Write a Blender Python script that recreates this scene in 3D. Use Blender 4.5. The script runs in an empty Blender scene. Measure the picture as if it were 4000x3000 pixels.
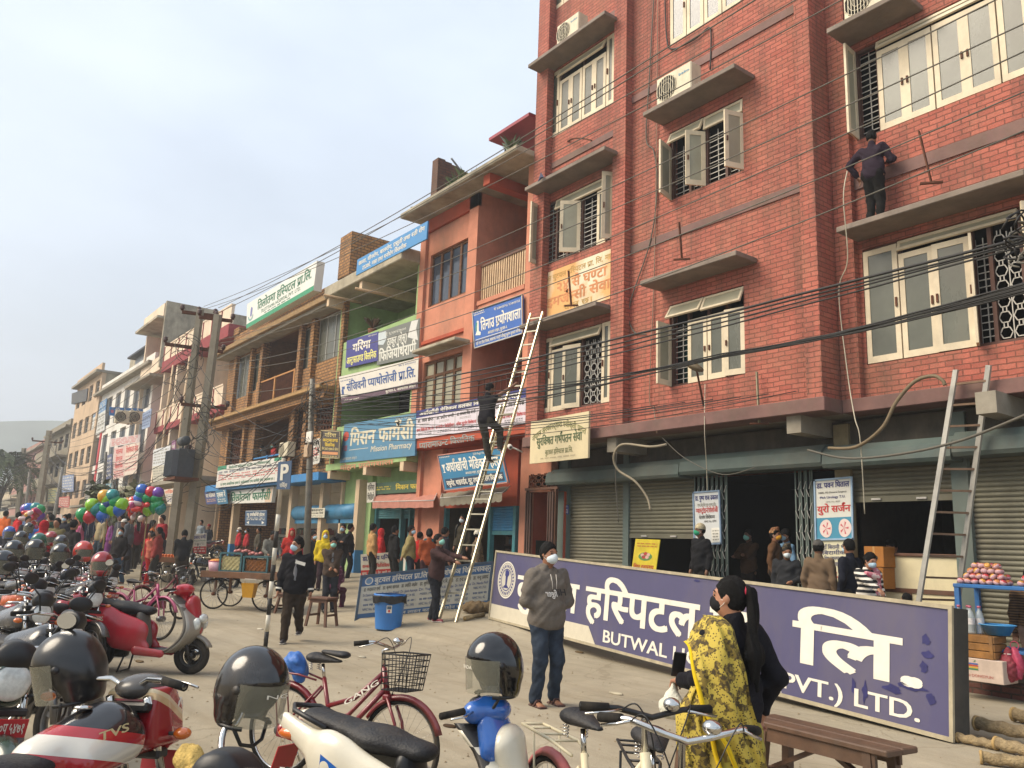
import bpy,math,random
import numpy as np
from mathutils import Vector,Matrix,Euler,noise as mnoise
random.seed(7)
SC=bpy.context.scene;COL=SC.collection
# ---------------- camera
F_PX,PITCH,ROLL,YAW,CAM_H=3230.5,.19846,.03761,.63722,1.63
PXS=4000/2212.0
FW=np.array([-math.cos(YAW)*math.cos(PITCH),math.sin(YAW)*math.cos(PITCH),math.sin(PITCH)])
_r=np.cross(FW,[0,0,1]);_r/=np.linalg.norm(_r);_u=np.cross(_r,FW)
RT=_r*math.cos(ROLL)+_u*math.sin(ROLL);UP=-_r*math.sin(ROLL)+_u*math.cos(ROLL)
cam=bpy.data.cameras.new('camera');camo=bpy.data.objects.new('camera',cam);COL.objects.link(camo)
cam.sensor_width=36;cam.lens=F_PX/4000*36;cam.clip_start=.05;cam.clip_end=5000
M3=Matrix(((RT[0],UP[0],-FW[0]),(RT[1],UP[1],-FW[1]),(RT[2],UP[2],-FW[2])))
camo.matrix_world=Matrix.Translation((0,0,CAM_H))@M3.to_4x4()
SC.camera=camo
# ---------------- sky and sun
SUN_EL,SUN_AZ=math.radians(43),math.radians(243)
w=bpy.data.worlds.new('World');SC.world=w;w.use_nodes=True
nt=w.node_tree;N=nt.nodes;L=nt.links
bg=N['Background']
sky=N.new('ShaderNodeTexSky');sky.sky_type='NISHITA';sky.sun_disc=False
sky.sun_elevation=SUN_EL;sky.sun_rotation=math.pi/2-SUN_AZ
sky.air_density=1.3;sky.dust_density=6.0;sky.ozone_density=1.2
tc=N.new('ShaderNodeTexCoord');mp=N.new('ShaderNodeMapping');mp.inputs['Scale'].default_value=(1,1,2.6)
L.new(tc.outputs['Generated'],mp.inputs['Vector'])
nz=N.new('ShaderNodeTexNoise');nz.inputs['Scale'].default_value=1.5;nz.inputs['Detail'].default_value=5;nz.inputs['Roughness'].default_value=.5
L.new(mp.outputs['Vector'],nz.inputs['Vector'])
cr=N.new('ShaderNodeValToRGB');cr.color_ramp.elements[0].position=.36;cr.color_ramp.elements[0].color=(.52,.52,.52,1)
cr.color_ramp.elements[1].position=.66;cr.color_ramp.elements[1].color=(.95,.95,.95,1)
L.new(nz.outputs['Fac'],cr.inputs['Fac'])
mx=N.new('ShaderNodeMixRGB');mx.inputs['Color2'].default_value=(6.2,7.0,8.1,1)
L.new(cr.outputs['Color'],mx.inputs['Fac']);L.new(sky.outputs['Color'],mx.inputs['Color1'])
L.new(mx.outputs['Color'],bg.inputs['Color']);bg.inputs['Strength'].default_value=.1
sl=bpy.data.lights.new('sun','SUN');sl.energy=3.2;sl.angle=math.radians(38);sl.color=(1,.87,.69)
so=bpy.data.objects.new('sun',sl);COL.objects.link(so)
sd=Vector((math.cos(SUN_AZ)*math.cos(SUN_EL),math.sin(SUN_AZ)*math.cos(SUN_EL),math.sin(SUN_EL)))
so.rotation_euler=sd.to_track_quat('Z','Y').to_euler();so.location=(0,0,40)
SC.view_settings.view_transform='Standard';SC.view_settings.look='None'
SC.view_settings.exposure=.78;SC.view_settings.gamma=1
# ---------------- pixel helpers: a measured picture point (2212 wide) to a place in the world
def ray(x,y):return FW+RT*((x*PXS-2000)/F_PX)-UP*((y*PXS-1500)/F_PX)
def P(x,y,Y):
 d=ray(x,y);t=Y/d[1];return Vector((d[0]*t,Y,CAM_H+d[2]*t))
def PX(x,y,X):
 d=ray(x,y);t=X/d[0];return Vector((X,d[1]*t,CAM_H+d[2]*t))
def DP(x,y,dep):
 d=ray(x,y)*dep;return Vector((d[0],d[1],CAM_H+d[2]))
def PZ(x,y,z):
 d=ray(x,y);t=(z-CAM_H)/d[2];return Vector((d[0]*t,d[1]*t,z))
def sst(a,b,x):
 t=np.clip((x-a)/(b-a),0,1);return t*t*(3-2*t)
def gz(X,Y):
 X=np.asarray(X,float);Y=np.asarray(Y,float)
 s=np.maximum(0,-X-13)
 far=.012*s+.000045*s*s
 ap=(np.clip(.11*(Y-7.95),0,.5)+.05*sst(8.12,8.2,Y+.05*np.sin(X*1.7)))*sst(9.8,13.2,-X)*(1-.5*sst(45,70,-X))
 return far+ap
def G(x,y):
 """picture point on the ground"""
 d=ray(x,y);t=2.0
 for _ in range(4000):
  q=d*t
  if CAM_H+q[2]<=gz(q[0],q[1]):break
  t+=.02
 return Vector((d[0]*t,d[1]*t,float(gz(d[0]*t,d[1]*t))))
def depth(p):return float(np.dot(np.array(p)-[0,0,CAM_H],FW))
# ---------------- materials
def lin(h):
 if isinstance(h,str):
  h=h.lstrip('#');c=[int(h[i:i+2],16)/255 for i in(0,2,4)]
  return tuple(((v+.055)/1.055)**2.4 if v>.04 else v/12.92 for v in c)
 return tuple(h)
MC={}
def mat(col,rough=.7,metal=0,var=.18,bump=0,scale=6,coat=0,emit=0,dirt=0,alpha=1,trans=0,kind=''):
 """procedural paint / plaster / cloth: base colour with noise variation, bump and dust"""
 key=(col,rough,metal,var,bump,scale,coat,emit,dirt,alpha,trans,kind)
 if key in MC:return MC[key]
 m=bpy.data.materials.new(('surface_'+str(len(MC))));MC[key]=m;m.use_nodes=True
 nt=m.node_tree;N=nt.nodes;L=nt.links;b=N['Principled BSDF']
 c=lin(col)
 b.inputs['Roughness'].default_value=rough;b.inputs['Specular IOR Level'].default_value=.2 if rough>=.8 else.5;b.inputs['Metallic'].default_value=metal
 if coat:b.inputs['Coat Weight'].default_value=coat;b.inputs['Coat Roughness'].default_value=.12
 if trans:b.inputs['Transmission Weight'].default_value=trans
 if alpha<1:b.inputs['Alpha'].default_value=alpha
 tc=N.new('ShaderNodeTexCoord')
 n1=N.new('ShaderNodeTexNoise');n1.inputs['Scale'].default_value=scale;n1.inputs['Detail'].default_value=6;n1.inputs['Roughness'].default_value=.62
 L.new(tc.outputs['Object'],n1.inputs['Vector'])
 r=N.new('ShaderNodeValToRGB');e=r.color_ramp.elements
 e[0].position=.3;e[1].position=.72
 e[0].color=tuple(v*(1-var)for v in c)+(1,);e[1].color=tuple(min(1,v*(1+var))for v in c)+(1,)
 L.new(n1.outputs['Fac'],r.inputs['Fac']);out=r.outputs['Color']
 if dirt:
  n2=N.new('ShaderNodeTexNoise');n2.inputs['Scale'].default_value=scale*.35;n2.inputs['Detail'].default_value=8;n2.inputs['Roughness'].default_value=.7
  mp=N.new('ShaderNodeMapping');mp.inputs['Scale'].default_value=(1,1,.35)if kind!='flat' else(1,1,1)
  L.new(tc.outputs['Object'],mp.inputs['Vector']);L.new(mp.outputs['Vector'],n2.inputs['Vector'])
  r2=N.new('ShaderNodeValToRGB');r2.color_ramp.elements[0].position=.48;r2.color_ramp.elements[1].position=.75
  L.new(n2.outputs['Fac'],r2.inputs['Fac'])
  mu=N.new('ShaderNodeMath');mu.operation='MULTIPLY';mu.inputs[1].default_value=dirt;L.new(r2.outputs['Color'],mu.inputs[0])
  mx=N.new('ShaderNodeMixRGB');mx.inputs['Color2'].default_value=(.17,.14,.105,1)if kind!='soot' else(.035,.032,.028,1)
  L.new(mu.outputs[0],mx.inputs['Fac']);L.new(out,mx.inputs['Color1']);out=mx.outputs['Color']
  rr=N.new('ShaderNodeMath');rr.operation='MULTIPLY_ADD';rr.inputs[1].default_value=.5;rr.inputs[2].default_value=rough
  L.new(mu.outputs[0],rr.inputs[0]);L.new(rr.outputs[0],b.inputs['Roughness'])
 L.new(out,b.inputs['Base Color'])
 if emit:
  L.new(out,b.inputs['Emission Color']);b.inputs['Emission Strength'].default_value=emit
 if bump:
  bp=N.new('ShaderNodeBump');bp.inputs['Strength'].default_value=bump;bp.inputs['Distance'].default_value=.02
  n3=N.new('ShaderNodeTexNoise');n3.inputs['Scale'].default_value=scale*5;n3.inputs['Detail'].default_value=6
  L.new(tc.outputs['Object'],n3.inputs['Vector']);L.new(n3.outputs['Fac'],bp.inputs['Height']);L.new(bp.outputs['Normal'],b.inputs['Normal'])
 return m
def brick(c1,c2,mortar,bw=.24,bh=.085,gap=.012,off=.5,bump=.8,dirt=.35):
 m=bpy.data.materials.new('brickwork');m.use_nodes=True
 nt=m.node_tree;N=nt.nodes;L=nt.links;b=N['Principled BSDF'];b.inputs['Roughness'].default_value=.85
 g=N.new('ShaderNodeNewGeometry');sp=N.new('ShaderNodeSeparateXYZ');L.new(g.outputs['Position'],sp.inputs[0])
 ad=N.new('ShaderNodeMath');L.new(sp.outputs['X'],ad.inputs[0]);L.new(sp.outputs['Y'],ad.inputs[1])
 wv=N.new('ShaderNodeTexNoise');wv.inputs['Scale'].default_value=5;L.new(g.outputs['Position'],wv.inputs['Vector'])
 wz=N.new('ShaderNodeMath');wz.operation='MULTIPLY_ADD';wz.inputs[1].default_value=.03;L.new(wv.outputs['Fac'],wz.inputs[0]);L.new(sp.outputs['Z'],wz.inputs[2])
 cb=N.new('ShaderNodeCombineXYZ');L.new(ad.outputs[0],cb.inputs['X']);L.new(wz.outputs[0],cb.inputs['Y'])
 br=N.new('ShaderNodeTexBrick');br.offset=off;L.new(cb.outputs[0],br.inputs['Vector'])
 br.inputs['Color1'].default_value=lin(c1)+(1,);br.inputs['Color2'].default_value=lin(c2)+(1,);br.inputs['Mortar'].default_value=lin(mortar)+(1,)
 br.inputs['Scale'].default_value=1;br.inputs['Mortar Size'].default_value=gap;br.inputs['Mortar Smooth'].default_value=.35
 br.inputs['Brick Width'].default_value=bw;br.inputs['Row Height'].default_value=bh
 n2=N.new('ShaderNodeTexNoise');n2.inputs['Scale'].default_value=.9;n2.inputs['Detail'].default_value=9;n2.inputs['Roughness'].default_value=.72
 L.new(g.outputs['Position'],n2.inputs['Vector'])
 r2=N.new('ShaderNodeValToRGB');r2.color_ramp.elements[0].position=.45;r2.color_ramp.elements[1].position=.8
 L.new(n2.outputs['Fac'],r2.inputs['Fac'])
 mu=N.new('ShaderNodeMath');mu.operation='MULTIPLY';mu.inputs[1].default_value=dirt;L.new(r2.outputs['Color'],mu.inputs[0])
 mx=N.new('ShaderNodeMixRGB');mx.inputs['Color2'].default_value=(.23,.14,.08,1)
 L.new(mu.outputs[0],mx.inputs['Fac']);L.new(br.outputs['Color'],mx.inputs['Color1'])
 n3=N.new('ShaderNodeTexNoise');n3.inputs['Scale'].default_value=40;n3.inputs['Detail'].default_value=4;L.new(g.outputs['Position'],n3.inputs['Vector'])
 m3=N.new('ShaderNodeMixRGB');m3.blend_type='OVERLAY';m3.inputs['Fac'].default_value=.35;L.new(mx.outputs['Color'],m3.inputs['Color1']);L.new(n3.outputs['Color'],m3.inputs['Color2'])
 sat=N.new('ShaderNodeRGBToBW');L.new(n3.outputs['Color'],sat.inputs[0]);L.new(sat.outputs[0],m3.inputs['Color2'])
 ms=N.new('ShaderNodeMapping');ms.inputs['Scale'].default_value=(1.6,1.6,.16);L.new(g.outputs['Position'],ms.inputs['Vector'])
 n4=N.new('ShaderNodeTexNoise');n4.inputs['Scale'].default_value=1.6;n4.inputs['Detail'].default_value=7;n4.inputs['Roughness'].default_value=.7;L.new(ms.outputs['Vector'],n4.inputs['Vector'])
 r4=N.new('ShaderNodeValToRGB');r4.color_ramp.elements[0].position=.45;r4.color_ramp.elements[1].position=.7;L.new(n4.outputs['Fac'],r4.inputs['Fac'])
 m4=N.new('ShaderNodeMath');m4.operation='MULTIPLY';m4.inputs[1].default_value=.62;L.new(r4.outputs['Color'],m4.inputs[0])
 m5=N.new('ShaderNodeMixRGB');m5.inputs['Color2'].default_value=(.085,.05,.035,1);L.new(m4.outputs[0],m5.inputs['Fac']);L.new(m3.outputs['Color'],m5.inputs['Color1'])
 L.new(m5.outputs['Color'],b.inputs['Base Color'])
 iv=N.new('ShaderNodeMath');iv.operation='SUBTRACT';iv.inputs[0].default_value=1;L.new(br.outputs['Fac'],iv.inputs[1])
 a2=N.new('ShaderNodeMath');a2.operation='MULTIPLY_ADD';a2.inputs[1].default_value=.35;L.new(n3.outputs['Fac'],a2.inputs[0]);L.new(iv.outputs[0],a2.inputs[2])
 bp=N.new('ShaderNodeBump');bp.inputs['Strength'].default_value=bump;bp.inputs['Distance'].default_value=.03
 L.new(a2.outputs[0],bp.inputs['Height']);L.new(bp.outputs['Normal'],b.inputs['Normal'])
 return m
def glass(col,rough=.12):
 return mat(col,rough=rough,var=.25,scale=1.5,dirt=.25)
 # ---------------- mesh builder
class MB:
 def __init__(s):s.v=[];s.f=[];s.m=[];s.mats=[];s.sm=[]
 def mi(s,m):
  if m not in s.mats:s.mats.append(m)
  return s.mats.index(m)
 def add(s,vs,fs,m=None,smooth=False):
  o=len(s.v);s.v+=[tuple(v)for v in vs];k=s.mi(m)
  for f in fs:s.f.append([i+o for i in f]);s.m.append(k);s.sm.append(smooth)
 def quad(s,a,b,c,d,m=None):s.add([a,b,c,d],[(0,1,2,3)],m)
 def hexa(s,p,m=None):
  s.add(p,[(0,1,2,3),(7,6,5,4),(0,4,5,1),(1,5,6,2),(2,6,7,3),(3,7,4,0)],m)
 def box(s,x0,x1,y0,y1,z0,z1,m=None,bev=0):
  x0,x1=min(x0,x1),max(x0,x1);y0,y1=min(y0,y1),max(y0,y1);z0,z1=min(z0,z1),max(z0,z1)
  if bev<=0:
   s.hexa([(x0,y0,z0),(x1,y0,z0),(x1,y0,z1),(x0,y0,z1),(x0,y1,z0),(x1,y1,z0),(x1,y1,z1),(x0,y1,z1)],m);return
  b=min(bev,(x1-x0)*.45,(y1-y0)*.45,(z1-z0)*.45)
  vs=[];cx,cy,cz=(x0+x1)/2,(y0+y1)/2,(z0+z1)/2
  idx={}
  for sx in(-1,1):
   for sy in(-1,1):
    for sz in(-1,1):
     X=x1 if sx>0 else x0;Y=y1 if sy>0 else y0;Z=z1 if sz>0 else z0
     idx[sx,sy,sz]=len(vs)
     vs+=[(X,Y-sy*b,Z-sz*b),(X-sx*b,Y,Z-sz*b),(X-sx*b,Y-sy*b,Z)]
  fs=[]
  def od(f):
   a,c,d=(Vector(vs[f[0]]),Vector(vs[f[1]]),Vector(vs[f[2]]));n=(c-a).cross(d-a)
   ce=sum((Vector(vs[i])for i in f),Vector())/len(f)-Vector((cx,cy,cz))
   return f if n.dot(ce)>0 else f[::-1]
  for ax in range(3):
   for sg in(-1,1):
    o=[k for k in range(3)if k!=ax];q=[]
    for(a,c)in((-1,-1),(1,-1),(1,1),(-1,1)):
     t=[0,0,0];t[ax]=sg;t[o[0]]=a;t[o[1]]=c;q.append(idx[tuple(t)]+ax)
    fs.append(od(q))
  for ax in range(3):
   o=[k for k in range(3)if k!=ax]
   for a in(-1,1):
    for c in(-1,1):
     q=[]
     for e,w in((-1,0),(1,0),(1,1),(-1,1)):
      t=[0,0,0];t[ax]=e;t[o[0]]=a;t[o[1]]=c;q.append(idx[tuple(t)]+o[w])
     fs.append(od(q))
  for k,i in idx.items():fs.append(od([i,i+1,i+2]))
  s.add(vs,fs,m)
 def bar(s,a,b,w,h=None,m=None,up=(0,0,1)):
  a=Vector(a);b=Vector(b);h=h or w;d=(b-a).normalized();u=Vector(up)
  if abs(d.dot(u))>.95:u=Vector((1,0,0))
  r=d.cross(u).normalized()*w/2;u=r.cross(d).normalized()*h/2
  s.hexa([a-r-u,a+r-u,a+r+u,a-r+u,b-r-u,b+r-u,b+r+u,b-r+u],m)
 def tube(s,pts,r,m=None,n=8,cap=True,smooth=True):
  pts=[Vector(p)for p in pts];rs=r if isinstance(r,(list,tuple))else[r]*len(pts)
  vs=[];fs=[];pu=None
  for i,p in enumerate(pts):
   d=(pts[min(i+1,len(pts)-1)]-pts[max(i-1,0)]).normalized()
   if pu is None:
    pu=Vector((0,0,1))if abs(d.z)<.9 else Vector((1,0,0))
   x=d.cross(pu).normalized();pu=x.cross(d).normalized()
   for k in range(n):
    a=2*math.pi*k/n;vs.append(p+(x*math.cos(a)+pu*math.sin(a))*rs[i])
  for i in range(len(pts)-1):
   for k in range(n):
    fs.append((i*n+k,i*n+(k+1)%n,(i+1)*n+(k+1)%n,(i+1)*n+k))
  if cap:fs.append(tuple(range(n))[::-1]);fs.append(tuple((len(pts)-1)*n+k for k in range(n)))
  s.add(vs,[f[::-1]for f in fs],m,smooth)
 def lathe(s,prof,c=(0,0,0),axis=(0,0,1),m=None,n=20,smooth=True):
  c=Vector(c);q=Vector((0,0,1)).rotation_difference(Vector(axis).normalized());vs=[];fs=[]
  for(r,z)in prof:
   for k in range(n):
    a=2*math.pi*k/n;vs.append(c+q@Vector((r*math.cos(a),r*math.sin(a),z)))
  for i in range(len(prof)-1):
   for k in range(n):fs.append((i*n+k,i*n+(k+1)%n,(i+1)*n+(k+1)%n,(i+1)*n+k))
  s.add(vs,fs,m,smooth)
 def ell(s,c,r,m=None,n=12,q=None):
  c=Vector(c);vs=[];fs=[]
  for i in range(n+1):
   t=math.pi*i/n
   for k in range(2*n):
    a=math.pi*k/n;p=Vector((r[0]*math.sin(t)*math.cos(a),r[1]*math.sin(t)*math.sin(a),-r[2]*math.cos(t)))
    vs.append(c+(q@p if q else p))
  for i in range(n):
   for k in range(2*n):fs.append((i*2*n+k,i*2*n+(k+1)%(2*n),(i+1)*2*n+(k+1)%(2*n),(i+1)*2*n+k))
  s.add(vs,fs,m,True)
 def torus(s,c,R,r,axis=(0,1,0),m=None,n=28,k=8,a0=0,a1=2*math.pi,sq=1):
  c=Vector(c);q=Vector((0,0,1)).rotation_difference(Vector(axis).normalized());full=abs(a1-a0-2*math.pi)<1e-6
  if tuple(axis)==(0,1,0):q=Matrix(((1,0,0),(0,0,1),(0,1,0))).to_3x3()
  vs=[];fs=[];N_=n if full else n+1
  for i in range(N_):
   a=a0+(a1-a0)*i/n
   for j in range(k):
    b=2*math.pi*j/k;rr=R+r*math.cos(b);vs.append(c+q@Vector((rr*math.cos(a),rr*math.sin(a),r*sq*math.sin(b))))
  for i in range(n):
   for j in range(k):
    i2=(i+1)%N_;fs.append((i*k+j,i2*k+j,i2*k+(j+1)%k,i*k+(j+1)%k))
  s.add(vs,fs,m,True)
 def prism(s,poly,d,m=None):
  n=len(poly);poly=[Vector(p)for p in poly];d=Vector(d)
  s.add(poly+[p+d for p in poly],[tuple(range(n)),tuple(range(2*n-1,n-1,-1))]+[(i,i+n,(i+1)%n+n,(i+1)%n)for i in range(n)],m)
 def loft(s,secs,m=None,cap=True,smooth=True,closed=True):
  n=len(secs[0]);vs=[p for c in secs for p in c];fs=[]
  for i in range(len(secs)-1):
   for k in range(n if closed else n-1):fs.append((i*n+k,i*n+(k+1)%n,(i+1)*n+(k+1)%n,(i+1)*n+k))
  if cap:fs+=[tuple(range(n))[::-1],tuple((len(secs)-1)*n+k for k in range(n))]
  s.add(vs,fs,m,smooth)
 def sheet(s,fn,nu,nv,m=None,smooth=True):
  vs=[fn(i/nu,j/nv)for j in range(nv+1)for i in range(nu+1)];W=nu+1
  s.add(vs,[(j*W+i,j*W+i+1,(j+1)*W+i+1,(j+1)*W+i)for j in range(nv)for i in range(nu)],m,smooth)
 def mesh(s,name):
  me=bpy.data.meshes.new(name);me.from_pydata(s.v,[],s.f)
  for m in s.mats:
   me.materials.append(m if m else mat('#808080'))
  if s.m:me.polygons.foreach_set('material_index',s.m);me.polygons.foreach_set('use_smooth',s.sm)
  me.update();return me
 def build(s,name,m=None,parent=None,label=None):
  if m is not None:s.mats=[m];s.m=[0]*len(s.f)
  o=bpy.data.objects.new(name,s.mesh(name));COL.objects.link(o)
  if parent is not None:o.parent=parent
  if label:o['label']=label
  return o
def tag(o,label=None,cat=None,group=None,kind=None):
 if label:o['label']=label
 if cat:o['category']=cat
 if group:o['group']=group
 if kind:o['kind']=kind
 return o
def thing(name,label,cat,loc=(0,0,0),rz=0,group=None,rot=None,scale=1):
 o=bpy.data.objects.new(name,None);COL.objects.link(o);o.location=loc
 o.rotation_euler=rot if rot else(0,0,rz);o.scale=(scale,)*3;o.empty_display_size=.2
 return tag(o,label,cat,group)
def kids(o):return[c for c in COL.objects if c.parent==o]
KID={}
def copy_tree(o,loc,rz=0,label=None,group=None,recol=None,scale=None,rot=None):
 r=o.copy();COL.objects.link(r);r.location=loc;r.rotation_euler=rot if rot else(0,0,rz)
 if scale:r.scale=(scale,)*3
 if label:r['label']=label
 if group:r['group']=group
 def rec(src,dst):
  for ch in(KID[src.name]if src.name in KID else KID.setdefault(src.name,kids(src))):
   c=ch.copy();COL.objects.link(c);c.parent=dst
   if recol:
    for sl in c.material_slots:
     if sl.material in recol:
      nm=recol[sl.material];sl.link='OBJECT';sl.material=nm
   rec(ch,c)
 rec(o,r);return r
 # ---------------- implicit surfaces (smooth unions of tapered capsules and ellipsoids), polygonised with surface nets
class SDF:
 def __init__(s):s.p=[];s.cuts=[]
 def cone(s,a,b,ra,rb,k=.03,sq=None,fn='u'):s.p.append((fn,'c',np.array(a,float),np.array(b,float),ra,rb,k,sq));return s
 def ell(s,c,r,k=.03,R=None,fn='u'):s.p.append((fn,'e',np.array(c,float),np.array(r,float),R,None,k,None));return s
 def rbox(s,c,h,r,k=.02,R=None,fn='u'):s.p.append((fn,'b',np.array(c,float),np.array(h,float),R,r,k,None));return s
 def cut(s,p,n,k=0):s.cuts.append((np.array(p,float),np.array(n,float)/np.linalg.norm(n),k));return s
 def _bb(s,q):
  if q[1]=='c':
   r=np.array([max(q[4],q[5])]*3)
   if q[7]is not None:r=r*np.array(q[7])
   return np.minimum(q[2],q[3])-r,np.maximum(q[2],q[3])+r
  r=q[3]if q[4]is None else np.array([np.linalg.norm(q[3])]*3)
  if q[1]=='b':r=r+q[5]*0
  return q[2]-r,q[2]+r
 def _d(s,q,X):
  if q[1]=='c':
   a,b,ra,rb=q[2:6]
   sc=np.array(q[7])if q[7]is not None else None
   A,B=(a,b)
   Xs=X
   if sc is not None:Xs=X/sc;A=a/sc;B=b/sc
   ba=B-A;l2=float(ba@ba)+1e-9;t=np.clip(((Xs-A)@ba)/l2,0,1)
   d=np.sqrt(((Xs-A-t[...,None]*ba)**2).sum(-1))-(ra+(rb-ra)*t)
   return d*(float(min(sc))if sc is not None else 1)
  Y=X-q[2]
  if q[4]is not None:Y=Y@np.array(q[4])
  if q[1]=='e':
   r=q[3];k0=np.sqrt(((Y/r)**2).sum(-1));k1=np.sqrt(((Y/r**2)**2).sum(-1))+1e-9
   return k0*(k0-1)/k1
  h=q[3]-q[5];D=np.abs(Y)-h
  return np.sqrt((np.maximum(D,0)**2).sum(-1))+np.minimum(D.max(-1),0)-q[5]
 def net(s,h,wob=None):
  bbs=[s._bb(q)for q in s.p if q[0]=='u'];lo=np.min([b[0]for b in bbs],0)-3*h;hi=np.max([b[1]for b in bbs],0)+3*h
  n=np.ceil((hi-lo)/h).astype(int)+1
  ax=[lo[i]+h*np.arange(n[i])for i in range(3)]
  V=np.full(n,1e2,dtype=np.float32)
  for q in s.p:
   bl,bh=s._bb(q);mg=q[6]+3*h
   i0=np.clip(np.floor((bl-mg-lo)/h).astype(int),0,n-1);i1=np.clip(np.ceil((bh+mg-lo)/h).astype(int)+1,1,n)
   if(i1<=i0).any():continue
   X=np.stack(np.meshgrid(*[ax[i][i0[i]:i1[i]]for i in range(3)],indexing='ij'),-1)
   d=s._d(q,X);sl=tuple(slice(i0[i],i1[i])for i in range(3));a=V[sl];k=max(q[6],1e-5)
   if q[0]=='u':
    t=np.clip(.5+.5*(a-d)/k,0,1);V[sl]=a*(1-t)+d*t-k*t*(1-t)
   else:
    d=-d;t=np.clip(.5-.5*(a-d)/k,0,1);V[sl]=a*(1-t)+d*t+k*t*(1-t)
  if s.cuts or wob:
   X=np.stack(np.meshgrid(*ax,indexing='ij'),-1)
   if wob:V+=wob(X).astype(np.float32)
   for p,nn,k in s.cuts:V=np.maximum(V,((X-p)@nn).astype(np.float32))
  V[0]=V[-1]=1;V[:,0]=V[:,-1]=1;V[:,:,0]=V[:,:,-1]=1
  return s.nets(V,lo,h)
 @staticmethod
 def nets(V,lo,h):
  S=V<0;n=np.array(V.shape);c=n-1
  def sub(A,i,j,k):return A[i:i+c[0],j:j+c[1],k:k+c[2]]
  cnt=sum(sub(S,i,j,k).astype(np.int8)for i in(0,1)for j in(0,1)for k in(0,1))
  act=(cnt>0)&(cnt<8);ids=np.full(c,-1,int);pos=np.argwhere(act);ids[act]=np.arange(len(pos))
  acc=np.zeros((len(pos),3));num=np.zeros(len(pos));I,J,K=pos.T
  cs=[(i,j,k)for i in(0,1)for j in(0,1)for k in(0,1)]
  for a in cs:
   for ax_ in range(3):
    if a[ax_]:continue
    b=list(a);b[ax_]=1
    va=V[I+a[0],J+a[1],K+a[2]];vb=V[I+b[0],J+b[1],K+b[2]];mk=(va<0)!=(vb<0)
    t=np.where(mk,va/np.where(mk,va-vb,1),0)
    q=np.array(a,float)[None,:].repeat(len(pos),0);q[:,ax_]+=t
    acc[mk]+=q[mk];num[mk]+=1
  vs=lo+h*(pos+acc/np.maximum(num,1)[:,None]);fs=[]
  for ax_ in range(3):
   o=[k for k in range(3)if k!=ax_]
   sl0=[slice(None)]*3;sl1=[slice(None)]*3;sl0[ax_]=slice(0,-1);sl1[ax_]=slice(1,None)
   A=S[tuple(sl0)];B=S[tuple(sl1)];e=np.argwhere(A!=B)
   ok=(e[:,o[0]]>0)&(e[:,o[1]]>0)&(e[:,o[0]]<c[o[0]])&(e[:,o[1]]<c[o[1]]);e=e[ok]
   if not len(e):continue
   def at(du,dv):
    q=e.copy();q[:,o[0]]-=du;q[:,o[1]]-=dv;return ids[q[:,0],q[:,1],q[:,2]]
   Q=np.stack([at(1,1),at(0,1),at(0,0),at(1,0)],1);fl=A[tuple(e.T)]
   if ax_==1:fl=~fl
   Q[~fl]=Q[~fl][:,::-1];fs.append(Q)
  return vs,(np.concatenate(fs)if fs else np.zeros((0,4),int))
 def put(s,mb,h,m,wob=None,xf=None):
  v,f=s.net(h,wob)
  if xf is not None:v=[xf@Vector(p)for p in v]
  else:v=v.tolist()
  mb.add(v,f.tolist(),m,True);return mb
  # ---------------- lettering: outlines from Blender's own font, with Devanagari clusters put together by hand
_TC={}
def _raw(s,bold):
 bold=0;k=s
 if k in _TC:return _TC[k]
 c=bpy.data.curves.new('t','FONT');c.body=s;c.size=1;c.resolution_u=3
 o=bpy.data.objects.new('t',c);COL.objects.link(o);bpy.context.view_layer.update()
 me=bpy.data.meshes.new_from_object(o.evaluated_get(bpy.context.evaluated_depsgraph_get()))
 v=[(p.co.x,p.co.y)for p in me.vertices];f=[tuple(p.vertices)for p in me.polygons]
 bpy.data.objects.remove(o);bpy.data.curves.remove(c);bpy.data.meshes.remove(me)
 _TC[k]=(v,f);return v,f
def _adv(s,bold):
 a=_raw(s+'WWWW',bold)[0];b=_raw('WWWW',bold)[0]
 return max(p[0]for p in a)-max(p[0]for p in b)
def _clip(v,f,xm):
 V=[];Fo=[]
 for q in f:
  out=[];pts=[v[i]for i in q]
  for i,p in enumerate(pts):
   r=pts[(i+1)%len(pts)]
   if p[0]<=xm:out.append(p)
   if(p[0]<=xm)!=(r[0]<=xm):
    t=(xm-p[0])/(r[0]-p[0]);out.append((xm,p[1]+(r[1]-p[1])*t))
  if len(out)>2:
   Fo.append(tuple(range(len(V),len(V)+len(out))));V+=out
 return V,Fo
def _stroke(pts,wd):
 V=[];Fo=[]
 for a,b in zip(pts[:-1],pts[1:]):
  d=(Vector(b)-Vector(a)).normalized();nn=Vector((-d.y,d.x))*wd/2;o=len(V);a=Vector(a)-d*wd*.3;b=Vector(b)+d*wd*.3
  V+=[tuple(a-nn),tuple(b-nn),tuple(b+nn),tuple(a+nn)];Fo.append((o,o+1,o+2,o+3))
 return V,Fo
VIR='\u094d';RA='\u0930'
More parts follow.
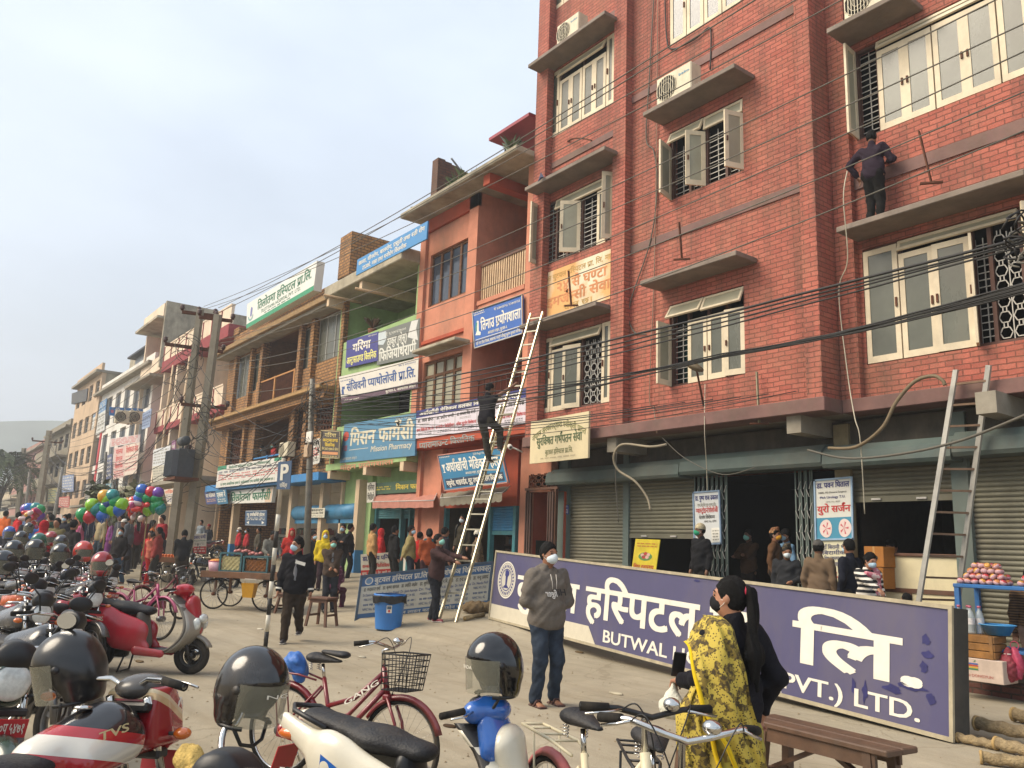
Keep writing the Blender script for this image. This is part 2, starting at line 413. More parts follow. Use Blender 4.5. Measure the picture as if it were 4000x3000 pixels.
def deva(s,bold=.02):
 """list of (verts, faces) pieces for a string, laid out left to right; returns merged arrays"""
 V=[];Fo=[];x=0
 def put(v,f,dx):
  o=len(V);V.extend((p[0]+dx,p[1])for p in v);Fo.extend(tuple(i+o for i in q)for q in f)
 i=0;n=len(s)
 isC=lambda ch:'\u0915'<=ch<='\u0939'
 isM=lambda ch:'\u093e'<=ch<='\u094c' or ch in '\u0900\u0901\u0902\u0903\u093c'
 while i<n:
  ch=s[i]
  if not isC(ch):
   j=i+1
   while j<n and not isC(s[j])and(isM(s[j])or not('\u0900'<=s[j]<='\u097f')):j+=1
   t=s[i:j]
   if t.strip():
    v,f=_raw(t,bold);put(v,f,x)
   x+=_adv(t,bold);i=j;continue
  cons=[ch];i+=1
  while i+1<n and s[i]==VIR and isC(s[i+1]):cons.append(s[i+1]);i+=2
  tail=''
  while i<n and(isM(s[i])or s[i]==VIR):tail+=s[i];i+=1
  reph=len(cons)>1 and cons[0]==RA
  if reph:cons=cons[1:]
  rak=len(cons)>1 and cons[-1]==RA
  if rak:cons=cons[:-1]
  if '\u093f' in tail:
   v,f=_raw('\u093f',bold);put(v,f,x);x+=_adv('\u093f',bold);tail=tail.replace('\u093f','')
  for c in cons[:-1]:
   if c in 'टठडढदहङछ':
    v,f=_raw(c+VIR,bold);put(v,f,x);x+=_adv(c+VIR,bold)
   else:
    a=_adv(c,bold);cutx=a-(.13 if c in 'कफ' else.2);v,f=_clip(*_raw(c,bold),cutx);put(v,f,x);x+=cutx
  base=cons[-1];v,f=_raw(base+tail,bold);put(v,f,x);ab=_adv(base,bold);a=_adv(base+tail,bold)
  wd=.075+bold*1.6
  if rak:
   if base in 'टठडढ':put(*_stroke([(ab*.3,-.12),(ab*.5,0),(ab*.7,-.12)],wd),x)
   else:put(*_stroke([(ab-.14,.2),(ab-.27,.12),(ab-.4,.0)],wd),x)
  if reph:put(*_stroke([(a-.17,.66),(a-.22,.76),(a-.14,.85),(a-.03,.83)],wd),x)
  x+=a
 return V,Fo
class Sign:
 """a board, banner or poster: four corners (top left, top right, bottom right, bottom left) seen from its front"""
 def __init__(s,c,thick=.04,off=.005):
  s.c=[Vector(p)for p in c];n=(s.c[1]-s.c[0]).cross(s.c[3]-s.c[0]).normalized()
  if n.dot(Vector((0,0,CAM_H))-s.c[0])<0:n=-n
  s.n=n;s.t=thick;s.off=off;s.g={};s.lv=0
 def at(s,u,v,d=0):
  a=s.c[3].lerp(s.c[2],u);b=s.c[0].lerp(s.c[1],u);return a.lerp(b,v)+s.n*d
 def board(s,name,m,parent=None,frame=None,fw=.03,side=None):
  mb=MB();f=[s.at(0,0),s.at(1,0),s.at(1,1),s.at(0,1)];mb.hexa(f+[p-s.n*s.t for p in f],side or m);mb.m[-6]=mb.mi(m)
  o=mb.build(name,None,parent)
  if frame:
   fb=MB();q=[s.at(0,0,.006),s.at(1,0,.006),s.at(1,1,.006),s.at(0,1,.006)]
   for i in range(4):
    a,b=q[i],q[(i+1)%4];d=(b-a).normalized();fb.bar(a-d*fw*.5,b+d*fw*.5 if i%2==0 else b-d*fw*.5,.03,fw,frame,up=d.cross(s.n))
   fb.build('frame',None,parent if parent else o)
  return o
 def L(s,m,d):return s.g.setdefault((m,d),MB())
 def poly(s,uv,m,lv=0):
  s.L(m,lv).add([s.at(u,v,s.off*(1+lv*.5))for u,v in uv],[tuple(range(len(uv)))],m)
 def rect(s,u0,v0,u1,v1,m,lv=-1):s.poly([(u0,v0),(u1,v0),(u1,v1),(u0,v1)],m,lv)
 def text(s,t,u0,v0,u1,v1,m,bold=.02,lv=0,arc=0,slant=0,fade=0):
  """fills the box u0..u1 with the word; v0..v1 = letter body (baseline to headline / cap height)"""
  V,Fo=deva(t,bold)
  if not V:return
  xs=[p[0]for p in V];x0,x1=min(xs),max(xs);H=.62 if any('\u0900'<=c<='\u097f' for c in t)else.70
  b=bold*.85
  for k,(bx,by)in enumerate(((-b,-b),(b,-b),(b,b),(-b,b),(0,0))if b>.004 else((0,0),)):
   pts=[]
   for(x,y)in V:
    u=(x+bx-x0)/(x1-x0);vv=v0+(v1-v0)*((y+by*.6)/H);uu=u0+(u1-u0)*u+slant*(vv-v0)
    if arc:vv+=arc*(1-(2*u-1)**2)
    pts.append(s.at(uu,vv,s.off*(1+lv*.5)+k*.0003))
   s.L(m,lv).add(pts,Fo,m)
 def lines(s,u0,v0,u1,v1,n,m,fill=.5,lv=0,seed=1,words=6):
  rr=random.Random(seed);h=(v1-v0)/n
  for i in range(n):
   u=u0;v=v1-(i+.5)*h
   while u<u1:
    wd=(u1-u0)/words*rr.uniform(.4,1.1);e=min(u+wd,u1);self_h=h*fill/2
    k=5
    for q in range(k):
     a=u+(e-u)*(q+.12)/k;b=u+(e-u)*(q+rr.uniform(.62,.95))/k
     s.rect(a,v-self_h*rr.uniform(.5,1),b,v+self_h,m,lv)
    u=e+(u1-u0)/words*.22
 def done(s,parent):
  for(m,lv),mb in s.g.items():mb.build('lettering' if lv>=0 else 'painted_band',None,parent)
  return parent
def sign(name,label,corners,bgm,draw,cat='sign',thick=.04,frame=None,group=None,fw=.03,side=None):
 s=Sign(corners,thick);o=thing(name,label,cat,tuple((s.c[3]+s.c[2])/2),0,group)
 iv=Matrix.Translation(-Vector(o.location));s.c=[iv@p for p in s.c]
 s.board('board' if thick>.02 else 'sheet',bgm,o,frame,fw,side)
 if draw:draw(s)
 s.done(o);return o
 # ================= setting
def ground_mat():
 m=bpy.data.materials.new('dusty_ground');m.use_nodes=True;nt=m.node_tree;N=nt.nodes;L=nt.links;b=N['Principled BSDF']
 b.inputs['Roughness'].default_value=.95;b.inputs['Specular IOR Level'].default_value=.2
 g=N.new('ShaderNodeNewGeometry')
 def no(sc,det,ro=.6):
  n=N.new('ShaderNodeTexNoise');n.inputs['Scale'].default_value=sc;n.inputs['Detail'].default_value=det;n.inputs['Roughness'].default_value=ro;L.new(g.outputs['Position'],n.inputs['Vector']);return n
 n1=no(.35,9,.65);n2=no(3.2,10,.7);n3=no(60,4)
 r=N.new('ShaderNodeValToRGB');r.color_ramp.elements[0].position=.3;r.color_ramp.elements[1].position=.7
 r.color_ramp.elements[0].color=lin('#9f9785')+(1,);r.color_ramp.elements[1].color=lin('#bdb5a4')+(1,);L.new(n1.outputs['Fac'],r.inputs['Fac'])
 r2=N.new('ShaderNodeValToRGB');r2.color_ramp.elements[0].position=.35;r2.color_ramp.elements[1].position=.65
 r2.color_ramp.elements[0].color=lin('#b3ab9c')+(1,);r2.color_ramp.elements[1].color=lin('#cdc5b4')+(1,);L.new(n2.outputs['Fac'],r2.inputs['Fac'])
 mx=N.new('ShaderNodeMixRGB');mx.blend_type='MULTIPLY';mx.inputs['Fac'].default_value=.6
 L.new(r.outputs['Color'],mx.inputs['Color1']);L.new(r2.outputs['Color'],mx.inputs['Color2'])
 r3=N.new('ShaderNodeValToRGB');r3.color_ramp.elements[0].position=.6;r3.color_ramp.elements[1].position=.78;L.new(n2.outputs['Fac'],r3.inputs['Fac'])
 mx2=N.new('ShaderNodeMixRGB');mx2.inputs['Color2'].default_value=lin('#b8a98a')+(1,);
 mu=N.new('ShaderNodeMath');mu.operation='MULTIPLY';mu.inputs[1].default_value=.45;L.new(r3.outputs['Color'],mu.inputs[0]);L.new(mu.outputs[0],mx2.inputs['Fac'])
 L.new(mx.outputs['Color'],mx2.inputs['Color1'])
 vo=N.new('ShaderNodeTexVoronoi');vo.feature='DISTANCE_TO_EDGE';vo.inputs['Scale'].default_value=.55
 n5=no(1.5,8);ad=N.new('ShaderNodeMixRGB');ad.inputs['Fac'].default_value=.25;L.new(g.outputs['Position'],ad.inputs['Color1']);L.new(n5.outputs['Color'],ad.inputs['Color2']);L.new(ad.outputs['Color'],vo.inputs['Vector'])
 lt=N.new('ShaderNodeMath');lt.operation='LESS_THAN';lt.inputs[1].default_value=.004;L.new(vo.outputs['Distance'],lt.inputs[0])
 mk=N.new('ShaderNodeMath');mk.operation='MULTIPLY';mk.inputs[1].default_value=.25;L.new(lt.outputs[0],mk.inputs[0])
 mx3=N.new('ShaderNodeMixRGB');mx3.inputs['Color2'].default_value=lin('#5c4f3a')+(1,);L.new(mk.outputs[0],mx3.inputs['Fac']);L.new(mx2.outputs['Color'],mx3.inputs['Color1'])
 n6=no(14,6,.7);r6=N.new('ShaderNodeValToRGB');r6.color_ramp.elements[0].position=.66;r6.color_ramp.elements[1].position=.74;L.new(n6.outputs['Fac'],r6.inputs['Fac'])
 m6=N.new('ShaderNodeMath');m6.operation='MULTIPLY';m6.inputs[1].default_value=.45;L.new(r6.outputs['Color'],m6.inputs[0])
 mx4=N.new('ShaderNodeMixRGB');mx4.inputs['Color2'].default_value=lin('#6e5f47')+(1,);L.new(m6.outputs[0],mx4.inputs['Fac']);L.new(mx3.outputs['Color'],mx4.inputs['Color1'])
 mt=N.new('ShaderNodeMapping');mt.inputs['Scale'].default_value=(.16,2.6,1);mt.inputs['Rotation'].default_value=(0,0,math.radians(18));L.new(g.outputs['Position'],mt.inputs['Vector'])
 n7=N.new('ShaderNodeTexNoise');n7.inputs['Scale'].default_value=1.3;n7.inputs['Detail'].default_value=7;n7.inputs['Roughness'].default_value=.65;L.new(mt.outputs['Vector'],n7.inputs['Vector'])
 r7=N.new('ShaderNodeValToRGB');r7.color_ramp.elements[0].position=.5;r7.color_ramp.elements[1].position=.68;L.new(n7.outputs['Fac'],r7.inputs['Fac'])
 m7=N.new('ShaderNodeMath');m7.operation='MULTIPLY';m7.inputs[1].default_value=.38;L.new(r7.outputs['Color'],m7.inputs[0])
 mx5=N.new('ShaderNodeMixRGB');mx5.inputs['Color2'].default_value=lin('#7a6d58')+(1,);L.new(m7.outputs[0],mx5.inputs['Fac']);L.new(mx4.outputs['Color'],mx5.inputs['Color1'])
 L.new(mx5.outputs['Color'],b.inputs['Base Color'])
 ma=N.new('ShaderNodeMath');ma.operation='MULTIPLY_ADD';ma.inputs[1].default_value=.3;L.new(n3.outputs['Fac'],ma.inputs[0]);L.new(n2.outputs['Fac'],ma.inputs[2])
 bp=N.new('ShaderNodeBump');bp.inputs['Strength'].default_value=.5;bp.inputs['Distance'].default_value=.04;L.new(ma.outputs[0],bp.inputs['Height']);L.new(bp.outputs['Normal'],b.inputs['Normal'])
 return m
def build_ground():
 xs=np.concatenate([-np.geomspace(600,60,24),np.linspace(-58,8,180),np.geomspace(9,60,10)])
 ys=np.concatenate([-np.geomspace(500,12,14)[:-1],np.linspace(-12,5,18),np.linspace(5.2,13,80),np.geomspace(13.5,500,18)])
 X,Y=np.meshgrid(xs,ys,indexing='ij');Z=gz(X,Y);Z=np.where(X<-300,gz(-300.,0),Z)
 near=(X>-40)&(X<6)&(Y<13)
 for i in range(X.shape[0]):
  for j in range(X.shape[1]):
   if near[i,j]:Z[i,j]+=(.012*mnoise.noise((X[i,j]*.9,Y[i,j]*.9,0))+.007*mnoise.noise((X[i,j]*3,Y[i,j]*3,1)))*max(0,1-abs(X[i,j])/24)
 n,k=X.shape;mb=MB();idx=lambda i,j:i*k+j
 mb.add(np.stack([X,Y,Z],-1).reshape(-1,3).tolist(),[(idx(i,j),idx(i+1,j),idx(i+1,j+1),idx(i,j+1))for i in range(n-1)for j in range(k-1)],GROUND,True)
 tag(mb.build('ground'),kind='structure')
GROUND=ground_mat();build_ground()
# hazy hills beyond the street
mb=MB()
for(R,h0,az0,az1,sd)in((420,18,150,215,3),(505,84,150,215,5)):
 rr=random.Random(sd);n=60;top=[]
 for i in range(n+1):
  a=math.radians(az0+(az1-az0)*i/n);u=i/n
  hh=h0*(.45+.9*max(0,mnoise.noise((u*3+sd,sd,0))+.35))*(.35+.65*math.sin(math.pi*min(1,u*1.15)))
  c=Vector((math.cos(a),math.sin(a),0))
  top.append([c*(R*.85)+Vector((0,0,0)),c*(R*.93)+Vector((0,0,hh*.62)),c*R+Vector((0,0,hh)),c*(R*1.1)+Vector((0,0,hh*.5)),c*(R*1.16)])
 mb.loft(top,None,cap=False,closed=False)
tag(mb.build('hills',mat('#747d74',rough=1,var=.3,scale=.03)),kind='structure')
# ================= shared materials
RED=brick('#b26553','#9f5445','#7d493b',bw=.25,bh=.088,gap=.0095,dirt=.65)
YEL=brick('#a97a45','#93683a','#5d4426',bw=.26,bh=.12,gap=.02,dirt=.45)
OLDB=brick('#6b4331','#583629','#3a2c22',bw=.24,bh=.09,gap=.012,dirt=.6)
BAND=mat('#6f4f48',var=.3,dirt=.8,scale=2,bump=.15)
SLABM=mat('#776a5e',var=.25,dirt=.55,scale=2.5,bump=.3)
FRAMEC=mat('#d2c3a6',rough=.6,var=.14,dirt=.4,scale=3)
FRAMEB=mat('#54362b',rough=.7,var=.2,dirt=.3)
PANE=mat('#585a4f',rough=.25,var=.25,scale=1.2,dirt=.4);PANEB=mat('#3c4450',rough=.08,var=.3,scale=1.2,dirt=.25)
PANEG=mat('#9a9680',rough=.35,var=.2,scale=1.2,dirt=.4)
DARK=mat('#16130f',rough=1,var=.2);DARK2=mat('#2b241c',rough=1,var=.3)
IRON=mat('#b7b3aa',rough=.5,var=.2);STEEL=mat('#a8a59c',rough=.45,metal=.5,var=.15,dirt=.2);RUST=mat('#5c3a2a',rough=.8,var=.3)
CONC=mat('#8f887a',rough=.9,var=.22,dirt=.5,scale=2,bump=.3);CONCS=mat('#a39a86',rough=.9,var=.3,dirt=.7,scale=1.6,bump=.4,kind='soot')
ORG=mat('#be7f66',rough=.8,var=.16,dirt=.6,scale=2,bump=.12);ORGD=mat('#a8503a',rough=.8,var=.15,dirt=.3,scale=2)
GRN=mat('#98b27a',rough=.8,var=.16,dirt=.6,scale=2,bump=.1);CREAM=mat('#cdb596',rough=.8,var=.1,dirt=.55,scale=1.5,bump=.1)
WHITE=mat('#d8d3c8',rough=.7,var=.06,dirt=.3,scale=3);WHITEP=mat('#dedad2',rough=.5,var=.05)
WOOD=mat('#5b3a28',rough=.6,var=.3,dirt=.3,scale=4);BLUP=mat('#2e78b0',rough=.6,var=.12,dirt=.35,scale=3)
BLACK=mat('#141414',rough=.5,var=.2);RUBBER=mat('#191817',rough=.85,var=.2,dirt=.4)
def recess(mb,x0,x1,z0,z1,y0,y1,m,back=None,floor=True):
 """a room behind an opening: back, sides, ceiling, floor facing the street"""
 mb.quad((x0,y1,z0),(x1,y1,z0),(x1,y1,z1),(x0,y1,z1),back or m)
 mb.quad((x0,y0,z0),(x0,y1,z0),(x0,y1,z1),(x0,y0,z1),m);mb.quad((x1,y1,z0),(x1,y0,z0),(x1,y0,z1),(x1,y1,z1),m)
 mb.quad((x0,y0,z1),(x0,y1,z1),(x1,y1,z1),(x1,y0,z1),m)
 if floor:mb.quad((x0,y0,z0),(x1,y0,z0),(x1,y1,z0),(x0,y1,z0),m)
def wall_holes(mb,x0,x1,z0,z1,y,t,holes,m):
 """a wall front at y (thickness t) with rectangular holes, cut into boxes"""
 zs=sorted({z0,z1}|{min(max(h[2],z0),z1)for h in holes}|{min(max(h[3],z0),z1)for h in holes})
 for za,zb in zip(zs[:-1],zs[1:]):
  if zb-za<1e-4:continue
  zc=(za+zb)/2;cut=sorted((h[0],h[1])for h in holes if h[2]<zc<h[3]);x=x0
  for a,b in cut:
   if a>x:mb.box(x,a,y,y+t,za,zb,m)
   x=max(x,b)
  if x<x1:mb.box(x,x1,y,y+t,za,zb,m)
def rc(tl,br,Y):
 a=P(*tl,Y);b=P(*br,Y);return a.x,b.x,b.z,a.z
OFFS={}
def sub(o):return Vector(o.location)
def grille(mb,x0,x1,z0,z1,y,m,kind='h',r=.007):
 if kind=='h':
  n=max(3,int((z1-z0)/.11))
  for i in range(1,n):mb.bar((x0,y,z0+(z1-z0)*i/n),(x1,y,z0+(z1-z0)*i/n),r*2,r*2,m)
  for k in(0.02,.5,.98):mb.bar((x0+(x1-x0)*k,y+.012,z0),(x0+(x1-x0)*k,y+.012,z1),r*3,r*2,m)
 else:
  nx=max(1,round((x1-x0)/.26));wd=(x1-x0)/nx;nz=max(2,round((z1-z0)/.24));hd=(z1-z0)/nz
  for i in range(nx):
   cx=x0+wd*(i+.5)
   for j in range(nz):
    cz=z0+hd*(j+.5);a=wd*.42;b=hd*.33
    pts=[(cx-a,cz),(cx-a*.55,cz+b),(cx+a*.55,cz+b),(cx+a,cz),(cx+a*.55,cz-b),(cx-a*.55,cz-b)]
    for p,q in zip(pts,pts[1:]+pts[:1]):mb.bar((p[0],y,p[1]),(q[0],y,q[1]),r*2,r*2,m)
    for sx in(-.3,.3):mb.bar((cx+a*sx,y,cz+b),(cx+a*sx,y,cz+hd-b),r*2,r*2,m)
  for i in range(nx+1):mb.bar((x0+wd*i,y+.014,z0),(x0+wd*i,y+.014,z1),r*2.5,r*2,m)
def leaf(parent,x0,x1,z0,z1,y,ang=0,hinge='l',fr=.085,pane=None,fm=None,name='window_leaf'):
 """one casement; ang in degrees swings it out to the street about its hinge"""
 pane=pane or PANE;fm=fm or FRAMEC;w_=x1-x0;h_=z1-z0;sg=1 if hinge=='l' else-1
 hx=x0 if hinge=='l' else x1
 q=Matrix.Translation((hx,y,z0))@Matrix.Rotation(-sg*math.radians(ang),4,'Z')
 def bx(mb,a,b,c,d,e,f,m):
  if sg<0:a,b=-b,-a
  o=len(mb.v);mb.box(a,b,c,d,e,f,m);mb.v[o:]=[tuple(q@Vector(p))for p in mb.v[o:]]
 mb=MB();bx(mb,0,fr,-.02,.02,0,h_,fm);bx(mb,w_-fr,w_,-.02,.02,0,h_,fm)
 bx(mb,fr,w_-fr,-.019,.019,0,fr*1.3,fm);bx(mb,fr,w_-fr,-.019,.019,h_-fr*1.1,h_,fm)
 bx(mb,fr*.9,w_-fr*.9,-.006,.006,fr*1.2,h_-fr,pane)
 bx(mb,w_-fr*.7,w_-fr*.35,-.045,-.0195,h_*.45,h_*.53,RUST)
 return mb.build(name,None,parent)
def parts(nm,par,lst):
 """several pieces of one kind, each a part of its own: (x0, x1, y0, y1, z0, z1, material)"""
 for b in lst:part(nm,par,lambda mb:mb.box(*b))
def part(nm,par,fn,m=None,label=None):
 mb=MB();fn(mb);return mb.build(nm,m,par,label)
hz=MB();hz.box(-660,62,-505,505,-1.6,96)
hm=bpy.data.materials.new('hazy_air');hm.use_nodes=True;n_=hm.node_tree.nodes;n_.remove(n_['Principled BSDF'])
pv=n_.new('ShaderNodeVolumePrincipled');pv.inputs['Density'].default_value=.0019;pv.inputs['Color'].default_value=(.82,.85,.88,1);pv.inputs['Anisotropy'].default_value=.2
hm.node_tree.links.new(pv.outputs[0],n_['Material Output'].inputs['Volume'])
tag(hz.build('haze',hm),kind='stuff')
# ================= the red brick hospital
YW,YB3,YG=12.3,12.75,13.15
def off(x,y,Y):return P(x,y,Y)
hosp=thing('hospital_building','tall red painted brick hospital building with white casement windows and concrete ledges','building')
XL=P(1166,0,12.08).x;XP2a,XP2b=P(1328,10,12.08).x,P(1354,10,12.08).x
XP3a,XP3b=P(1714,10,12.08).x,P(1747,60,12.08).x
XR=3.0
ZB=P(1659,912,YW-.2).z
ZT=ZB+14.5
wins={}
def W_(key,tl,br,Y):wins[key]=rc(tl,br,Y)+(Y,)
W_('a1',(1187,163),(1326,221),YW);W_('a2',(1172,445),(1324,517),YW);W_('a3',(1166,735),(1317,869),YW)
W_('b0',(1446,-40),(1600,6),YW);W_('b1',(1446,288),(1607,368),YW);W_('b2',(1446,660),(1610,808),YW)
W_('c1',(1842,112),(2330,60),YB3);W_('c2',(1861,540),(2330,700),YB3)
wins['a0']=(wins['a1'][0],wins['a1'][1],P(1192,28,YW).z,P(1192,28,YW).z+1.5,YW)
wins['c1']=(wins['c1'][0],wins['c1'][0]+4.2,P(1850,305,YB3).z,wins['c1'][3],YB3)
wins['c2']=(wins['c2'][0],wins['c2'][0]+4.4,P(1866,790,YB3).z,wins['c2'][3],YB3)
mb=MB()
XM=XP3b-.02
wall_holes(mb,XL,XM,ZB+.32,ZT,YW,.25,[wins[k][:4]for k in('a0','a1','a2','a3','b0','b1','b2')],RED)
wall_holes(mb,XM,XR,ZB+.32,ZT,YB3,.25,[wins[k][:4]for k in('c1','c2')],RED)
mb.box(XL,XL+.24,YW+.251,YW+9,ZB+.31,ZT,RED);mb.box(XL,XL+.24,YG+3.3,YW+9,0,ZB+.3,RED);mb.box(XR-.25,XR,YB3+.251,YW+9,ZB,ZT,RED);mb.box(XL,XR,YW+9,YW+9.3,0,ZT,RED)
mb.build('wall',None,hosp)
def pil(x0,x1,y0,y1,z0=ZB+.32,z1=ZT):m=MB();m.box(x0,x1,y0,y1,z0,z1,RED);m.build('pilaster',None,hosp)
pil(XL-.006,P(1187,80,12.1).x,YW-.22,YW-.002);pil(XP2a,XP2b,YW-.22,YW-.002);pil(XP3a,XP3b,YW-.22,YB3-.003)
XP4=P(1838,380,YB3-.12).x
pil(XP3b+.01,XP4,YB3-.14,YB3-.002)
rf=MB();rf.box(XL,XR,YW+.3,YW+9,ZT-.1,ZT+.1,CONC)
for x in(XL+1.5,-9):rf.box(x,x+.3,YW+3,YW+3.4,ZT+.1,ZT+1.2,RED)
rf.build('roof',None,hosp)
# inner floors so that open windows look into rooms
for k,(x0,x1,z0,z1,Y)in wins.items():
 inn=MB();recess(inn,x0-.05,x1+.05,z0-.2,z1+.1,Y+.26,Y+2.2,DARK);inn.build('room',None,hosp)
 # bands of brown render between the floors
bd=MB()
zb1=P(1360,548,YW-.03).z;zb2=P(1356,229,YW-.03).z
for z in(zb1,zb2,zb2*2-zb1):
 bd.box(XP2b+.003,XP3a-.003,YW-.028,YW-.001,z-.0,z+.17,BAND)
z3=P(1920,385,YB3-.03).z
bd.box(XP4+.003,XR,YB3-.028,YB3-.001,z3,z3+.22,BAND);bd.box(XP4+.003,XR,YB3-.028,YB3-.001,z3+3.3,z3+3.52,BAND)
za=P(1200,360,YW-.03).z
for z in(za,za+3.15):bd.box(P(1188,90,12.1).x+.004,XP2a-.004,YW-.028,YW-.001,z,z+.16,BAND)
bd.build('plaster_band',None,hosp)
# projecting floor edge above the shops with its soffit and beams
sl_=MB()
sl_.box(XL-.05,XP3b+.05,YW-.26,YW+.3,ZB+.08,ZB+.315,BAND,.01);sl_.box(XP3b+.053,XR,YB3-.2,YB3+.3,ZB+.09,ZB+.315,BAND,.01)
sl_.box(XL+.25,XR,YW+.3,YG+.6,ZB+.1,ZB+.3,CONC)
for x in(P(1350,985,12.6).x,P(1745,940,12.6).x,P(2160,910,12.6).x):sl_.box(x-.14,x+.14,YW-.1,YG+.2,ZB-.22,ZB+.095,CONC)
sl_.build('floor_slab',None,hosp)
# chhajja ledges over the windows
def ledge(tl,tr,dep,Y,th=.1,m=SLABM):
 a=P(*tl,Y-dep);b=P(*tr,Y-dep);m_=MB();m_.box(a.x,b.x,Y-dep,Y-.002,a.z,a.z+th,m,.012);m_.build('ledge',None,hosp);return a.x,b.x,a.z+th
def LG(tl,tr,dep,Y):return ledge(tl,tr,dep,Y)
L11=LG((1140,147),(1306,26),.62,YW);L12=LG((1133,413),(1306,322),.62,YW);L13=LG((1121,711),(1287,661),.62,YW)
L21=LG((1388,252),(1586,143),.62,YW);L22=LG((1382,617),(1590,551),.62,YW)
L31=LG((1785,73),(1950,-15),.66,YB3);L32=LG((1806,503),(2212,375),.66,YB3)
for nm,x in(('a',0),):pass
# windows
def window(key,cols,trans=None,gr=None,tr_open=0):
 """cols: list of (u0, u1, angle, hinge, top fraction, kind) ; kind leaf / h (bars) / o (ornament)"""
 x0,x1,z0,z1,Y=wins[key];fm=FRAMEB;mb=MB();y=Y+.1;fw=.055
 mb.box(x0,x1,y-.045,y+.04,z0,z0+fw,fm);mb.box(x0,x1,y-.045,y+.04,z1-fw,z1,fm)
 mb.box(x0,x0+fw,y-.044,y+.039,z0+fw,z1-fw,fm);mb.box(x1-fw,x1,y-.044,y+.039,z0+fw,z1-fw,fm)
 us=sorted({c[0]for c in cols}|{c[1]for c in cols})
 for u in us[1:-1]:
  xx=x0+(x1-x0)*u;mb.box(xx-.03,xx+.03,y-.04,y+.035,z0+fw,z1-fw,fm)
 o=mb.build('window',None,hosp)
 for(u0,u1,ang,hg,top,kind)in cols:
  a=x0+(x1-x0)*u0+.012;b=x0+(x1-x0)*u1-.012;zt=z0+.02+(z1-z0-.03)*top
  g=MB()
  if kind in('h','o'):
   grille(g,a,b,z0+fw,zt,y+.02,IRON,'h' if kind=='h' else 'o');g.build('grille',None,o)
  elif kind=='leaf2':
   m_=(a+b)/2;leaf(o,a,m_,z0+.02,zt,y-.07,0,'l');leaf(o,m_,b,z0+.02,zt,y-.07,ang,'r')
  elif kind=='lg':
   grille(g,a,b,z0+fw,zt,y+.05,IRON,'h');g.build('grille',None,o);leaf(o,a,b,z0+.02,zt,y-.07,ang,hg,pane=PANEG)
  else:leaf(o,a,b,z0+.02,zt,y-.07,ang,hg,pane=PANEB if kind=='b' else None)
 if trans:
  for(u0,u1,lo,an)in trans:
   a=x0+(x1-x0)*u0+.01;b=x0+(x1-x0)*u1-.01;zl=z0+(z1-z0)*lo+.02;zh=z1-.03;hh=zh-zl
   g=MB();c,s_=math.cos(math.radians(an)),math.sin(math.radians(an))
   def tb(x_0,x_1,y_0,y_1,d0,d1,m):
    k=len(g.v);g.box(x_0,x_1,y_0,y_1,d0,d1,m)
    for i in range(k,len(g.v)):
     X_,Y_,Z_=g.v[i];g.v[i]=(X_,y-.07+Y_*c-Z_*s_*1,zh-Z_*c-Y_*s_)
   tb(a,b,-.02,.02,0,.05,FRAMEC);tb(a,b,-.02,.02,hh-.05,hh,FRAMEC);tb(a,a+.05,-.019,.019,.05,hh-.05,FRAMEC);tb(b-.05,b,-.019,.019,.05,hh-.05,FRAMEC)
   tb(a+.05,b-.05,-.006,.006,.05,hh-.05,PANEG);g.build('transom',None,o)
 return o
window('a0',[(0,.2,0,'l',1,'l'),(.2,.8,0,'l',.82,'leaf2'),(.8,1,0,'r',1,'l')],[(.2,.8,.83,0)])
window('a1',[(0,.17,0,'l',1,'l'),(.17,.53,0,'l',.8,'leaf2'),(.53,.88,0,'l',.8,'leaf2'),(.88,1,0,'r',1,'l')],[(.17,.88,.81,25)])
window('a2',[(0,.2,78,'l',.98,'lg'),(.2,.36,0,'l',.8,'h'),(.36,.56,50,'r',.8,'lg'),(.56,.78,0,'l',.8,'h'),(.78,.9,0,'l',.82,'l'),(.88,1,60,'r',1,'lg')],[(.2,.88,.81,12)])
window('a3',[(0,.18,0,'l',1,'l'),(.18,.6,12,'l',.82,'leaf2'),(.6,.88,0,'l',.82,'o'),(.88,1,0,'r',1,'l')],[(.18,.88,.83,22)])
window('b0',[(0,.25,0,'l',1,'b'),(.25,.5,0,'l',1,'b'),(.5,.75,0,'r',1,'b'),(.75,1,0,'r',1,'b')])
window('b1',[(0,.27,75,'l',.78,'lg'),(.27,.5,60,'r',.78,'lg'),(.5,.76,0,'l',.78,'h'),(.76,1,72,'r',.78,'lg')],[(0,.48,.79,24),(.48,1,.79,6)])
window('b2',[(0,.25,86,'l',.76,'lg'),(.25,.52,0,'l',.76,'l'),(.52,.76,0,'r',.76,'l'),(.76,1,9,'r',.76,'l')],[(0,.48,.78,32),(.48,1,.78,26)])
window('c1',[(0,.1,84,'l',1,'lg'),(.1,.33,0,'l',.88,'leaf2'),(.33,.57,0,'l',.88,'leaf2'),(.57,.68,0,'l',1,'l'),(.68,1,0,'l',.88,'leaf2')],[(.1,.57,.89,14)])
window('c2',[(0,.14,0,'l',.98,'l'),(.14,.4,3,'l',.88,'leaf2'),(.4,.46,70,'l',.86,'lg'),(.46,.56,0,'l',.86,'o'),(.56,.7,48,'r',.95,'lg'),(.7,1,0,'l',.88,'leaf2')],[(.14,.56,.89,16)])
# curtains behind the open casements
for k,u0,u1 in(('b1',.8,.98),('b2',.03,.24)):
 x0,x1,z0,z1,Y=wins[k];a,b=x0+(x1-x0)*u0,x0+(x1-x0)*u1
 cu=MB();cu.sheet(lambda u,v:(a+(b-a)*u,Y+.4+.03*math.sin(u*30),z0+.1+(z1-z0-.4)*v),24,3)
 cu.build('curtain',mat('#123c35',rough=.9),hosp)
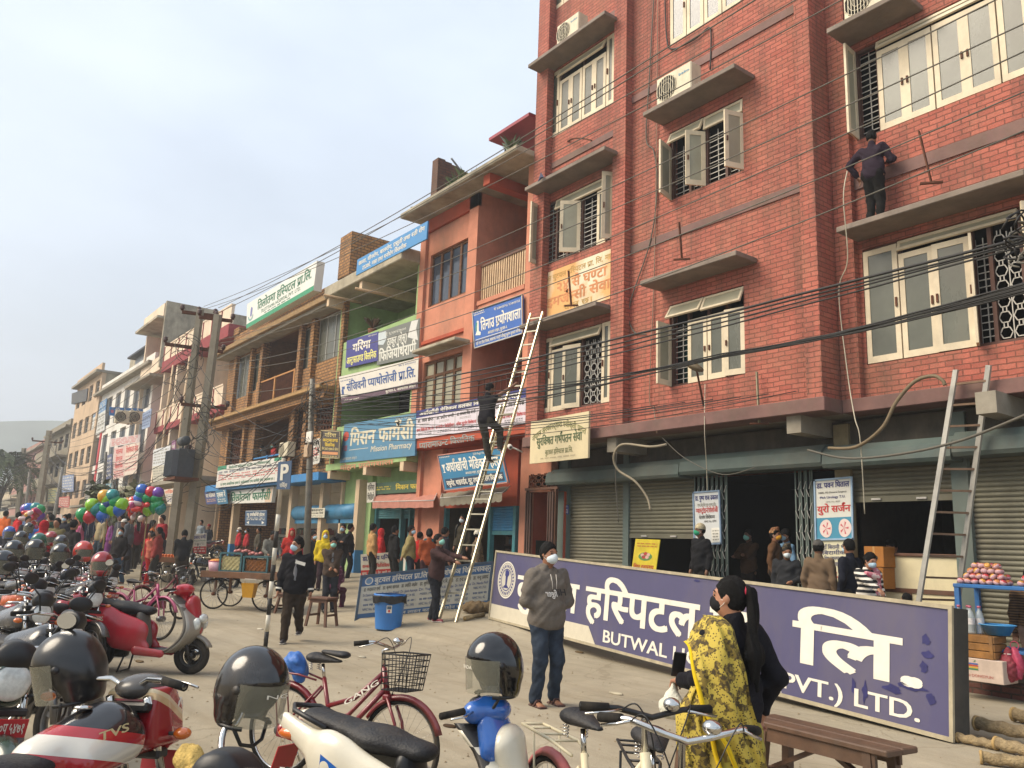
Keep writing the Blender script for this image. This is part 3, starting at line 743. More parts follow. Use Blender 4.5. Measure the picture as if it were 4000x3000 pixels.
 # ---- ground floor: columns, hoods, shutters, gate, counter
def slats(mb,x0,x1,z0,z1,y,m,pitch=.075):
 n=max(2,int((z1-z0)/pitch));h=(z1-z0)/n;secs=[]
 for i in range(n):
  z=z0+i*h
  for(dz,dy)in((0,.012),(.12,.0),(.5,-.014),(.85,-.002),(.97,.014)):secs.append([(x0,y+dy,z+dz*h),(x1,y+dy,z+dz*h)])
 secs.append([(x0,y,z1),(x1,y,z1)]);mb.loft(secs,m,cap=False,closed=False)
SHUT=mat('#6d6a58',rough=.55,metal=.25,var=.16,dirt=.5,scale=3);SHUTF=mat('#5f6c66',rough=.7,var=.15,dirt=.5,scale=2);HOOD=mat('#4c5a55',rough=.65,var=.2,dirt=.55,scale=2)
xg=lambda px,py:P(px,py,YG).x
PZ0=.42
zsh=P(1290,1044,YG).z
zhood=P(1300,1012,YG-.45).z
GX=dict(c0=xg(1213,1100),s1a=xg(1233,1100),s1b=xg(1349,1100),s2a=xg(1361,1100),s2b=xg(1502,1100),g1=xg(1576,1100),d1=xg(1720,1100),g2=xg(1762,1100),k0=xg(1812,1100),k1=xg(1846,1120),s3b=xg(2067,1120),s4a=xg(2104,1120))
parts('column',hosp,[(GX['c0'],GX['s1a'],YG-.12,YG+.2,0,ZB,SHUTF),(GX['s1b'],GX['s2a'],YG-.05,YG+.2,0,ZB,SHUTF),(GX['s3b'],GX['s4a'],YG-.1,YG+.2,0,ZB,SHUTF),(GX['k0'],GX['k1'],YG-.08,YG+.2,0,ZB,mat('#8c8063',rough=.8,dirt=.5))])
part('lintel',hosp,lambda mb:mb.box(GX['c0'],XR,YG-.02,YG+.18,zsh+.02,ZB+.05,mat('#4a453d',rough=.9,dirt=.5)))
hd=MB();zt=zhood
def hood(x0,x1,dz=0):
 pr=[(YG-.021,zt+.1+dz),(YG-.34,zt+.08+dz),(YG-.47,zt-.04+dz),(YG-.5,zt-.24+dz),(YG-.46,zt-.3+dz),(YG-.021,zt-.3+dz)]
 m_=MB();m_.prism([(x0,y,z)for y,z in pr],(x1-x0,0,0),HOOD);m_.build('shutter_hood',None,hosp)
hood(GX['c0']-.05,GX['s2b']-.02);hood(GX['s2b'],GX['k0'],.04);hood(GX['k0']+.02,GX['s3b']+.2,.0);hood(GX['s3b']+.22,XR-.1,.05)
def shutter(x0,x1,z0,z1,bar_=True,y=YG):
 o=thing_part=MB();slats(o,x0,x1,z0+.1,z1,y,SHUT);o.box(x0,x1,y-.02,y+.02,z0,z0+.1,SHUT);s=o.build('shutter',None,hosp)
 if bar_:
  for u in(.25,.7):
   h=MB();h.box(x0+(x1-x0)*u-.08,x0+(x1-x0)*u+.08,y-.05,y-.021,z0+.03,z0+.06,IRON);h.build('handle',None,s)
shutter(GX['s1a'],GX['s1b'],PZ0,zsh+.2);shutter(GX['s2a'],GX['s2b'],P(1430,1163,YG).z,zsh+.2)
shutter(GX['k1'],GX['s3b'],P(1950,1083,YG).z,zsh+.2);shutter(GX['s4a'],XR-.3,.5,zsh+.2)
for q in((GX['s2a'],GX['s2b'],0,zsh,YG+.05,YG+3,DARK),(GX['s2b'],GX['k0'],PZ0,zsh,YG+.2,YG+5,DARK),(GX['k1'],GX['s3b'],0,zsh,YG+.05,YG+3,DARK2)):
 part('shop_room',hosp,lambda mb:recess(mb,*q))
for a,b in((GX['s2b'],GX['g1']),(GX['d1'],GX['g2'])):
 g=MB();n=max(6,int((b-a)/.055))
 for i in range(n):
  x=a+(b-a)*(i+.5)/n;g.box(x-.012,x+.012,YG-.05+(.03 if i%2 else 0),YG-.03+(.03 if i%2 else 0),PZ0,zsh,SHUTF)
 for j in range(7):
  for i in range(n-1):
   z=PZ0+.2+j*.38;x=a+(b-a)*(i+.5)/n;x2=a+(b-a)*(i+1.5)/n;g.bar((x,YG-.055,z),(x2,YG-.055,z+(.14 if i%2 else-.14)),.012,.008,IRON)
 g.build('folding_gate',None,hosp)
pl=MB();pl.box(GX['c0']-.05,XR,YG-.9,YG+3,-.3,.26,mat('#7d6f5c',rough=.9,dirt=.6,bump=.3),.02);pl.box(GX['c0'],XR,YG-.35,YG+3,.26,PZ0,CONC,.01)
pl.box(P(2066,1490,11.95).x,XR,11.9,YG-.905,-.2,.17,brick('#6f4337','#5d382f','#4a3a30',bw=.24,bh=.08),.01)
pl.build('plinth',None,hosp)
# counter in the third shop
zc=P(1960,1195,YG).z
ct=MB();ct.box(GX['k1']+.35,GX['s3b']-.02,YG+.06,YG+.5,.2,zc-.05,mat('#d3c7a2',rough=.5,var=.06,dirt=.3));ct.box(GX['k1']+.3,GX['s3b']-.02,YG+.02,YG+.55,zc-.05,zc,WOOD,.01)
ct.box(GX['k1']+.36,GX['s3b']-.03,YG+.04,YG+.059,zc-.62,zc-.55,WOOD);ct.box(P(1960,1270,YG).x-.04,P(1960,1270,YG).x+.04,YG+.03,YG+.058,.2,zc-.622,WOOD)
ct.build('counter',None,hosp)
# painted notice on the wall between the ledges
PS=[P(1172,593,YW-.02),P(1319,541,YW-.02),P(1319,653,YW-.02),P(1172,686,YW-.02)]
z0_,z1_=P(1185,686,YW-.02).z,P(1172,593,YW-.02).z
PS=[Vector((PS[0].x,YW-.015,z1_)),Vector((PS[1].x,YW-.015,z1_)),Vector((PS[1].x,YW-.015,z0_)),Vector((PS[0].x,YW-.015,z0_))]
pn=bpy.data.materials.new('faded_notice');pn.use_nodes=True;nt=pn.node_tree;N=nt.nodes;L=nt.links;b=N['Principled BSDF'];b.inputs['Roughness'].default_value=.85
tc=N.new('ShaderNodeTexCoord');n1=N.new('ShaderNodeTexNoise');n1.inputs['Scale'].default_value=1.1;n1.inputs['Detail'].default_value=8;L.new(tc.outputs['Object'],n1.inputs['Vector'])
r=N.new('ShaderNodeValToRGB');r.color_ramp.elements[0].position=.38;r.color_ramp.elements[0].color=lin('#d9cfb4')+(1,);r.color_ramp.elements[1].position=.56;r.color_ramp.elements[1].color=lin('#d6a468')+(1,)
L.new(n1.outputs['Fac'],r.inputs['Fac']);L.new(r.outputs['Color'],b.inputs['Base Color'])
s=Sign(PS,.012);o=s.board('painted_notice',pn,hosp)
FAD=mat('#b9975c',rough=.9,var=.3,scale=8);FADO=mat('#c98a60',rough=.9,var=.25,scale=8)
s.text('यस बुटवल हस्पिटल प्रा. लि. मा',.03,.8,1.0,.9,FAD,.015);s.text('२४ सै घण्टा',.24,.5,.95,.68,FADO,.03);s.text('इमर्जेन्सी सेवा',.08,.22,1.0,.4,FADO,.03);s.text('चालु छ।',.34,.06,.75,.16,FAD,.015)
for(m,lv),q in s.g.items():q.build('lettering',None,o)
# ================= the row of shop houses to the left
def bpx(mb,tl,br,Y,t,m,dz=0):
 x0,x1,z0,z1=rc(tl,br,Y);mb.box(x0,x1,Y,Y+t,z0,z1,m)
def Zp(x,y,Y):return P(x,y,Y).z
def Xp(x,y,Y):return P(x,y,Y).x
TEAL=mat('#3f7a80',rough=.6,var=.2,dirt=.35);BLUS=mat('#3c7fa6',rough=.5,metal=.1,var=.15,dirt=.35);BLUD=mat('#27588c',rough=.6,dirt=.3)
SHOPIN=mat('#43372b',rough=1,var=.4,scale=3)
def goods(par,x0,x1,z0,z1,y,n,seed,name='stock'):
 """shelves of packets at the back of a shop"""
 rr=random.Random(seed);mb=MB();cols=[mat(c,rough=.7,var=.3,scale=9)for c in('#7c6a58','#5f7078','#8a4b40','#9a9078','#4f6152')]
 k=max(2,int((z1-z0)/.35))
 for i in range(k):
  z=z0+(z1-z0)*i/k;mb.box(x0,x1,y,y+.3,z-.03,z,WOOD);x=x0+.05
  while x<x1-.12:
   w_=rr.uniform(.06,.2);mb.box(x,x+w_,y+.02,y+.26,z+.002,z+rr.uniform(.12,.27),rr.choice(cols));x+=w_+rr.uniform(.005,.05)
 mb.build(name,None,par)
 # ---- orange house
oh=thing('shop_house','orange plastered three storey shop house with wooden windows and a striped balcony rail','building')
Yo=12.35
xo0,xo1=Xp(905,700,Yo),XL-.02
zroof=Zp(900,470,Yo-.5)
cx0,cx1=Xp(1012,633,Yo),Xp(1033,600,Yo)
zfl2=Zp(1075,636,Yo);zfl1=Zp(1075,885,Yo)
wn=rc((937,554),(1015,633),Yo+.1);wn1=rc((922,785),(1002,857),Yo+.1);zlow=Zp(900,948,Yo)
bal0,bal1=cx1,Xp(1139,500,Yo)
def f(mb):
 wall_holes(mb,xo0,cx1,zlow,zroof,Yo,.25,[wn,(wn1[0],wn1[1],zfl1+.05,wn1[3])],ORG)
 mb.box(bal1,xo1,Yo-.02,Yo+.25,zlow,zroof,ORG);mb.box(cx0,cx1,Yo-.1,Yo-.002,zlow+.4,zroof,ORG);mb.box(xo0-.01,xo0+.3,Yo-.1,Yo-.002,zlow+.3,zroof,ORG)
 mb.box(bal0,bal1,Yo+.01,Yo+.2,zfl2-1.25,zfl2,ORG);mb.box(bal0,bal1,Yo+.01,Yo+.2,zlow,zfl1,ORG)
 mb.box(xo0,xo0+.2,Yo+.251,Yo+8,0,zroof,ORG);mb.box(xo0,xo1,Yo+8,Yo+8.2,0,zroof,ORG)
 mb.box(cx1-.15,cx1,Yo+.251,Yo+2.3,zlow,zroof,ORG)
 mb.box(bal0,bal1,Yo+2.3,Yo+2.45,zlow,zroof,ORG)
part('wall',oh,f)
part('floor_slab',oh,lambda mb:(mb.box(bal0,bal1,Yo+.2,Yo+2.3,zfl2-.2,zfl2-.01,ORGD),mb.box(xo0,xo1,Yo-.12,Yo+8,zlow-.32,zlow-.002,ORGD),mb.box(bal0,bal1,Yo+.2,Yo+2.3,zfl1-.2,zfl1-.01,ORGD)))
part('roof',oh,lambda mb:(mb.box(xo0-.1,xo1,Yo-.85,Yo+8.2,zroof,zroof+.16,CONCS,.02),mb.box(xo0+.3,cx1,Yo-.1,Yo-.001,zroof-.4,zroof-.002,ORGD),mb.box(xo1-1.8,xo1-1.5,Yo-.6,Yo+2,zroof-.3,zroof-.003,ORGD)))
def wood_window(par,r,n,y,solid=0,pane=PANEB):
 x0,x1,z0,z1=r;mb=MB();w_=(x1-x0)/n;PE=mat('#6a4a35',rough=.8,var=.45,scale=12,dirt=.3)
 for i in range(n+1):mb.box(x0+w_*i-.05,x0+w_*i+.05,y-.05,y+.05,z0,z1,PE)
 mb.box(x0,x1,y-.045,y+.045,z0,z0+.08,PE);mb.box(x0,x1,y-.045,y+.045,z1-.08,z1,PE)
 if solid:mb.box(x0,x1,y-.044,y+.044,z1-.5,z1-.42,PE)
 o=mb.build('window',None,par);p=MB()
 for i in range(n):p.box(x0+w_*i+.05,x0+w_*(i+1)-.05,y-.008,y+.008,z0+.08,z1-.08,pane)
 p.build('pane',None,o);return o
wood_window(oh,wn,4,Yo+.12);wood_window(oh,(wn1[0],wn1[1],zfl1+.05,wn1[3]),4,Yo+.12,1,PANEG)
def f(mb):
 x0,x1=bal0+.03,bal1-.02;zt=zfl2+1.02
 n=21
 for i in range(n):x=x0+(x1-x0)*(i+.5)/n;mb.box(x-.024,x+.024,Yo+.08,Yo+.12,zfl2+.002,zt,mat('#c9ab86',rough=.7,var=.2,dirt=.3))
 mb.box(x0,x1,Yo+.05,Yo+.15,zt,zt+.06,WOOD)
part('balcony_railing',oh,f)
dx0,dx1=P(1050,580,Yo+2.29).x,P(1110,580,Yo+2.29).x
def door(par,x0,x1,z0,z1,y,m=WOOD,name='door'):
 mb=MB();mb.box(x0,x1,y-.05,y,z0,z1,m)
 for a,b in((0,.5),(.5,1)):
  for c,d in((.04,.45),(.5,.95)):mb.box(x0+(x1-x0)*(a+.05),x0+(x1-x0)*(b-.05),y-.07,y-.051,z0+(z1-z0)*c,z0+(z1-z0)*d,mat('#402a1f',rough=.6))
 o=mb.build(name,None,par);h=MB();h.box(x0+(x1-x0)*.47,x0+(x1-x0)*.49,y-.11,y-.071,z0+(z1-z0)*.45,z0+(z1-z0)*.52,IRON);h.build('handle',None,o);return o
door(oh,dx0,dx1,zfl2,zfl2+2.1,Yo+2.29);door(oh,dx0,dx1,zfl1,zfl1+2.0,Yo+2.29)
part('sunshade',oh,lambda mb:mb.box(P(889,762,Yo-.6).x,P(982,731,Yo-.6).x,Yo-.6,Yo-.002,P(889,764,Yo-.6).z,P(889,764,Yo-.6).z+.1,CONCS,.02))
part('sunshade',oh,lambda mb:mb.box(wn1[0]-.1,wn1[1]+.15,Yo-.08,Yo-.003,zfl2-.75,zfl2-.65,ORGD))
part('plaster_band',oh,lambda mb:mb.box(bal0+.02,bal1-.02,Yo-.03,Yo+.009,zfl2-.12,zfl2+.0,ORG))
# grille in the dark first floor opening, ground floor passage and shop
def f(mb):
 z1_=zfl1+2.0
 for i in range(9):x=bal0+.05+(bal1-bal0-.1)*i/8;mb.bar((x,Yo+.15,zfl1),(x,Yo+.15,zfl1+.95),.02,.02,RUST)
 mb.bar((bal0,Yo+.15,zfl1+.96),(bal1,Yo+.15,zfl1+.96),.05,.04,RUST)
part('balcony_railing',oh,f)
Yg2=12.75;gl=float(gz(-17,12))
pd=(Xp(1138,1130,Yg2),Xp(1203,1130,Yg2));zdt=Zp(1170,1062,Yg2)
def f(mb):
 a,b=pd;xs0,xs1=Xp(1122,1100,Yg2),GX['c0']+.05
 wall_holes(mb,xs0,xs1,0,zlow-.33,Yg2,.2,[(a,b,0,zdt),(a+.05,b-.05,zdt+.08,zdt+.42)],ORG)
 recess(mb,a,b,0,zdt,Yg2+.2,Yg2+3,ORGD,DARK)
 mb.box(b-.35,b-.3,Yg2+.6,Yg2+2.9,.4,zdt,DARK2)
 mb.box(a+.001,a+.012,Yg2+.3,Yg2+2.9,.4,1.9,mat('#3d3f3a',rough=.8))
part('passage_wall',oh,f)
def f(mb):
 a,b=pd
 for s_,x in((1,a),(-1,b)):
  mb.box(x-.05 if s_<0 else x,x if s_<0 else x+.05,Yg2-.06,Yg2-.002,.35,zdt+.04,WOOD)
  for i in range(5):mb.box(x+s_*(.06+i*.045)-.018,x+s_*(.06+i*.045)+.018,Yg2-.1+.02*(i%2),Yg2-.06+.02*(i%2),.4,zdt-.02,mat('#4a3329',rough=.6,var=.3))
 mb.box(a-.05,b+.05,Yg2-.06,Yg2-.003,zdt+.04,zdt+.1,WOOD)
part('folding_gate',oh,f)
part('grille',oh,lambda mb:grille(mb,pd[0]+.05,pd[1]-.05,zdt+.1,zdt+.42,Yg2-.02,RUST,'o',.01))
sx0,sx1=Xp(965,1120,Yg2+.2),Xp(1122,1120,Yg2+.2)
xsm=Xp(1064,1120,Yg2+.2)
def f(mb):
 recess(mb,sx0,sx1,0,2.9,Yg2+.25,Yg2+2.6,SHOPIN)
 mb.box(sx0-.02,sx1,Yg2+.1,Yg2+.25,2.75,zlow-.33,ORGD)
part('shop_room',oh,f)
parts('pillar',oh,[B_ for B_ in((xo0-.05,sx0,Yg2-.05,Yg2+.3,0,zlow-.33,ORG),(sx0+.001,sx0+.09,Yg2+.1,Yg2+.24,.4,2.75,TEAL),(xsm-.05,xsm+.05,Yg2+.1,Yg2+.24,.4,2.75,TEAL),(sx1-.12,sx1-.001,Yg2+.08,Yg2+.24,.4,2.75,TEAL))])
zsc=Zp(1090,1147,Yg2+.2)
part('shutter',oh,lambda mb:(slats(mb,xsm+.05,sx1-.12,zsc,2.75,Yg2+.18,BLUS,.07),mb.box(xsm+.05,sx1-.12,Yg2+.16,Yg2+.2,zsc-.1,zsc,TEAL)))
goods(oh,sx0+.1,sx1-.1,1.0,2.6,Yg2+2.2,5,3);goods(oh,xsm+.1,sx1-.15,1.05,1.4,Yg2+.6,1,4)
part('counter',oh,lambda mb:(mb.box(xsm+.05,sx1-.12,Yg2+.2,Yg2+.6,.4,1.0,mat('#b8b09e',rough=.5,dirt=.3)),mb.box(xsm+.03,sx1-.1,Yg2+.17,Yg2+.62,1.0,1.04,TEAL)))
def awning(par,tl,tr,bl,br,Yt,Yb,m,scal=0,nm='awning'):
 a,b,c,d=P(*tl,Yt),P(*tr,Yt),P(*br,Yb),P(*bl,Yb);mb=MB()
 def fn(u,v):
  t=a.lerp(b,u);q=d.lerp(c,u);p=q.lerp(t,v);p.z-=.05*math.sin(math.pi*v)+.008*math.sin(u*40);return p
 mb.sheet(fn,30,6,m)
 def vl(u,v):
  q=d.lerp(c,u);return q+Vector((0,-.004,-v*(.2+(.035*abs(math.sin(u*math.pi*11))if scal else.008*math.sin(u*37)))))
 mb.sheet(vl,66,2,m);o=mb.build(nm,None,par);g=MB()
 g.tube([d,c],.015,IRON);g.tube([a,d],.012,IRON);g.tube([b,c],.012,IRON);g.build('awning_frame',None,o)
 # ---- green house
gh=thing('shop_house','light green plastered shop house with a deep concrete roof and signboards on every floor','building')
Yn=12.3;xn0,xn1=Xp(739,650,Yn),xo0-.02
znr=Zp(756,622,Yn-.55);znf=Zp(740,1000,Yn)
zs2=Zp(735,800,Yn);zs1=Zp(735,880,Yn)
def f(mb):
 mb.box(xn0,xn0+.25,Yn,Yn+8,znf-.2,znr-.01,GRN);mb.box(xn1-.16,xn1,Yn,Yn+8,znf-.2,znr-.01,GRN);mb.box(xn0,xn0+.25,Yn+1.2,Yn+8,0,znf-.23,GRN)
 mb.box(xn0+.25,xn1-.16,Yn+2.2,Yn+2.4,zs2-.3,znr-.01,GRN);mb.box(xn0+.25,xn1-.16,Yn+2.5,Yn+2.7,znf,zs2-.3,DARK2)
 mb.box(xn0+.25,xn1-.16,Yn+.02,Yn+.18,zs2-.35,zs2+1.0,GRN);mb.box(xn0+.25,xn1-.16,Yn+.02,Yn+.18,znf,znf+1.3,GRN);mb.box(xn0,xn1,Yn+8,Yn+8.2,0,znr-.02,GRN)
part('wall',gh,f)
part('roof',gh,lambda mb:(mb.box(xn0-.05,xn1-.02,Yn-.7,Yn+8.2,znr,znr+.42,CONCS,.03),*[mb.box(x,x+.2,Yn-.6,Yn+2.2,znr-.3,znr-.002,CREAM)for x in(xn0+.02,(xn0+xn1)/2-.2)]))
part('floor_slab',gh,lambda mb:(mb.box(xn0+.251,xn1-.161,Yn+.18,Yn+2.5,zs2-.5,zs2-.3,GRN),mb.box(xn0-.06,xn1-.03,Yn-.08,Yn+8,znf-.22,znf-.001,GRN),*[mb.box(x,x+.22,Yn-.07,Yn+2,znf-.5,znf-.221,CREAM)for x in(xn0+.1,(xn0+xn1)/2,xn1-.4)]))
ddx=Xp(823,690,Yn+2.19),Xp(850,690,Yn+2.19)
door(gh,ddx[0],ddx[1],zs2-.3,zs2+1.9,Yn+2.19,mat('#a98f6a',rough=.5,var=.2))
wood_window(gh,(Xp(885,680,Yn+2.19),Xp(908,680,Yn+2.19),zs2+.7,zs2+1.9),2,Yn+2.15,pane=WHITE)
Yq=13.05
qx0,qx1=Xp(800,1150,Yq),xn1
def f(mb):
 recess(mb,qx0,qx1,0,znf-.5,Yq+.3,Yq+3,DARK2);mb.box(xn0,qx0,Yq-.05,Yq+.3,0,znf-.22,GRN);mb.box(qx0,qx1,Yq+.1,Yq+.3,2.85,znf-.22,GRN)
part('shop_room',gh,f)
parts('pillar',gh,[(x,x+.1,Yq+.1,Yq+.28,.4,2.85,TEAL)for x in(qx0+.02,Xp(861,1150,Yq+.1),Xp(880,1150,Yq+.1),qx1-.14)])
part('shutter',gh,lambda mb:(slats(mb,qx0+.12,qx1-.14,2.5,2.85,Yq+.2,TEAL,.07)))
goods(gh,qx0+.2,qx1-.3,.9,2.5,Yq+2.5,5,8)
part('counter',gh,lambda mb:mb.box(qx0+.9,qx1-.3,Yq+.8,Yq+1.3,.4,1.35,WHITE,.02))
# ---- yellow brick clinic
yh=thing('shop_house','ochre brick two storey clinic with dark wooden balconies above blue shopfronts','building')
Yb=12.45;yx0,yx1=Xp(483,900,Yb),xn0-.02
zey=Zp(471,766,Yb-.75);zl=Zp(466,908,Yb-.75);zgf=Zp(480,1050,Yb)
ztop=Zp(700,560,Yb+.3)
cols_={}
def px_col(a,y):return Xp(a,y,Yb)
def f(mb):
 w2=[rc((510,776),(538,852),Yb),rc((549,766),(560,840),Yb),rc((576,735),(642,800),Yb),rc((657,712),(671,792),Yb),rc((689,690),(735,766),Yb)]
 zf=zl+.15
 w2[2]=(w2[2][0],w2[2][1],zf+.02,w2[2][3]);
 w1=[rc((489,935),(520,985),Yb),(Xp(557,940,Yb),Xp(622,940,Yb),zgf+.35,w2[2][3]-3.0),rc((640,885),(657,970),Yb),rc((685,880),(720,925),Yb)]
 top1=zl-.35
 w1=[(a,b,max(c,zgf+.4)if i!=1 else c,min(d,top1))for i,(a,b,c,d)in enumerate(w1)]
 w1=[(a,b,zgf+.5 if i==0 else c,top1-.1 if i in(0,1,3)else d)for i,(a,b,c,d)in enumerate(w1)]
 globals()['yw2']=w2;globals()['yw1']=w1
 wall_holes(mb,yx0,yx1,zgf,zey,Yb,.25,w2+w1,YEL)
 mb.box(yx0,yx0+.2,Yb+.251,Yb+9,0,zey,YEL);mb.box(yx0,yx1,Yb+9,Yb+9.2,0,zey,YEL)
 for(a,b,c,d)in(w2[2],w1[1]):recess(mb,a-.2,b+.2,c,d+.1,Yb+.26,Yb+2,mat('#7a5532',rough=.9),DARK2)
 for(a,b,c,d)in w2[:2]+w2[3:]+w1[:1]+w1[2:]:recess(mb,a,b,c,d,Yb+.26,Yb+.8,DARK2)
part('wall',yh,f)
if 1:
 for a,y,w_ in((506,800,.3),(540,790,.28),(563,780,.32),(645,760,.3),(672,745,.32),(738,720,.25)):
  x=Xp(a,y,Yb-.18);parts('pillar',yh,[(x-w_/2,x+w_/2,Yb-.18,Yb-.002,zgf,zey,YEL)])
part('eave',yh,lambda mb:(mb.box(yx0-.2,yx1,Yb-.75,Yb+.3,zey,zey+.22,mat('#8f7552',rough=.85,var=.2,dirt=.5),.02),mb.box(yx0-.2,yx1,Yb-.6,Yb-.001,zey-.12,zey-.001,CONC)))
part('floor_slab',yh,lambda mb:(mb.box(yx0-.2,yx1,Yb-.75,Yb+.0,zl,zl+.13,mat('#a58458',rough=.85,var=.2,dirt=.5),.02),mb.box(yx0-.2,yx1,Yb-.55,Yb-.001,zl-.3,zl-.001,YEL),mb.box(yx0,yx1,Yb-.5,Yb+2,zgf-.28,zgf-.001,BLUP)))
def f(mb):
 n=int((zl+.75-zl-.13)/.1)
 x0=yx0-.2
 while x0<yx1:
  mb.hexa([(x0,Yb-.75,zl+.131),(x0+.19,Yb-.75,zl+.131),(x0+.19,Yb-.72,zl+.16),(x0,Yb-.72,zl+.16),(x0,Yb-.19,zl+.34),(x0+.19,Yb-.19,zl+.34),(x0+.19,Yb-.19,zl+.38),(x0,Yb-.19,zl+.38)],mat('#a88a5f',rough=.9,var=.25,dirt=.4));x0+=.2
part('tiles',yh,f)
part('parapet',yh,lambda mb:(mb.box(yx0,yx1,Yb+.1,Yb+.35,zey+.22,zey+1.15,YEL),mb.box(yx1-1.0,yx1-.02,Yb+.05,Yb+2.2,zey+1.15,ztop+.25,YEL),mb.box(yx0+.01,yx0+.8,Yb+.05,Yb+.6,zey+1.151,zey+1.5,YEL)))
ALU=mat('#b9b6ad',rough=.4,metal=.3,var=.1)
def slide_window(par,r,n,y,fm=ALU,pane=PANEB,bars=0):
 x0,x1,z0,z1=r;mb=MB();w_=(x1-x0)/n;t=.035
 for i in range(n+1):mb.box(x0+w_*i-t*.5,x0+w_*i+t*.5,y-.03,y+.03,z0,z1,fm)
 mb.box(x0,x1,y-.028,y+.028,z0,z0+t,fm);mb.box(x0,x1,y-.028,y+.028,z1-t,z1,fm)
 for i in range(bars):mb.box(x0,x1,y-.025,y+.025,z0+(z1-z0)*(i+1)/(bars+1)-.015,z0+(z1-z0)*(i+1)/(bars+1)+.015,fm)
 o=mb.build('window',None,par);p=MB()
 for i in range(n):p.box(x0+w_*i+t*.5,x0+w_*(i+1)-t*.5,y-.006,y+.006,z0+t,z1-t,pane)
 p.build('pane',None,o);return o
for i,n in((0,2),(1,1),(3,1),(4,3)):slide_window(yh,yw2[i],n,Yb+.1,pane=PANE)
for i in(0,2,3):part('grille',yh,lambda mb:grille(mb,yw1[i][0],yw1[i][1],yw1[i][2],yw1[i][3],Yb+.08,RUST,'o',.012))
def rail(par,x0,x1,z0,y,h,pm,bm,posts=3):
 mb=MB();n=int((x1-x0)/.11)
 for i in range(n):x=x0+(x1-x0)*(i+.5)/n;mb.box(x-.015,x+.015,y,y+.03,z0,z0+h-.06,bm)
 mb.box(x0,x1,y-.03,y+.06,z0+h-.06,z0+h,pm)
 for i in range(posts):x=x0+(x1-x0-.12)*i/(posts-1);mb.box(x,x+.12,y-.035,y+.065,z0,z0+h+.02,pm)
 mb.build('balcony_railing',None,par)
rail(yh,yw2[2][0]-.35,yw2[2][1]+.1,zl+.4,Yb-.1,1.0,mat('#a9763c',rough=.7),RUST)
rail(yh,yw1[1][0]-.2,yw1[1][1]+.1,zgf+.02,Yb-.1,1.0,BLUP,RUST)
part('curtain',yh,lambda mb:mb.sheet(lambda u,v:(yw2[2][0]+.4+1.1*u,Yb+1.5+.03*math.sin(u*28),zl+.4+2.0*v),24,2,mat('#1c4a44',rough=.9)))
# ground floor: blue shopfronts, white tiled wall
Yc=12.9
def f(mb):
 mb.box(yx0,yx1,Yc+2.5,Yc+2.7,0,zgf-.28,WHITE);mb.box(yx0,yx1,Yc+2.47,Yc+2.499,0,1.5,BLUD)
 mb.box(yx1-.12,yx1,Yc,Yc+2.5,0,zgf-.28,CREAM);mb.quad((yx0,Yc,zgf-.29),(yx0,Yc+2.5,zgf-.29),(yx1,Yc+2.5,zgf-.29),(yx1,Yc,zgf-.29),WHITE)
part('shopfront_wall',yh,f)
xb=lambda a:Xp(a,1150,Yc-.1)
for x in(xb(767),xb(690),xb(623),xb(500)):part('pillar',yh,lambda mb:(mb.box(x,x+.28,Yc-.2,Yc+.1,1.45,zgf-.28,CREAM),mb.box(x-.005,x+.285,Yc-.205,Yc+.105,0,1.449,BLUP)))
def f(mb):
 for a,b in((625,690),(690,770)):
  x0,x1=xb(a)+.1,xb(b);mb.lathe([(0,0),(.28,0),(.28,x1-x0),(0,x1-x0)],(x0,Yc+.1,2.75),(1,0,0),BLUS,18)
  mb.box(x0,x1,Yc-.0,Yc+.04,2.35,2.6,BLUS)
part('rolled_shutter',yh,f)
slide_window(yh,(xb(700),xb(745),1.1,2.3),2,Yc+2.3,BLUP,PANEG);goods(yh,xb(500),xb(600),.8,2.4,Yc+2.1,4,12)
door(yh,xb(655),xb(672),.3,2.4,Yc+2.45,BLUP)
# ---- cream and maroon house
ch=thing('shop_house','cream and maroon house with long white parapets and a stained bare top wall','building')
MAR=mat('#8a3f42',rough=.8,var=.15,dirt=.35);PNK=mat('#c8776a',rough=.8,var=.1,dirt=.3);CRM=mat('#d8c5ad',rough=.8,var=.08,dirt=.45,scale=2)
Yk=12.4;kx0,kx1=Xp(335,960,Yk),yx0-.05
kz=[Zp(345,950,Yk),Zp(345,838,Yk),Zp(345,795,Yk)]
zk3=Zp(352,786,Yk);zk2=Zp(340,925,Yk);zk1=Zp(330,1050,Yk)
ztk=Zp(360,660,Yk);xkt=Xp(360,700,Yk);xk00=Xp(315,740,Yk)
def f(mb):
 mb.box(kx0,kx1,Yk+1.2,Yk+9,zk1,zk3,mat('#b89a6c',rough=.85,var=.15,dirt=.4));mb.box(kx0,kx0+.3,Yk,Yk+1.2,0,zk3,CRM)
 mb.box(xk00,xkt,Yk+1.0,Yk+9,0,ztk-1.0,PNK);mb.box(xkt-.001,xkt+.25,Yk-.2,Yk+9,zk3-.2,ztk+.1,CONCS)
 mb.box(xk00,kx1,Yk+1.8,Yk+9,0,zk1,SHOPIN);mb.box(xk00-.01,xk00+.25,Yk,Yk+9,0,ztk-1.2,CRM)
 for x in(kx0+3,kx0+6.2,kx0+9.4):mb.box(x,x+.3,Yk-.05,Yk+1.19,0,zk3-.6,CRM)
part('wall',ch,f)
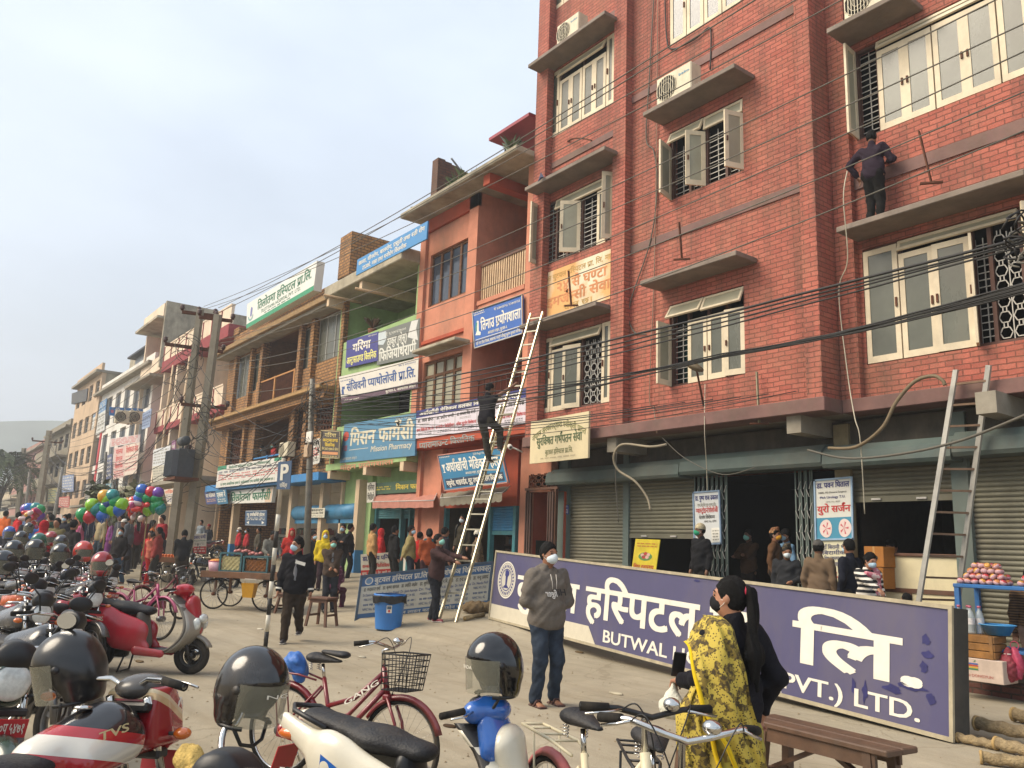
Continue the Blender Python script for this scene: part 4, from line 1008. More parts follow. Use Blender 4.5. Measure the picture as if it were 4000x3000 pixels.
def f(mb):
 for z in(zk3,zk2):
  mb.box(kx0,kx1,Yk-.1,Yk+.05,z,z+.95,CRM);mb.box(kx0-.01,kx1,Yk-.13,Yk+.08,z+.95,z+1.03,CRM)
  x=kx0
  while x<kx1:mb.box(x,x+.08,Yk-.14,Yk-.101,z,z+.949,MAR);x+=1.55
 mb.box(xk00,xkt,Yk-.08,Yk+.06,zk3-.3,zk3+.6,CRM)
part('parapet',ch,f)
part('floor_slab',ch,lambda mb:(mb.box(kx0-.05,kx1,Yk-.15,Yk+1.2,zk3-.65,zk3-.002,MAR),mb.box(kx0-.05,kx1,Yk-.15,Yk+1.2,zk2-.35,zk2-.002,MAR),mb.box(xk00,kx1,Yk-.9,Yk+1.8,zk1-.2,zk1,CONC),mb.box(xk00-.8,kx0,Yk-.8,Yk+1,zk3-.9,zk3-.75,CONC)))
part('roof',ch,lambda mb:(mb.box(xk00-.7,xkt-.01,Yk-.6,Yk+9,ztk-1.0,ztk-.85,CONCS),mb.box(xk00-.1,xkt-.01,Yk-.25,Yk-.1,ztk-.85,ztk,CRM),mb.box(kx0,kx1,Yk+1.2,Yk+9,zk3+.0,zk3+.12,CONC)))
for i,x in enumerate((kx0+1,kx0+4.2,kx0+7.4)):
 for z in(zk2+1.0,zk1+.9):slide_window(ch,(x,x+1.6,z,z+1.1),2,Yk+1.15,FRAMEB,PANE)
for x in(kx0+2.6,kx0+5.9):part('drain_pipe',ch,lambda mb:mb.tube([(x,Yk-.15,zk3-.6),(x,Yk-.2,zk2),(x,Yk-.2,zk1-.2),(x,Yk-.2,.5)],.06,CREAM))
parts('shop_pillar',ch,[(x,x+.2,Yk+.9,Yk+1.79,.3,zk1-.2,CREAM)for x in np.arange(xk00+.3,kx1,2.2)])
# ---- far houses, each with its own storeys
def far_house(name_label,pl,pr,ytop_l,Yf,col,floors,seed,winm=PANEB,dep=12,style=0,base=0):
 rr=random.Random(seed);h=thing('town_house',name_label,'building');x0,x1=Xp(pl,1000,Yf),Xp(pr,1000,Yf)
 zt=Zp(pl,ytop_l,Yf);m=mat(col,rough=.85,var=.12,dirt=.5,scale=1.2);fh=(zt-1.0)/floors;g0=float(gz(x1,Yf))
 W=x1-x0;nb=max(2,int(W/2.6));hs=[]
 for k in range(1 if style!=2 else 0,floors):
  for i in range(nb):hs.append((x0+W*(i+.2)/nb,x0+W*(i+.8)/nb,1.0+fh*k+fh*.3-(.25*fh if style==1 else 0),1.0+fh*k+fh*.82))
 part('wall',h,lambda mb:(wall_holes(mb,x0,x1,g0-.5 if style==2 else g0+2.6,zt,Yf,.3,hs,m),mb.box(x1-.3,x1,Yf+.3,Yf+dep,g0-.5,zt,CONCS if seed%2 else m),mb.box(x0,x0+.3,Yf+.3,Yf+dep,g0-.5,zt,m),mb.box(x0,x1,Yf+dep,Yf+dep+.3,g0-.5,zt,m)))
 part('roof',h,lambda mb:(mb.box(x0-.1,x1+.1,Yf-.5,Yf+dep+.3,zt,zt+.2,CONC),mb.box(x0,x1,Yf-.1,Yf+.1,zt+.2,zt+.8,m),mb.box(x0+W*.5,x1-.3,Yf+3,Yf+7,zt+.2,zt+2.4,CONCS)))
 for a,b,c,d in hs:slide_window(h,(a,b,c,d),2 if style!=2 else 1,Yf+.15,FRAMEB if style==0 else ALU,winm,bars=0 if style<2 else 2)
 if style==0:
  def bl(mb):
   for k in range(1,floors):
    z=1.0+fh*k;mb.box(x0+.2,x1-.2,Yf-1.0,Yf-.001,z-.15,z,CONC);mb.box(x0+.2,x1-.2,Yf-1.0,Yf-.9,z,z+.8,m)
  part('balcony',h,bl)
 part('shop_room',h,lambda mb:(mb.box(x0+.3,x1-.3,Yf+.6,Yf+1,g0-.3,g0+2.6,SHOPIN),mb.box(x0,x1,Yf-1.1,Yf+.5,g0+2.6,g0+2.75,CONC))if style!=2 else mb.box(x0+.3,x1-.3,Yf+1,Yf+1.2,g0,g0+3,DARK))
 return h,x0,x1,zt,fh
WR=mat('#d9d6cf',rough=.7,var=.06,dirt=.3)
fa,fax0,fax1,faz,fah=far_house('white clinic block with red corner stripe and glazed front by the cream house',196,310,870,12.6,'#d6d2ca',4,2,style=1)
part('corner_stripe',fa,lambda mb:mb.box(Xp(215,950,12.58),Xp(215,950,12.58)+.6,12.55,12.599,3.4,faz-2.5,mat('#b3262c',rough=.6)))
part('roof_shed',fa,lambda mb:(mb.box(fax0+2,fax1+2,14.5,19,faz+.2,faz+3.2,mat('#8f9394',rough=.5,metal=.4,var=.2,dirt=.3)),mb.box(fax0+1.4,fax1+2.6,14,19.5,faz+3.2,faz+3.35,BLACK)))
fb=far_house('tall pale office house with a dark glass grid front and a roof signboard',145,195,858,12.4,'#bfa78c',5,5,style=2,winm=glass('#2d3238'))
far_house('grey concrete house with open balconies, right of the far balcony house',98,143,952,12.6,'#8b8474',4,7,dep=9)
far_house('maroon and cream balcony house far up the street',55,96,985,12.8,'#a57f76',4,8,dep=9)
far_house('small beige house at the far end of the street',36,54,1040,13,'#b5a78e',3,11,dep=9)
far_house('low grey house at the far left end of the street',14,35,1060,13,'#97917f',3,13,dep=9)
# ================= signs
INK=lambda c,r=.6:mat(c,rough=r,var=.06,scale=8)
NAVY,WHT,REDI,GRNI,BLKI,YELI=INK('#2c2f6e'),INK('#d9d4c6'),INK('#b93330'),INK('#2f6b4e'),INK('#3a372f'),INK('#d9b93c')
GREYI=INK('#8d897c')
def Q(tl,tr,br,bl,Y):return[P(*tl,Y),P(*tr,Y),P(*br,Y),P(*bl,Y)]
SGN=lambda c,d=.25:mat(c,rough=.45,var=.06,dirt=d,scale=2.2)
# 1 hospital assurance board, cream
def d(s):
 s.text('नेपाल सरकारद्वारा स्वीकृती प्राप्त',.04,.5,.96,.62,INK('#7f7f4d'),.02,arc=.26)
 s.text('सुरक्षित गर्भपतन सेवा',.12,.4,.9,.57,INK('#4e5e3a'),.03);s.text('बुटवल हस्पिटल प्रा.लि.',.28,.17,.75,.27,INK('#77794f'),.015);s.lines(.2,.06,.82,.12,1,INK('#b5a787'),.6)
sign('signboard','cream board with green arched lettering hung low at the left corner of the brick hospital',Q((1147,911),(1272,888),(1270,989),(1144,1002),YW-.5),SGN('#d3c49d',.35),d,thick=.05)
# 2 laboratory board
def d(s):
 s.text('तिनाउ प्रयोगशाला',.16,.42,.97,.66,WHT,.035);s.text('मो. ९८४७०३४२५१, ९८५७०३४२५६',.45,.84,.96,.9,WHT,.02);s.text('अस्पताल लाइन, बुटवल-६',.3,.26,.7,.33,WHT,.02)
 s.rect(.02,.2,.98,.215,WHT);s.text('यहाँ रगत दिसा पिसाब, खकारका सम्पूर्ण जाँचहरु सुलभ मूल्यमा गरिन्छ।',.03,.06,.97,.13,WHT,.02);s.lines(.02,.86,.25,.98,2,WHT,.6)
 s.poly([(.03,.34),(.14,.3),(.15,.38),(.11,.42),(.12,.7),(.08,.72),(.07,.45)],WHT);s.poly([(.05,.4),(.09,.66),(.06,.68),(.03,.5)],INK('#2f7f7a'),1)
sign('signboard','bright blue laboratory board under the striped balcony rail',Q((1021,674),(1128,637),(1129,720),(1026,752),Yo-.12),SGN('#2a5ba6',.12),d,thick=.06,frame=ALU)
# 3 white and navy specialist banner
def d(s):
 s.rect(0,.74,1,1,NAVY);s.text('अर्घाखाँची मेडिकल हलका विशेषज्ञ डाक्टरहरु',.04,.8,.96,.91,WHT,.035,lv=1)
 for i,t in enumerate(('डा. शिव श्रेष्ठ','डा. प्रदीप पन्थी','डा. सञ्जय सिंह के.सी','डा. सुमित','डा. विन्दु मिश्र')):
  u=.02+i*.2;s.text(t,u,.56,u+.17,.65,BLKI,.02);s.lines(u+.03,.43,u+.13,.51,2,GREYI,.5,seed=i)
  s.text(('शल्य चिकित्सा तथा रोग','कन्सल्टेन्ट फिजिसियन','वरिष्ठ मुटुरोग विशेषज्ञ','वरिष्ठ मुटु रोग विशेषज्ञ','स्त्री तथा प्रसूति विशेषज्ञ')[i],u,.24,u+.18,.33,REDI,.025);s.lines(u+.02,.08,u+.16,.19,2,BLKI,.5,seed=i+9)
 for i in range(1,5):s.rect(i*.2+.003,.06,i*.2+.006,.7,GREYI)
sign('banner','white doctors banner with navy heading strip across the orange house',Q((900,888),(1136,839),(1135,915),(895,948),Yo-.16),SGN('#cfc6cc',.12),d,'banner',thick=.012)
# 4 medical hall board
def d(s):
 s.text('अर्घाखाँची मेडिकल हल',.1,.5,.93,.74,WHT,.035);s.text('अस्पताल लाइन, बुटवल-६',.4,.37,.68,.43,WHT,.02);s.text('DDA Regd. No. 113',.58,.88,.8,.94,WHT,.01)
 s.rect(.04,.06,.96,.31,INK('#22364d'));s.text('मधुमेह, थाइराईड, मुटु तथा बालरोग क्लिनिक',.06,.12,.94,.24,WHT,.03,lv=1);s.lines(.02,.9,.2,.96,1,WHT,.6)
 s.poly([(.03,.72),(.09,.72),(.07,.62),(.065,.52),(.085,.49),(.035,.49),(.055,.52),(.05,.62)],WHT)
sign('signboard','teal blue medical hall board above the grey shop awning',Q((946,984),(1081,966),(1098,1042),(961,1060),11.95),SGN('#2a7196',.15),d,thick=.05,frame=mat('#b07a6a',rough=.6))
# 5 big blue pharmacy board
def d(s):
 s.text('मिसन फार्मेसी',.12,.42,.98,.74,INK('#cfc7ae'),.035);s.text('Mission Pharmacy',.44,.2,.96,.34,INK('#c9c3b0'),.02,slant=.05);s.rect(.12,.3,.4,.315,INK('#c9c3b0'));s.text('अस्पताल लाइन',.04,.06,.25,.12,INK('#b9bdb4'),.015);s.text('फोन नं. ५४६१२३',.75,.9,.97,.95,INK('#b9bdb4'),.015)
 s.poly([(.05+.045*math.cos(a),.68+.13*math.sin(a))for a in np.linspace(0,6.1,14)],INK('#b34a3a'));s.text('24 HOURS',.03,.3,.09,.44,INK('#b34a3a'),.01)
sign('signboard','large faded blue pharmacy board on the green house front',Q((744,917),(899,892),(896,984),(734,1000),Yn-.12),SGN('#4d7f9c',.3),d,thick=.06)
# 6 pathology banner
def d(s):
 s.text('संजिवनी प्याथोलोजी प्रा.लि.',.1,.4,.97,.66,INK('#2e4f86'),.03);s.rect(.0,.0,1,.2,INK('#5a4250'));s.text('बुटवल-६, अस्पताल लाइन',.62,.05,.98,.13,WHT,.02,lv=1);s.text('फोन नं. ०७१ ५४०७८१',.04,.04,.26,.1,WHT,.02,lv=1);s.text('पान. नं. ६०६१२००९२',.78,.86,.97,.91,INK('#59658f'),.01);s.lines(.02,.78,.2,.84,1,INK('#59658f'),.6)
 s.rect(.02,.3,.05,.5,INK('#2e4f86'));s.rect(.03,.5,.07,.6,INK('#2e4f86'))
sign('banner','sagging white pathology banner with blue lettering and plum strip',Q((732,814),(904,773),(902,838),(738,872),Yn-.1),SGN('#cfc9bd',.2),d,'banner',thick=.012)
# 7, 8
def d(s):
 s.text('गरिमा',.22,.52,.78,.78,WHT,.04);s.text('अल्ट्रासाउण्ड क्लिनिक',.04,.12,.96,.34,INK('#d8d27a'),.035);s.text('फोन ५४१३५२',.7,.9,.96,.95,WHT,.01)
sign('signboard','navy ultrasound clinic board with white and yellow lettering on the green house',Q((749,736),(817,716),(816,779),(746,795),Yn-.08),SGN('#35337c',.15),d,thick=.04)
def d(s):
 s.text('मो. ९८५७०६२७०००',.2,.8,.7,.88,INK('#c9c8bd'),.02);s.text('ठाकुर (श्रेस्)',.26,.5,.72,.7,INK('#d0cfc4'),.03);s.text('फिजियोथेरापी',.06,.1,.94,.36,INK('#d0cfc4'),.035)
 s.poly([(.02,.62),(.16,.56),(.24,.72),(.22,.95),(.02,.96)],INK('#b9c2c4'));s.poly([(.74,.58),(.98,.42),(.93,.75),(.97,.97),(.82,.99),(.78,.8)],INK('#c9c8c2'))
sign('signboard','grey physiotherapy board beside the navy ultrasound board',Q((815,718),(907,687),(904,769),(814,789),Yn-.07),SGN('#6b6d66',.2),d,thick=.04)
# 9 roof board
def d(s):
 s.text('छाला, यौनरोग, बालरोग, प्रसुती तथा स्त्री रोग',.03,.56,.97,.78,WHT,.025);s.text('टाउको, नसा तथा मनोरोग क्लिनीक',.1,.14,.74,.36,WHT,.025)
sign('roof_sign','long sky blue clinic board standing on the concrete roof of the green house',Q((772,561),(924,477),(921,516),(769,595),Yn-.72),SGN('#3b82b8',.12),d,thick=.05)
# 10 rooftop hospital sign
def d(s):
 s.text('तिलोतमा हस्पिटल प्रा.लि.',.18,.5,.95,.78,GRNI,.03);s.text('TILOTTAMA HOSPITAL PVT. LTD.',.24,.29,.82,.42,GRNI,.005);s.rect(0,0,1,.17,INK('#2f8a63'));s.lines(.3,.18,.7,.26,1,GRNI,.6)
 s.poly([(.07+.045*math.cos(a),.42+.2*math.sin(a))for a in np.linspace(math.pi,2*math.pi,9)]+[(.07+.03*math.cos(a),.44+.14*math.sin(a))for a in np.linspace(2*math.pi,math.pi,9)],INK('#7fa09a'));s.poly([(.06,.4),(.085,.4),(.1,.7),(.075,.78),(.065,.66)],INK('#6b6fa0'))
sign('roof_sign','long white lightbox sign with green lettering along the ochre brick roof edge',Q((534,657),(685,563),(677,627),(532,710),Yb-.85),SGN('#d6d5cc',.1),d,thick=.32,frame=None)
# 11 specialist banner
def d(s):
 s.text('तिलोतमा हस्पिटल प्रा.लि. का विशेषज्ञहरु',.2,.82,.85,.92,GRNI,.02);s.poly([(0,.8),(.16,.84),(.16,1),(0,1)],INK('#2f7f5e'));s.poly([(.9,.86),(1,.88),(1,1),(.9,1)],INK('#2f7f5e'))
 s.lines(.03,.62,.97,.76,1,INK('#6b6f7c'),.7,seed=4,words=8);s.lines(.03,.3,.97,.6,3,INK('#c0605c'),.55,seed=5,words=7);s.text('२४ घण्टा आकस्मिक एक्स रे, प्रयोगशाला तथा फार्मेसी सेवा उपलब्ध छ ।',.08,.08,.92,.18,GRNI,.02)
sign('banner','pale specialists banner with green corners below the ochre balcony',Q((471,1008),(609,987),(605,1039),(466,1054),Yb-.6),SGN('#cdc9c0',.15),d,'banner',thick=.015)
def d(s):s.text('तिलोतमा फार्मेसी',.04,.2,.96,.68,GRNI,.04);s.rect(.86,.02,.99,.98,INK('#cdb49a'))
sign('signboard','white pharmacy lightbox with big green lettering under the specialists banner',Q((497,1061),(591,1051),(586,1085),(493,1088),Yb-.3),SGN('#d4d2c8',.1),d,thick=.15)
def d(s):
 s.text('गरिमा',.2,.78,.8,.9,INK('#c9b87a'),.03);s.text('अल्ट्रासाउण्ड',.1,.6,.9,.7,INK('#d5b53a'),.03);s.text('क्लिनिक',.22,.42,.75,.52,INK('#d5b53a'),.03);s.text('भिडियो एक्स-रे सेवा',.06,.28,.94,.36,INK('#c9b87a'),.02);s.rect(.08,.12,.92,.22,INK('#c98a5a'));s.lines(.1,.02,.9,.1,1,INK('#c9b87a'),.5)
sign('signboard','small dark brown ultrasound board hung from the right end of the ochre house',Q((694,930),(735,932),(733,990),(693,988),Yn-.3),SGN('#3f352a',.2),d,thick=.05,frame=mat('#a89a72',rough=.6))
def d(s):s.text('गरिमा',.1,.74,.9,.88,BLKI,.02);s.lines(.1,.3,.9,.66,4,REDI,.6,words=2);s.lines(.1,.1,.9,.24,2,BLKI,.6,words=2)
sign('signboard','narrow white board behind the dark brown ultrasound board',Q((675,950),(691,946),(690,1000),(674,1004),Yb-.2),SGN('#c9c4b8'),d,thick=.03)
# 12 green shop fascia
def d(s):s.text('मिसन फार्मेसी',.36,.3,.85,.66,INK('#d8c24a'),.03);s.lines(.02,.3,.28,.7,2,INK('#d8c24a'),.6,words=3)
sign('signboard','dark green shop fascia with yellow pharmacy lettering above the pink awning',Q((810,1044),(946,1033),(946,1060),(809,1068),12.75),SGN('#3f5e46',.35),d,thick=.3)
def d(s):s.text('गरिमा',.1,.6,.9,.85,BLKI,.02);s.text('भिडियो',.1,.12,.9,.38,BLKI,.02)
sign('signboard','small white clinic board left of the green pharmacy fascia',Q((793,1043),(811,1041),(810,1084),(792,1086),12.7),SGN('#c8c3b4'),d,thick=.03)
awning(gh,(810,1066),(946,1060),(805,1084),(937,1081),12.9,12.2,mat('#b0796a',rough=.9,var=.15,dirt=.35))
awning(oh,(955,1066),(1102,1050),(951,1076),(1085,1064),12.7,12.1,mat('#7d7768',rough=.9,var=.15,dirt=.35),1)
# faded lettering on the slab edges
for par,c,t,m in((oh,Q((906,955),(1025,937),(1026,953),(906,972),Yo-.125),'प्यारामाउन्ट क्लिनिक',INK('#8f9a95')),(gh,Q((735,1004),(850,990),(850,1003),(735,1018),Yn-.085),'मोहन प्रयोगशाला',INK('#c98a6a'))):
 s=Sign(c,.01);s.off=.006;s.text(t,0,.1,1,.8,m,.02)
 for k,q in s.g.items():q.build('lettering',None,par)
def d(s):s.text('काउन्टर',.12,.66,.88,.88,BLKI,.03);s.poly([(.1,.44),(.5,.44),(.5,.38),(.66,.47),(.5,.56),(.5,.5),(.1,.5)],BLKI);s.text('यता',.68,.4,.92,.55,BLKI,.03);s.lines(.1,.1,.9,.28,2,GREYI,.6,words=3)
sign('signboard','white counter direction board with a black arrow in front of the blue shopfront',Q((668,1098),(702,1097),(700,1118),(667,1118),12.6),SGN('#cfcab6'),d,thick=.02)
def d(s):s.text('न्यू अर्घाखाँची होटल',.08,.62,.92,.8,WHT,.03);s.lines(.08,.34,.92,.54,2,WHT,.6,words=4);s.poly([(.08,.2),(.2,.3),(.2,.1)],WHT);s.poly([(.92,.2),(.8,.3),(.8,.1)],WHT);s.rect(.03,.03,.97,.05,WHT);s.rect(.03,.95,.97,.97,WHT)
sign('signboard','dark blue hotel board with white border standing behind the peanut cart',Q((530,1103),(576,1102),(575,1136),(529,1135),11.6),SGN('#2f4d6b'),d,thick=.03)
for a,b,c,lbl,t in((462,487,'#27477c','slanted navy shop board under the eave of the ochre house','क्लिनिक'),(488,495,'#2a6a8c','narrow teal shop board next to the slanted navy board','सेवा')):
 pass
def d(s):s.text('घर मेडिकल',.1,.5,.9,.75,WHT,.03);s.lines(.1,.15,.9,.4,2,INK('#c9a07a'),.6,words=3)
sign('signboard','navy shop board with a red lower edge hanging right of the two concrete poles',Q((441,1062),(466,1057),(470,1088),(446,1090),Yb-.4),SGN('#2a3a70'),d,thick=.03)
sign('signboard','slanted teal shop board left of the white pharmacy lightbox',Q((465,1060),(488,1056),(492,1088),(470,1090),Yb-.55),SGN('#27627f'),lambda s:(s.text('एक्स रे',.1,.5,.9,.8,WHT,.03),s.lines(.1,.12,.9,.4,2,WHT,.6,words=3)),thick=.03)
# --- cream house, white clinic and beyond
def lst(bg,c1,c2,sd,title=None):
 def d(s):
  if title:s.text(title,.06,.72,.94,.9,c1,.03)
  s.lines(.06,.1,.94,.66 if title else.92,5,c2,.55,seed=sd,words=4)
 return SGN(bg),d
def ssg(lbl,c,Y,bg,c1,c2,sd,title=None,nm='signboard',th=.04,cat='sign'):
 m,d=lst(bg,c1,c2,sd,title);return sign(nm,lbl,Q(*c,Y),m,d,cat,thick=th)
ssg('white hoarding on the lower storey of the cream house',((331,972),(368,962),(363,1003),(329,1008)),Yk-.5,'#c9cbcc',NAVY,GREYI,1)
ssg('pale blue list board below the upper parapet of the cream house',((308,893),(327,882),(323,922),(306,928)),Yk-.6,'#8f9fb8',NAVY,INK('#3d4c7c'),2)
ssg('tilted blank looking board under the white hoarding',((328,1008),(366,1002),(356,1041),(331,1042)),Yk-.75,'#bdb7a6',GREYI,GREYI,3)
ssg('magenta and blue board at the right of the white hoarding',((371,953),(379,950),(376,1035),(367,1036)),Yk-.4,'#8a5a7c',WHT,WHT,4)
ssg('tilted orange lettered board under the cream house',((354,1058),(381,1054),(385,1088),(362,1089)),Yk-.8,'#c9bfae',INK('#c9603a'),INK('#3d4c7c'),5,'ताग्रिला')
def d(s):s.text('डेनिस हेल्थ क्लिनिक',.16,.25,.98,.72,WHT,.04);s.poly([(.04,.35),(.11,.3),(.13,.6),(.04,.7)],INK('#b96a7c'))
Xs=fax1+.05
def QX(tl,tr,br,bl,X):return[PX(*tl,X),PX(*tr,X),PX(*br,X),PX(*bl,X)]
sign('signboard','blue health clinic board on the side wall of the white clinic block',QX((237,879),(309,883),(309,906),(236,897),Xs),SGN('#2f6fae',.1),d,thick=.08)
def d(s):s.text('पाल्पा',.2,.78,.8,.92,REDI,.03);s.text('डेण्टल',.2,.55,.8,.68,REDI,.03);s.text('क्लिनिक',.15,.32,.85,.45,REDI,.03);s.lines(.1,.05,.9,.25,3,REDI,.6,words=3)
ssx=lambda lbl,c,Y,bg,dr,th=.05:sign('signboard',lbl,Q(*c,Y),SGN(bg),dr,thick=th)
ssx('tall pink dental clinic board with red lettering beyond the balloon sellers',((246,968),(271,963),(268,1030),(244,1036)),11.9,'#c9aaa2',d)
ssg('cream and pink list board right of the dental clinic board',((271,962),(302,955),(294,1022),(268,1028)),11.9,'#d2c2b2',REDI,INK('#c98a86'),7,'विशेषज्ञ सेवा')
ssg('white and red roof board above the dental clinic',((238,948),(303,938),(301,955),(238,966)),12.0,'#c7b9b4',INK('#8a2c34'),REDI,8)
ssg('blue heading board on the glazed front of the white clinic block',((199,882),(231,860),(228,885),(197,905)),12.5,'#4a7fae',WHT,WHT,9)
ssg('white list board with faint lettering under the blue heading board',((196,905),(228,885),(225,930),(192,948)),12.5,'#c9c9c4',GREYI,GREYI,10)
ssg('black board with white lettering at the foot of the tall office house',((186,1045),(207,1043),(203,1082),(182,1082)),12.0,'#1f2028',WHT,WHT,11,'बाल रोग')
ssg('dark rooftop signboard on the tall office house',((155,850),(189,839),(186,866),(154,873)),12.3,'#39393a',GREYI,INK('#6d6659'),12,th=.3)
ssg('blue and white poster board on the grey concrete house',((135,1028),(159,1024),(158,1062),(133,1064)),12.2,'#7f8fb0',NAVY,WHT,13)
ssg('yellow and teal shop board at street level far left',((104,1056),(124,1054),(123,1086),(102,1088)),11.8,'#9a8f5a',INK('#b5502c'),INK('#2f6a78'),14)
ssg('red and white street board behind the crowd',((128,1074),(150,1072),(149,1096),(126,1096)),11.5,'#b04a40',WHT,WHT,15)
ssg('white street banner with red lettering behind the crowd',((112,1112),(133,1111),(133,1122),(112,1123)),10.5,'#c9bfb4',REDI,REDI,16)
ssg('teal clinic board over the shops right of the tall office house',((213,1048),(240,1044),(238,1066),(211,1070)),12,'#5f8a96',WHT,WHT,17)
ssg('pale green shop board beneath the cream house ledge',((254,1052),(300,1047),(298,1068),(252,1072)),11.9,'#b3b59a',INK('#7c3f3a'),GREYI,18)
ssg('navy vertical board at the left edge of the dental clinic',((229,985),(242,980),(239,1035),(226,1040)),12.2,'#4c5378',WHT,WHT,19)
# wall mounted air conditioners
def ac(lbl,loc,rz=0,wd=.82,ht=.6,dp=.32,mark=False,brand=None):
 o=thing('air_conditioner',lbl,'air conditioner',loc,rz,'outdoor air conditioner units');B_=mat('#cfc4a8',rough=.5,var=.08,dirt=.35)
 part('casing',o,lambda mb:mb.box(-wd/2,wd/2,-dp,0,0.04,ht,B_,.02))
 def f(mb):
  mb.lathe([(.0,0),(ht*.4,0),(ht*.42,.02)],(-wd*.2,-dp-.004,ht*.52),(0,1,0),mat('#2a2722',rough=.8),24)
 part('fan_opening',o,f)
 def f(mb):
  for i in range(9):x=-wd*.2+ht*.42*(i-4)/4.4;h=math.sqrt(max(.002,(ht*.42)**2-(x+wd*.2)**2));mb.bar((x,-dp-.012,ht*.52-h),(x,-dp-.012,ht*.52+h),.011,.011,B_)
  for r in(.16,.28,.4):mb.torus((-wd*.2,-dp-.012,ht*.52),ht*r,.005,m=B_,n=24,k=5)
 part('fan_grille',o,f)
 part('foot',o,lambda mb:mb.box(-wd*.36,-wd*.26,-dp,0,0,.039,RUST));part('foot',o,lambda mb:mb.box(wd*.26,wd*.36,-dp,0,0,.039,RUST))
 if brand:
  s=Sign([Vector((wd*.16,-dp-.003,ht*.8)),Vector((wd*.45,-dp-.003,ht*.8)),Vector((wd*.45,-dp-.003,ht*.66)),Vector((wd*.16,-dp-.003,ht*.66))],.01);s.off=.002;s.n=Vector((0,-1,0));s.text(brand,0,.2,1,.9,INK('#4a8fae'),.01)
  for k,q in s.g.items():q.build('lettering',None,o)
 return o
a=P(1243,78,YW-.35);ac('cream air conditioner on the top left ledge of the brick hospital',(P(1247,60,YW-.2).x,YW-.2,L11[2]),brand='beko')
ac('cream air conditioner with a dirty fan on the middle ledge of the brick hospital',(P(1477,170,YW-.2).x,YW-.2,L21[2]),wd=.95,ht=.66,brand='beko')
ac('cream louvred air conditioner on the cut off ledge at the top right',(P(1895,0,YB3-.2).x,YB3-.2,L31[2]),wd=.9,ht=.62)
ac('white air conditioner beside the blue balcony rail of the ochre house',(P(629,972,Yb-.3).x,Yb-.3,P(629,990,Yb-.3).z),wd=.85)
for px,t in((268,'left of two white air conditioners under the blue health clinic board'),(298,'right of two white air conditioners under the blue health clinic board')):
 q=PX(px,905,Xs+.35);ac(t,(q.x-.35,q.y,q.z-.3),math.pi/2,wd=1.0,ht=.8)
 # parking sign on its striped post
b0=G(573,1400);tp=DP(612,1000,depth(b0));tp.z=CAM_H+ray(612,1002)[2]*depth(b0)
ps=thing('parking_sign','leaning striped post with a blue and white parking plate','road sign',b0);v=tp-b0
n=11
for i in range(n):
 a,b=v*(i/n),v*((i+1)/n)
 if i<8:part('stripe_band',ps,lambda mb:mb.tube([a,b],.034,mat('#1d1c1b',rough=.6,dirt=.3)if i%2==0 else mat('#c9c4b4',rough=.6,dirt=.35),12))
part('post',ps,lambda mb:mb.tube([v*(8/n),v*1.03],.033,mat('#b5ab98',rough=.6,dirt=.4),12))
iv=-b0;dp=depth(b0)
s=Sign([DP(601,998,dp-.06),DP(630,995,dp-.2),DP(626,1057,dp-.2),DP(597,1057,dp-.06)],.012);s.c=[p+iv for p in s.c];s.board('sign_plate',SGN('#4a5f7a',.2),ps)
s.text('P',.28,.34,.8,.9,WHT,.04);s.text('पार्किङ्ग',.25,.08,.8,.2,WHT,.03)
s.done(ps)
# the big fallen lightbox sign
def d(s):
 s.rect(0,.0,.36,.215,INK('#c3bba6'));s.poly([(.36,0),(.36,.215),(.325,.215)],INK('#c3bba6'));s.poly([(.36,.0),(.385,.0),(.36,.215)],INK('#c3bba6'))
 s.text('बुटवल हस्पिटल प्रा.',.105,.335,.745,.69,WHT,.03);s.text('लि.',.80,.335,.965,.69,WHT,.03)
 s.text('BUTWAL HOSPITAL (PVT.) LTD.',.405,.07,.965,.215,WHT,.022)
 cx,cy,ru,rv=.057,.60,.037,.27
 def ring(r0,r1,m,lv=0):
  n=40
  for i in range(n):
   a,b=2*math.pi*i/n,2*math.pi*(i+1)/n
   s.poly([(cx+ru*r0*math.cos(a),cy+rv*r0*math.sin(a)),(cx+ru*r1*math.cos(a),cy+rv*r1*math.sin(a)),(cx+ru*r1*math.cos(b),cy+rv*r1*math.sin(b)),(cx+ru*r0*math.cos(b),cy+rv*r0*math.sin(b))],m,lv)
 ring(.93,1,WHT);ring(0,.91,INK('#b9b4a6'));ring(.55,.6,NAVY,1)
 for i in range(26):
  a=2*math.pi*i/26;c_,s_=math.cos(a),math.sin(a);s.poly([(cx+ru*(.68*c_-.05*s_),cy+rv*(.68*s_+.05*c_)),(cx+ru*(.68*c_+.05*s_),cy+rv*(.68*s_-.05*c_)),(cx+ru*(.82*c_+.04*s_),cy+rv*(.82*s_-.04*c_)),(cx+ru*(.82*c_-.04*s_),cy+rv*(.82*s_+.04*c_))],NAVY,1)
 s.poly([(cx-.003,cy-.1),(cx+.003,cy-.1),(cx+.0045,cy+.06),(cx-.0045,cy+.06)],NAVY,1);s.poly([(cx-.012,cy-.12),(cx+.012,cy-.12),(cx+.006,cy-.08),(cx-.006,cy-.08)],NAVY,1);s.poly([(cx+.01*math.cos(a),cy+.095+.05*math.sin(a))for a in np.linspace(-2.4,2.4,12)],NAVY,1)
sA=(P(1057,1338,10.2),P(2068,1610,8.0))
gl_=G(1057,1338);gr_=G(2058,1606)
hl=.0
def upz(px,py,g):
 r=ray(px,py);t=math.hypot(g.x,g.y)/math.hypot(r[0],r[1]);return CAM_H+r[2]*t
zl_,zr_=upz(1055,1190,gl_),upz(2034,1312,gr_)
lean=Vector((.02,.1,0))
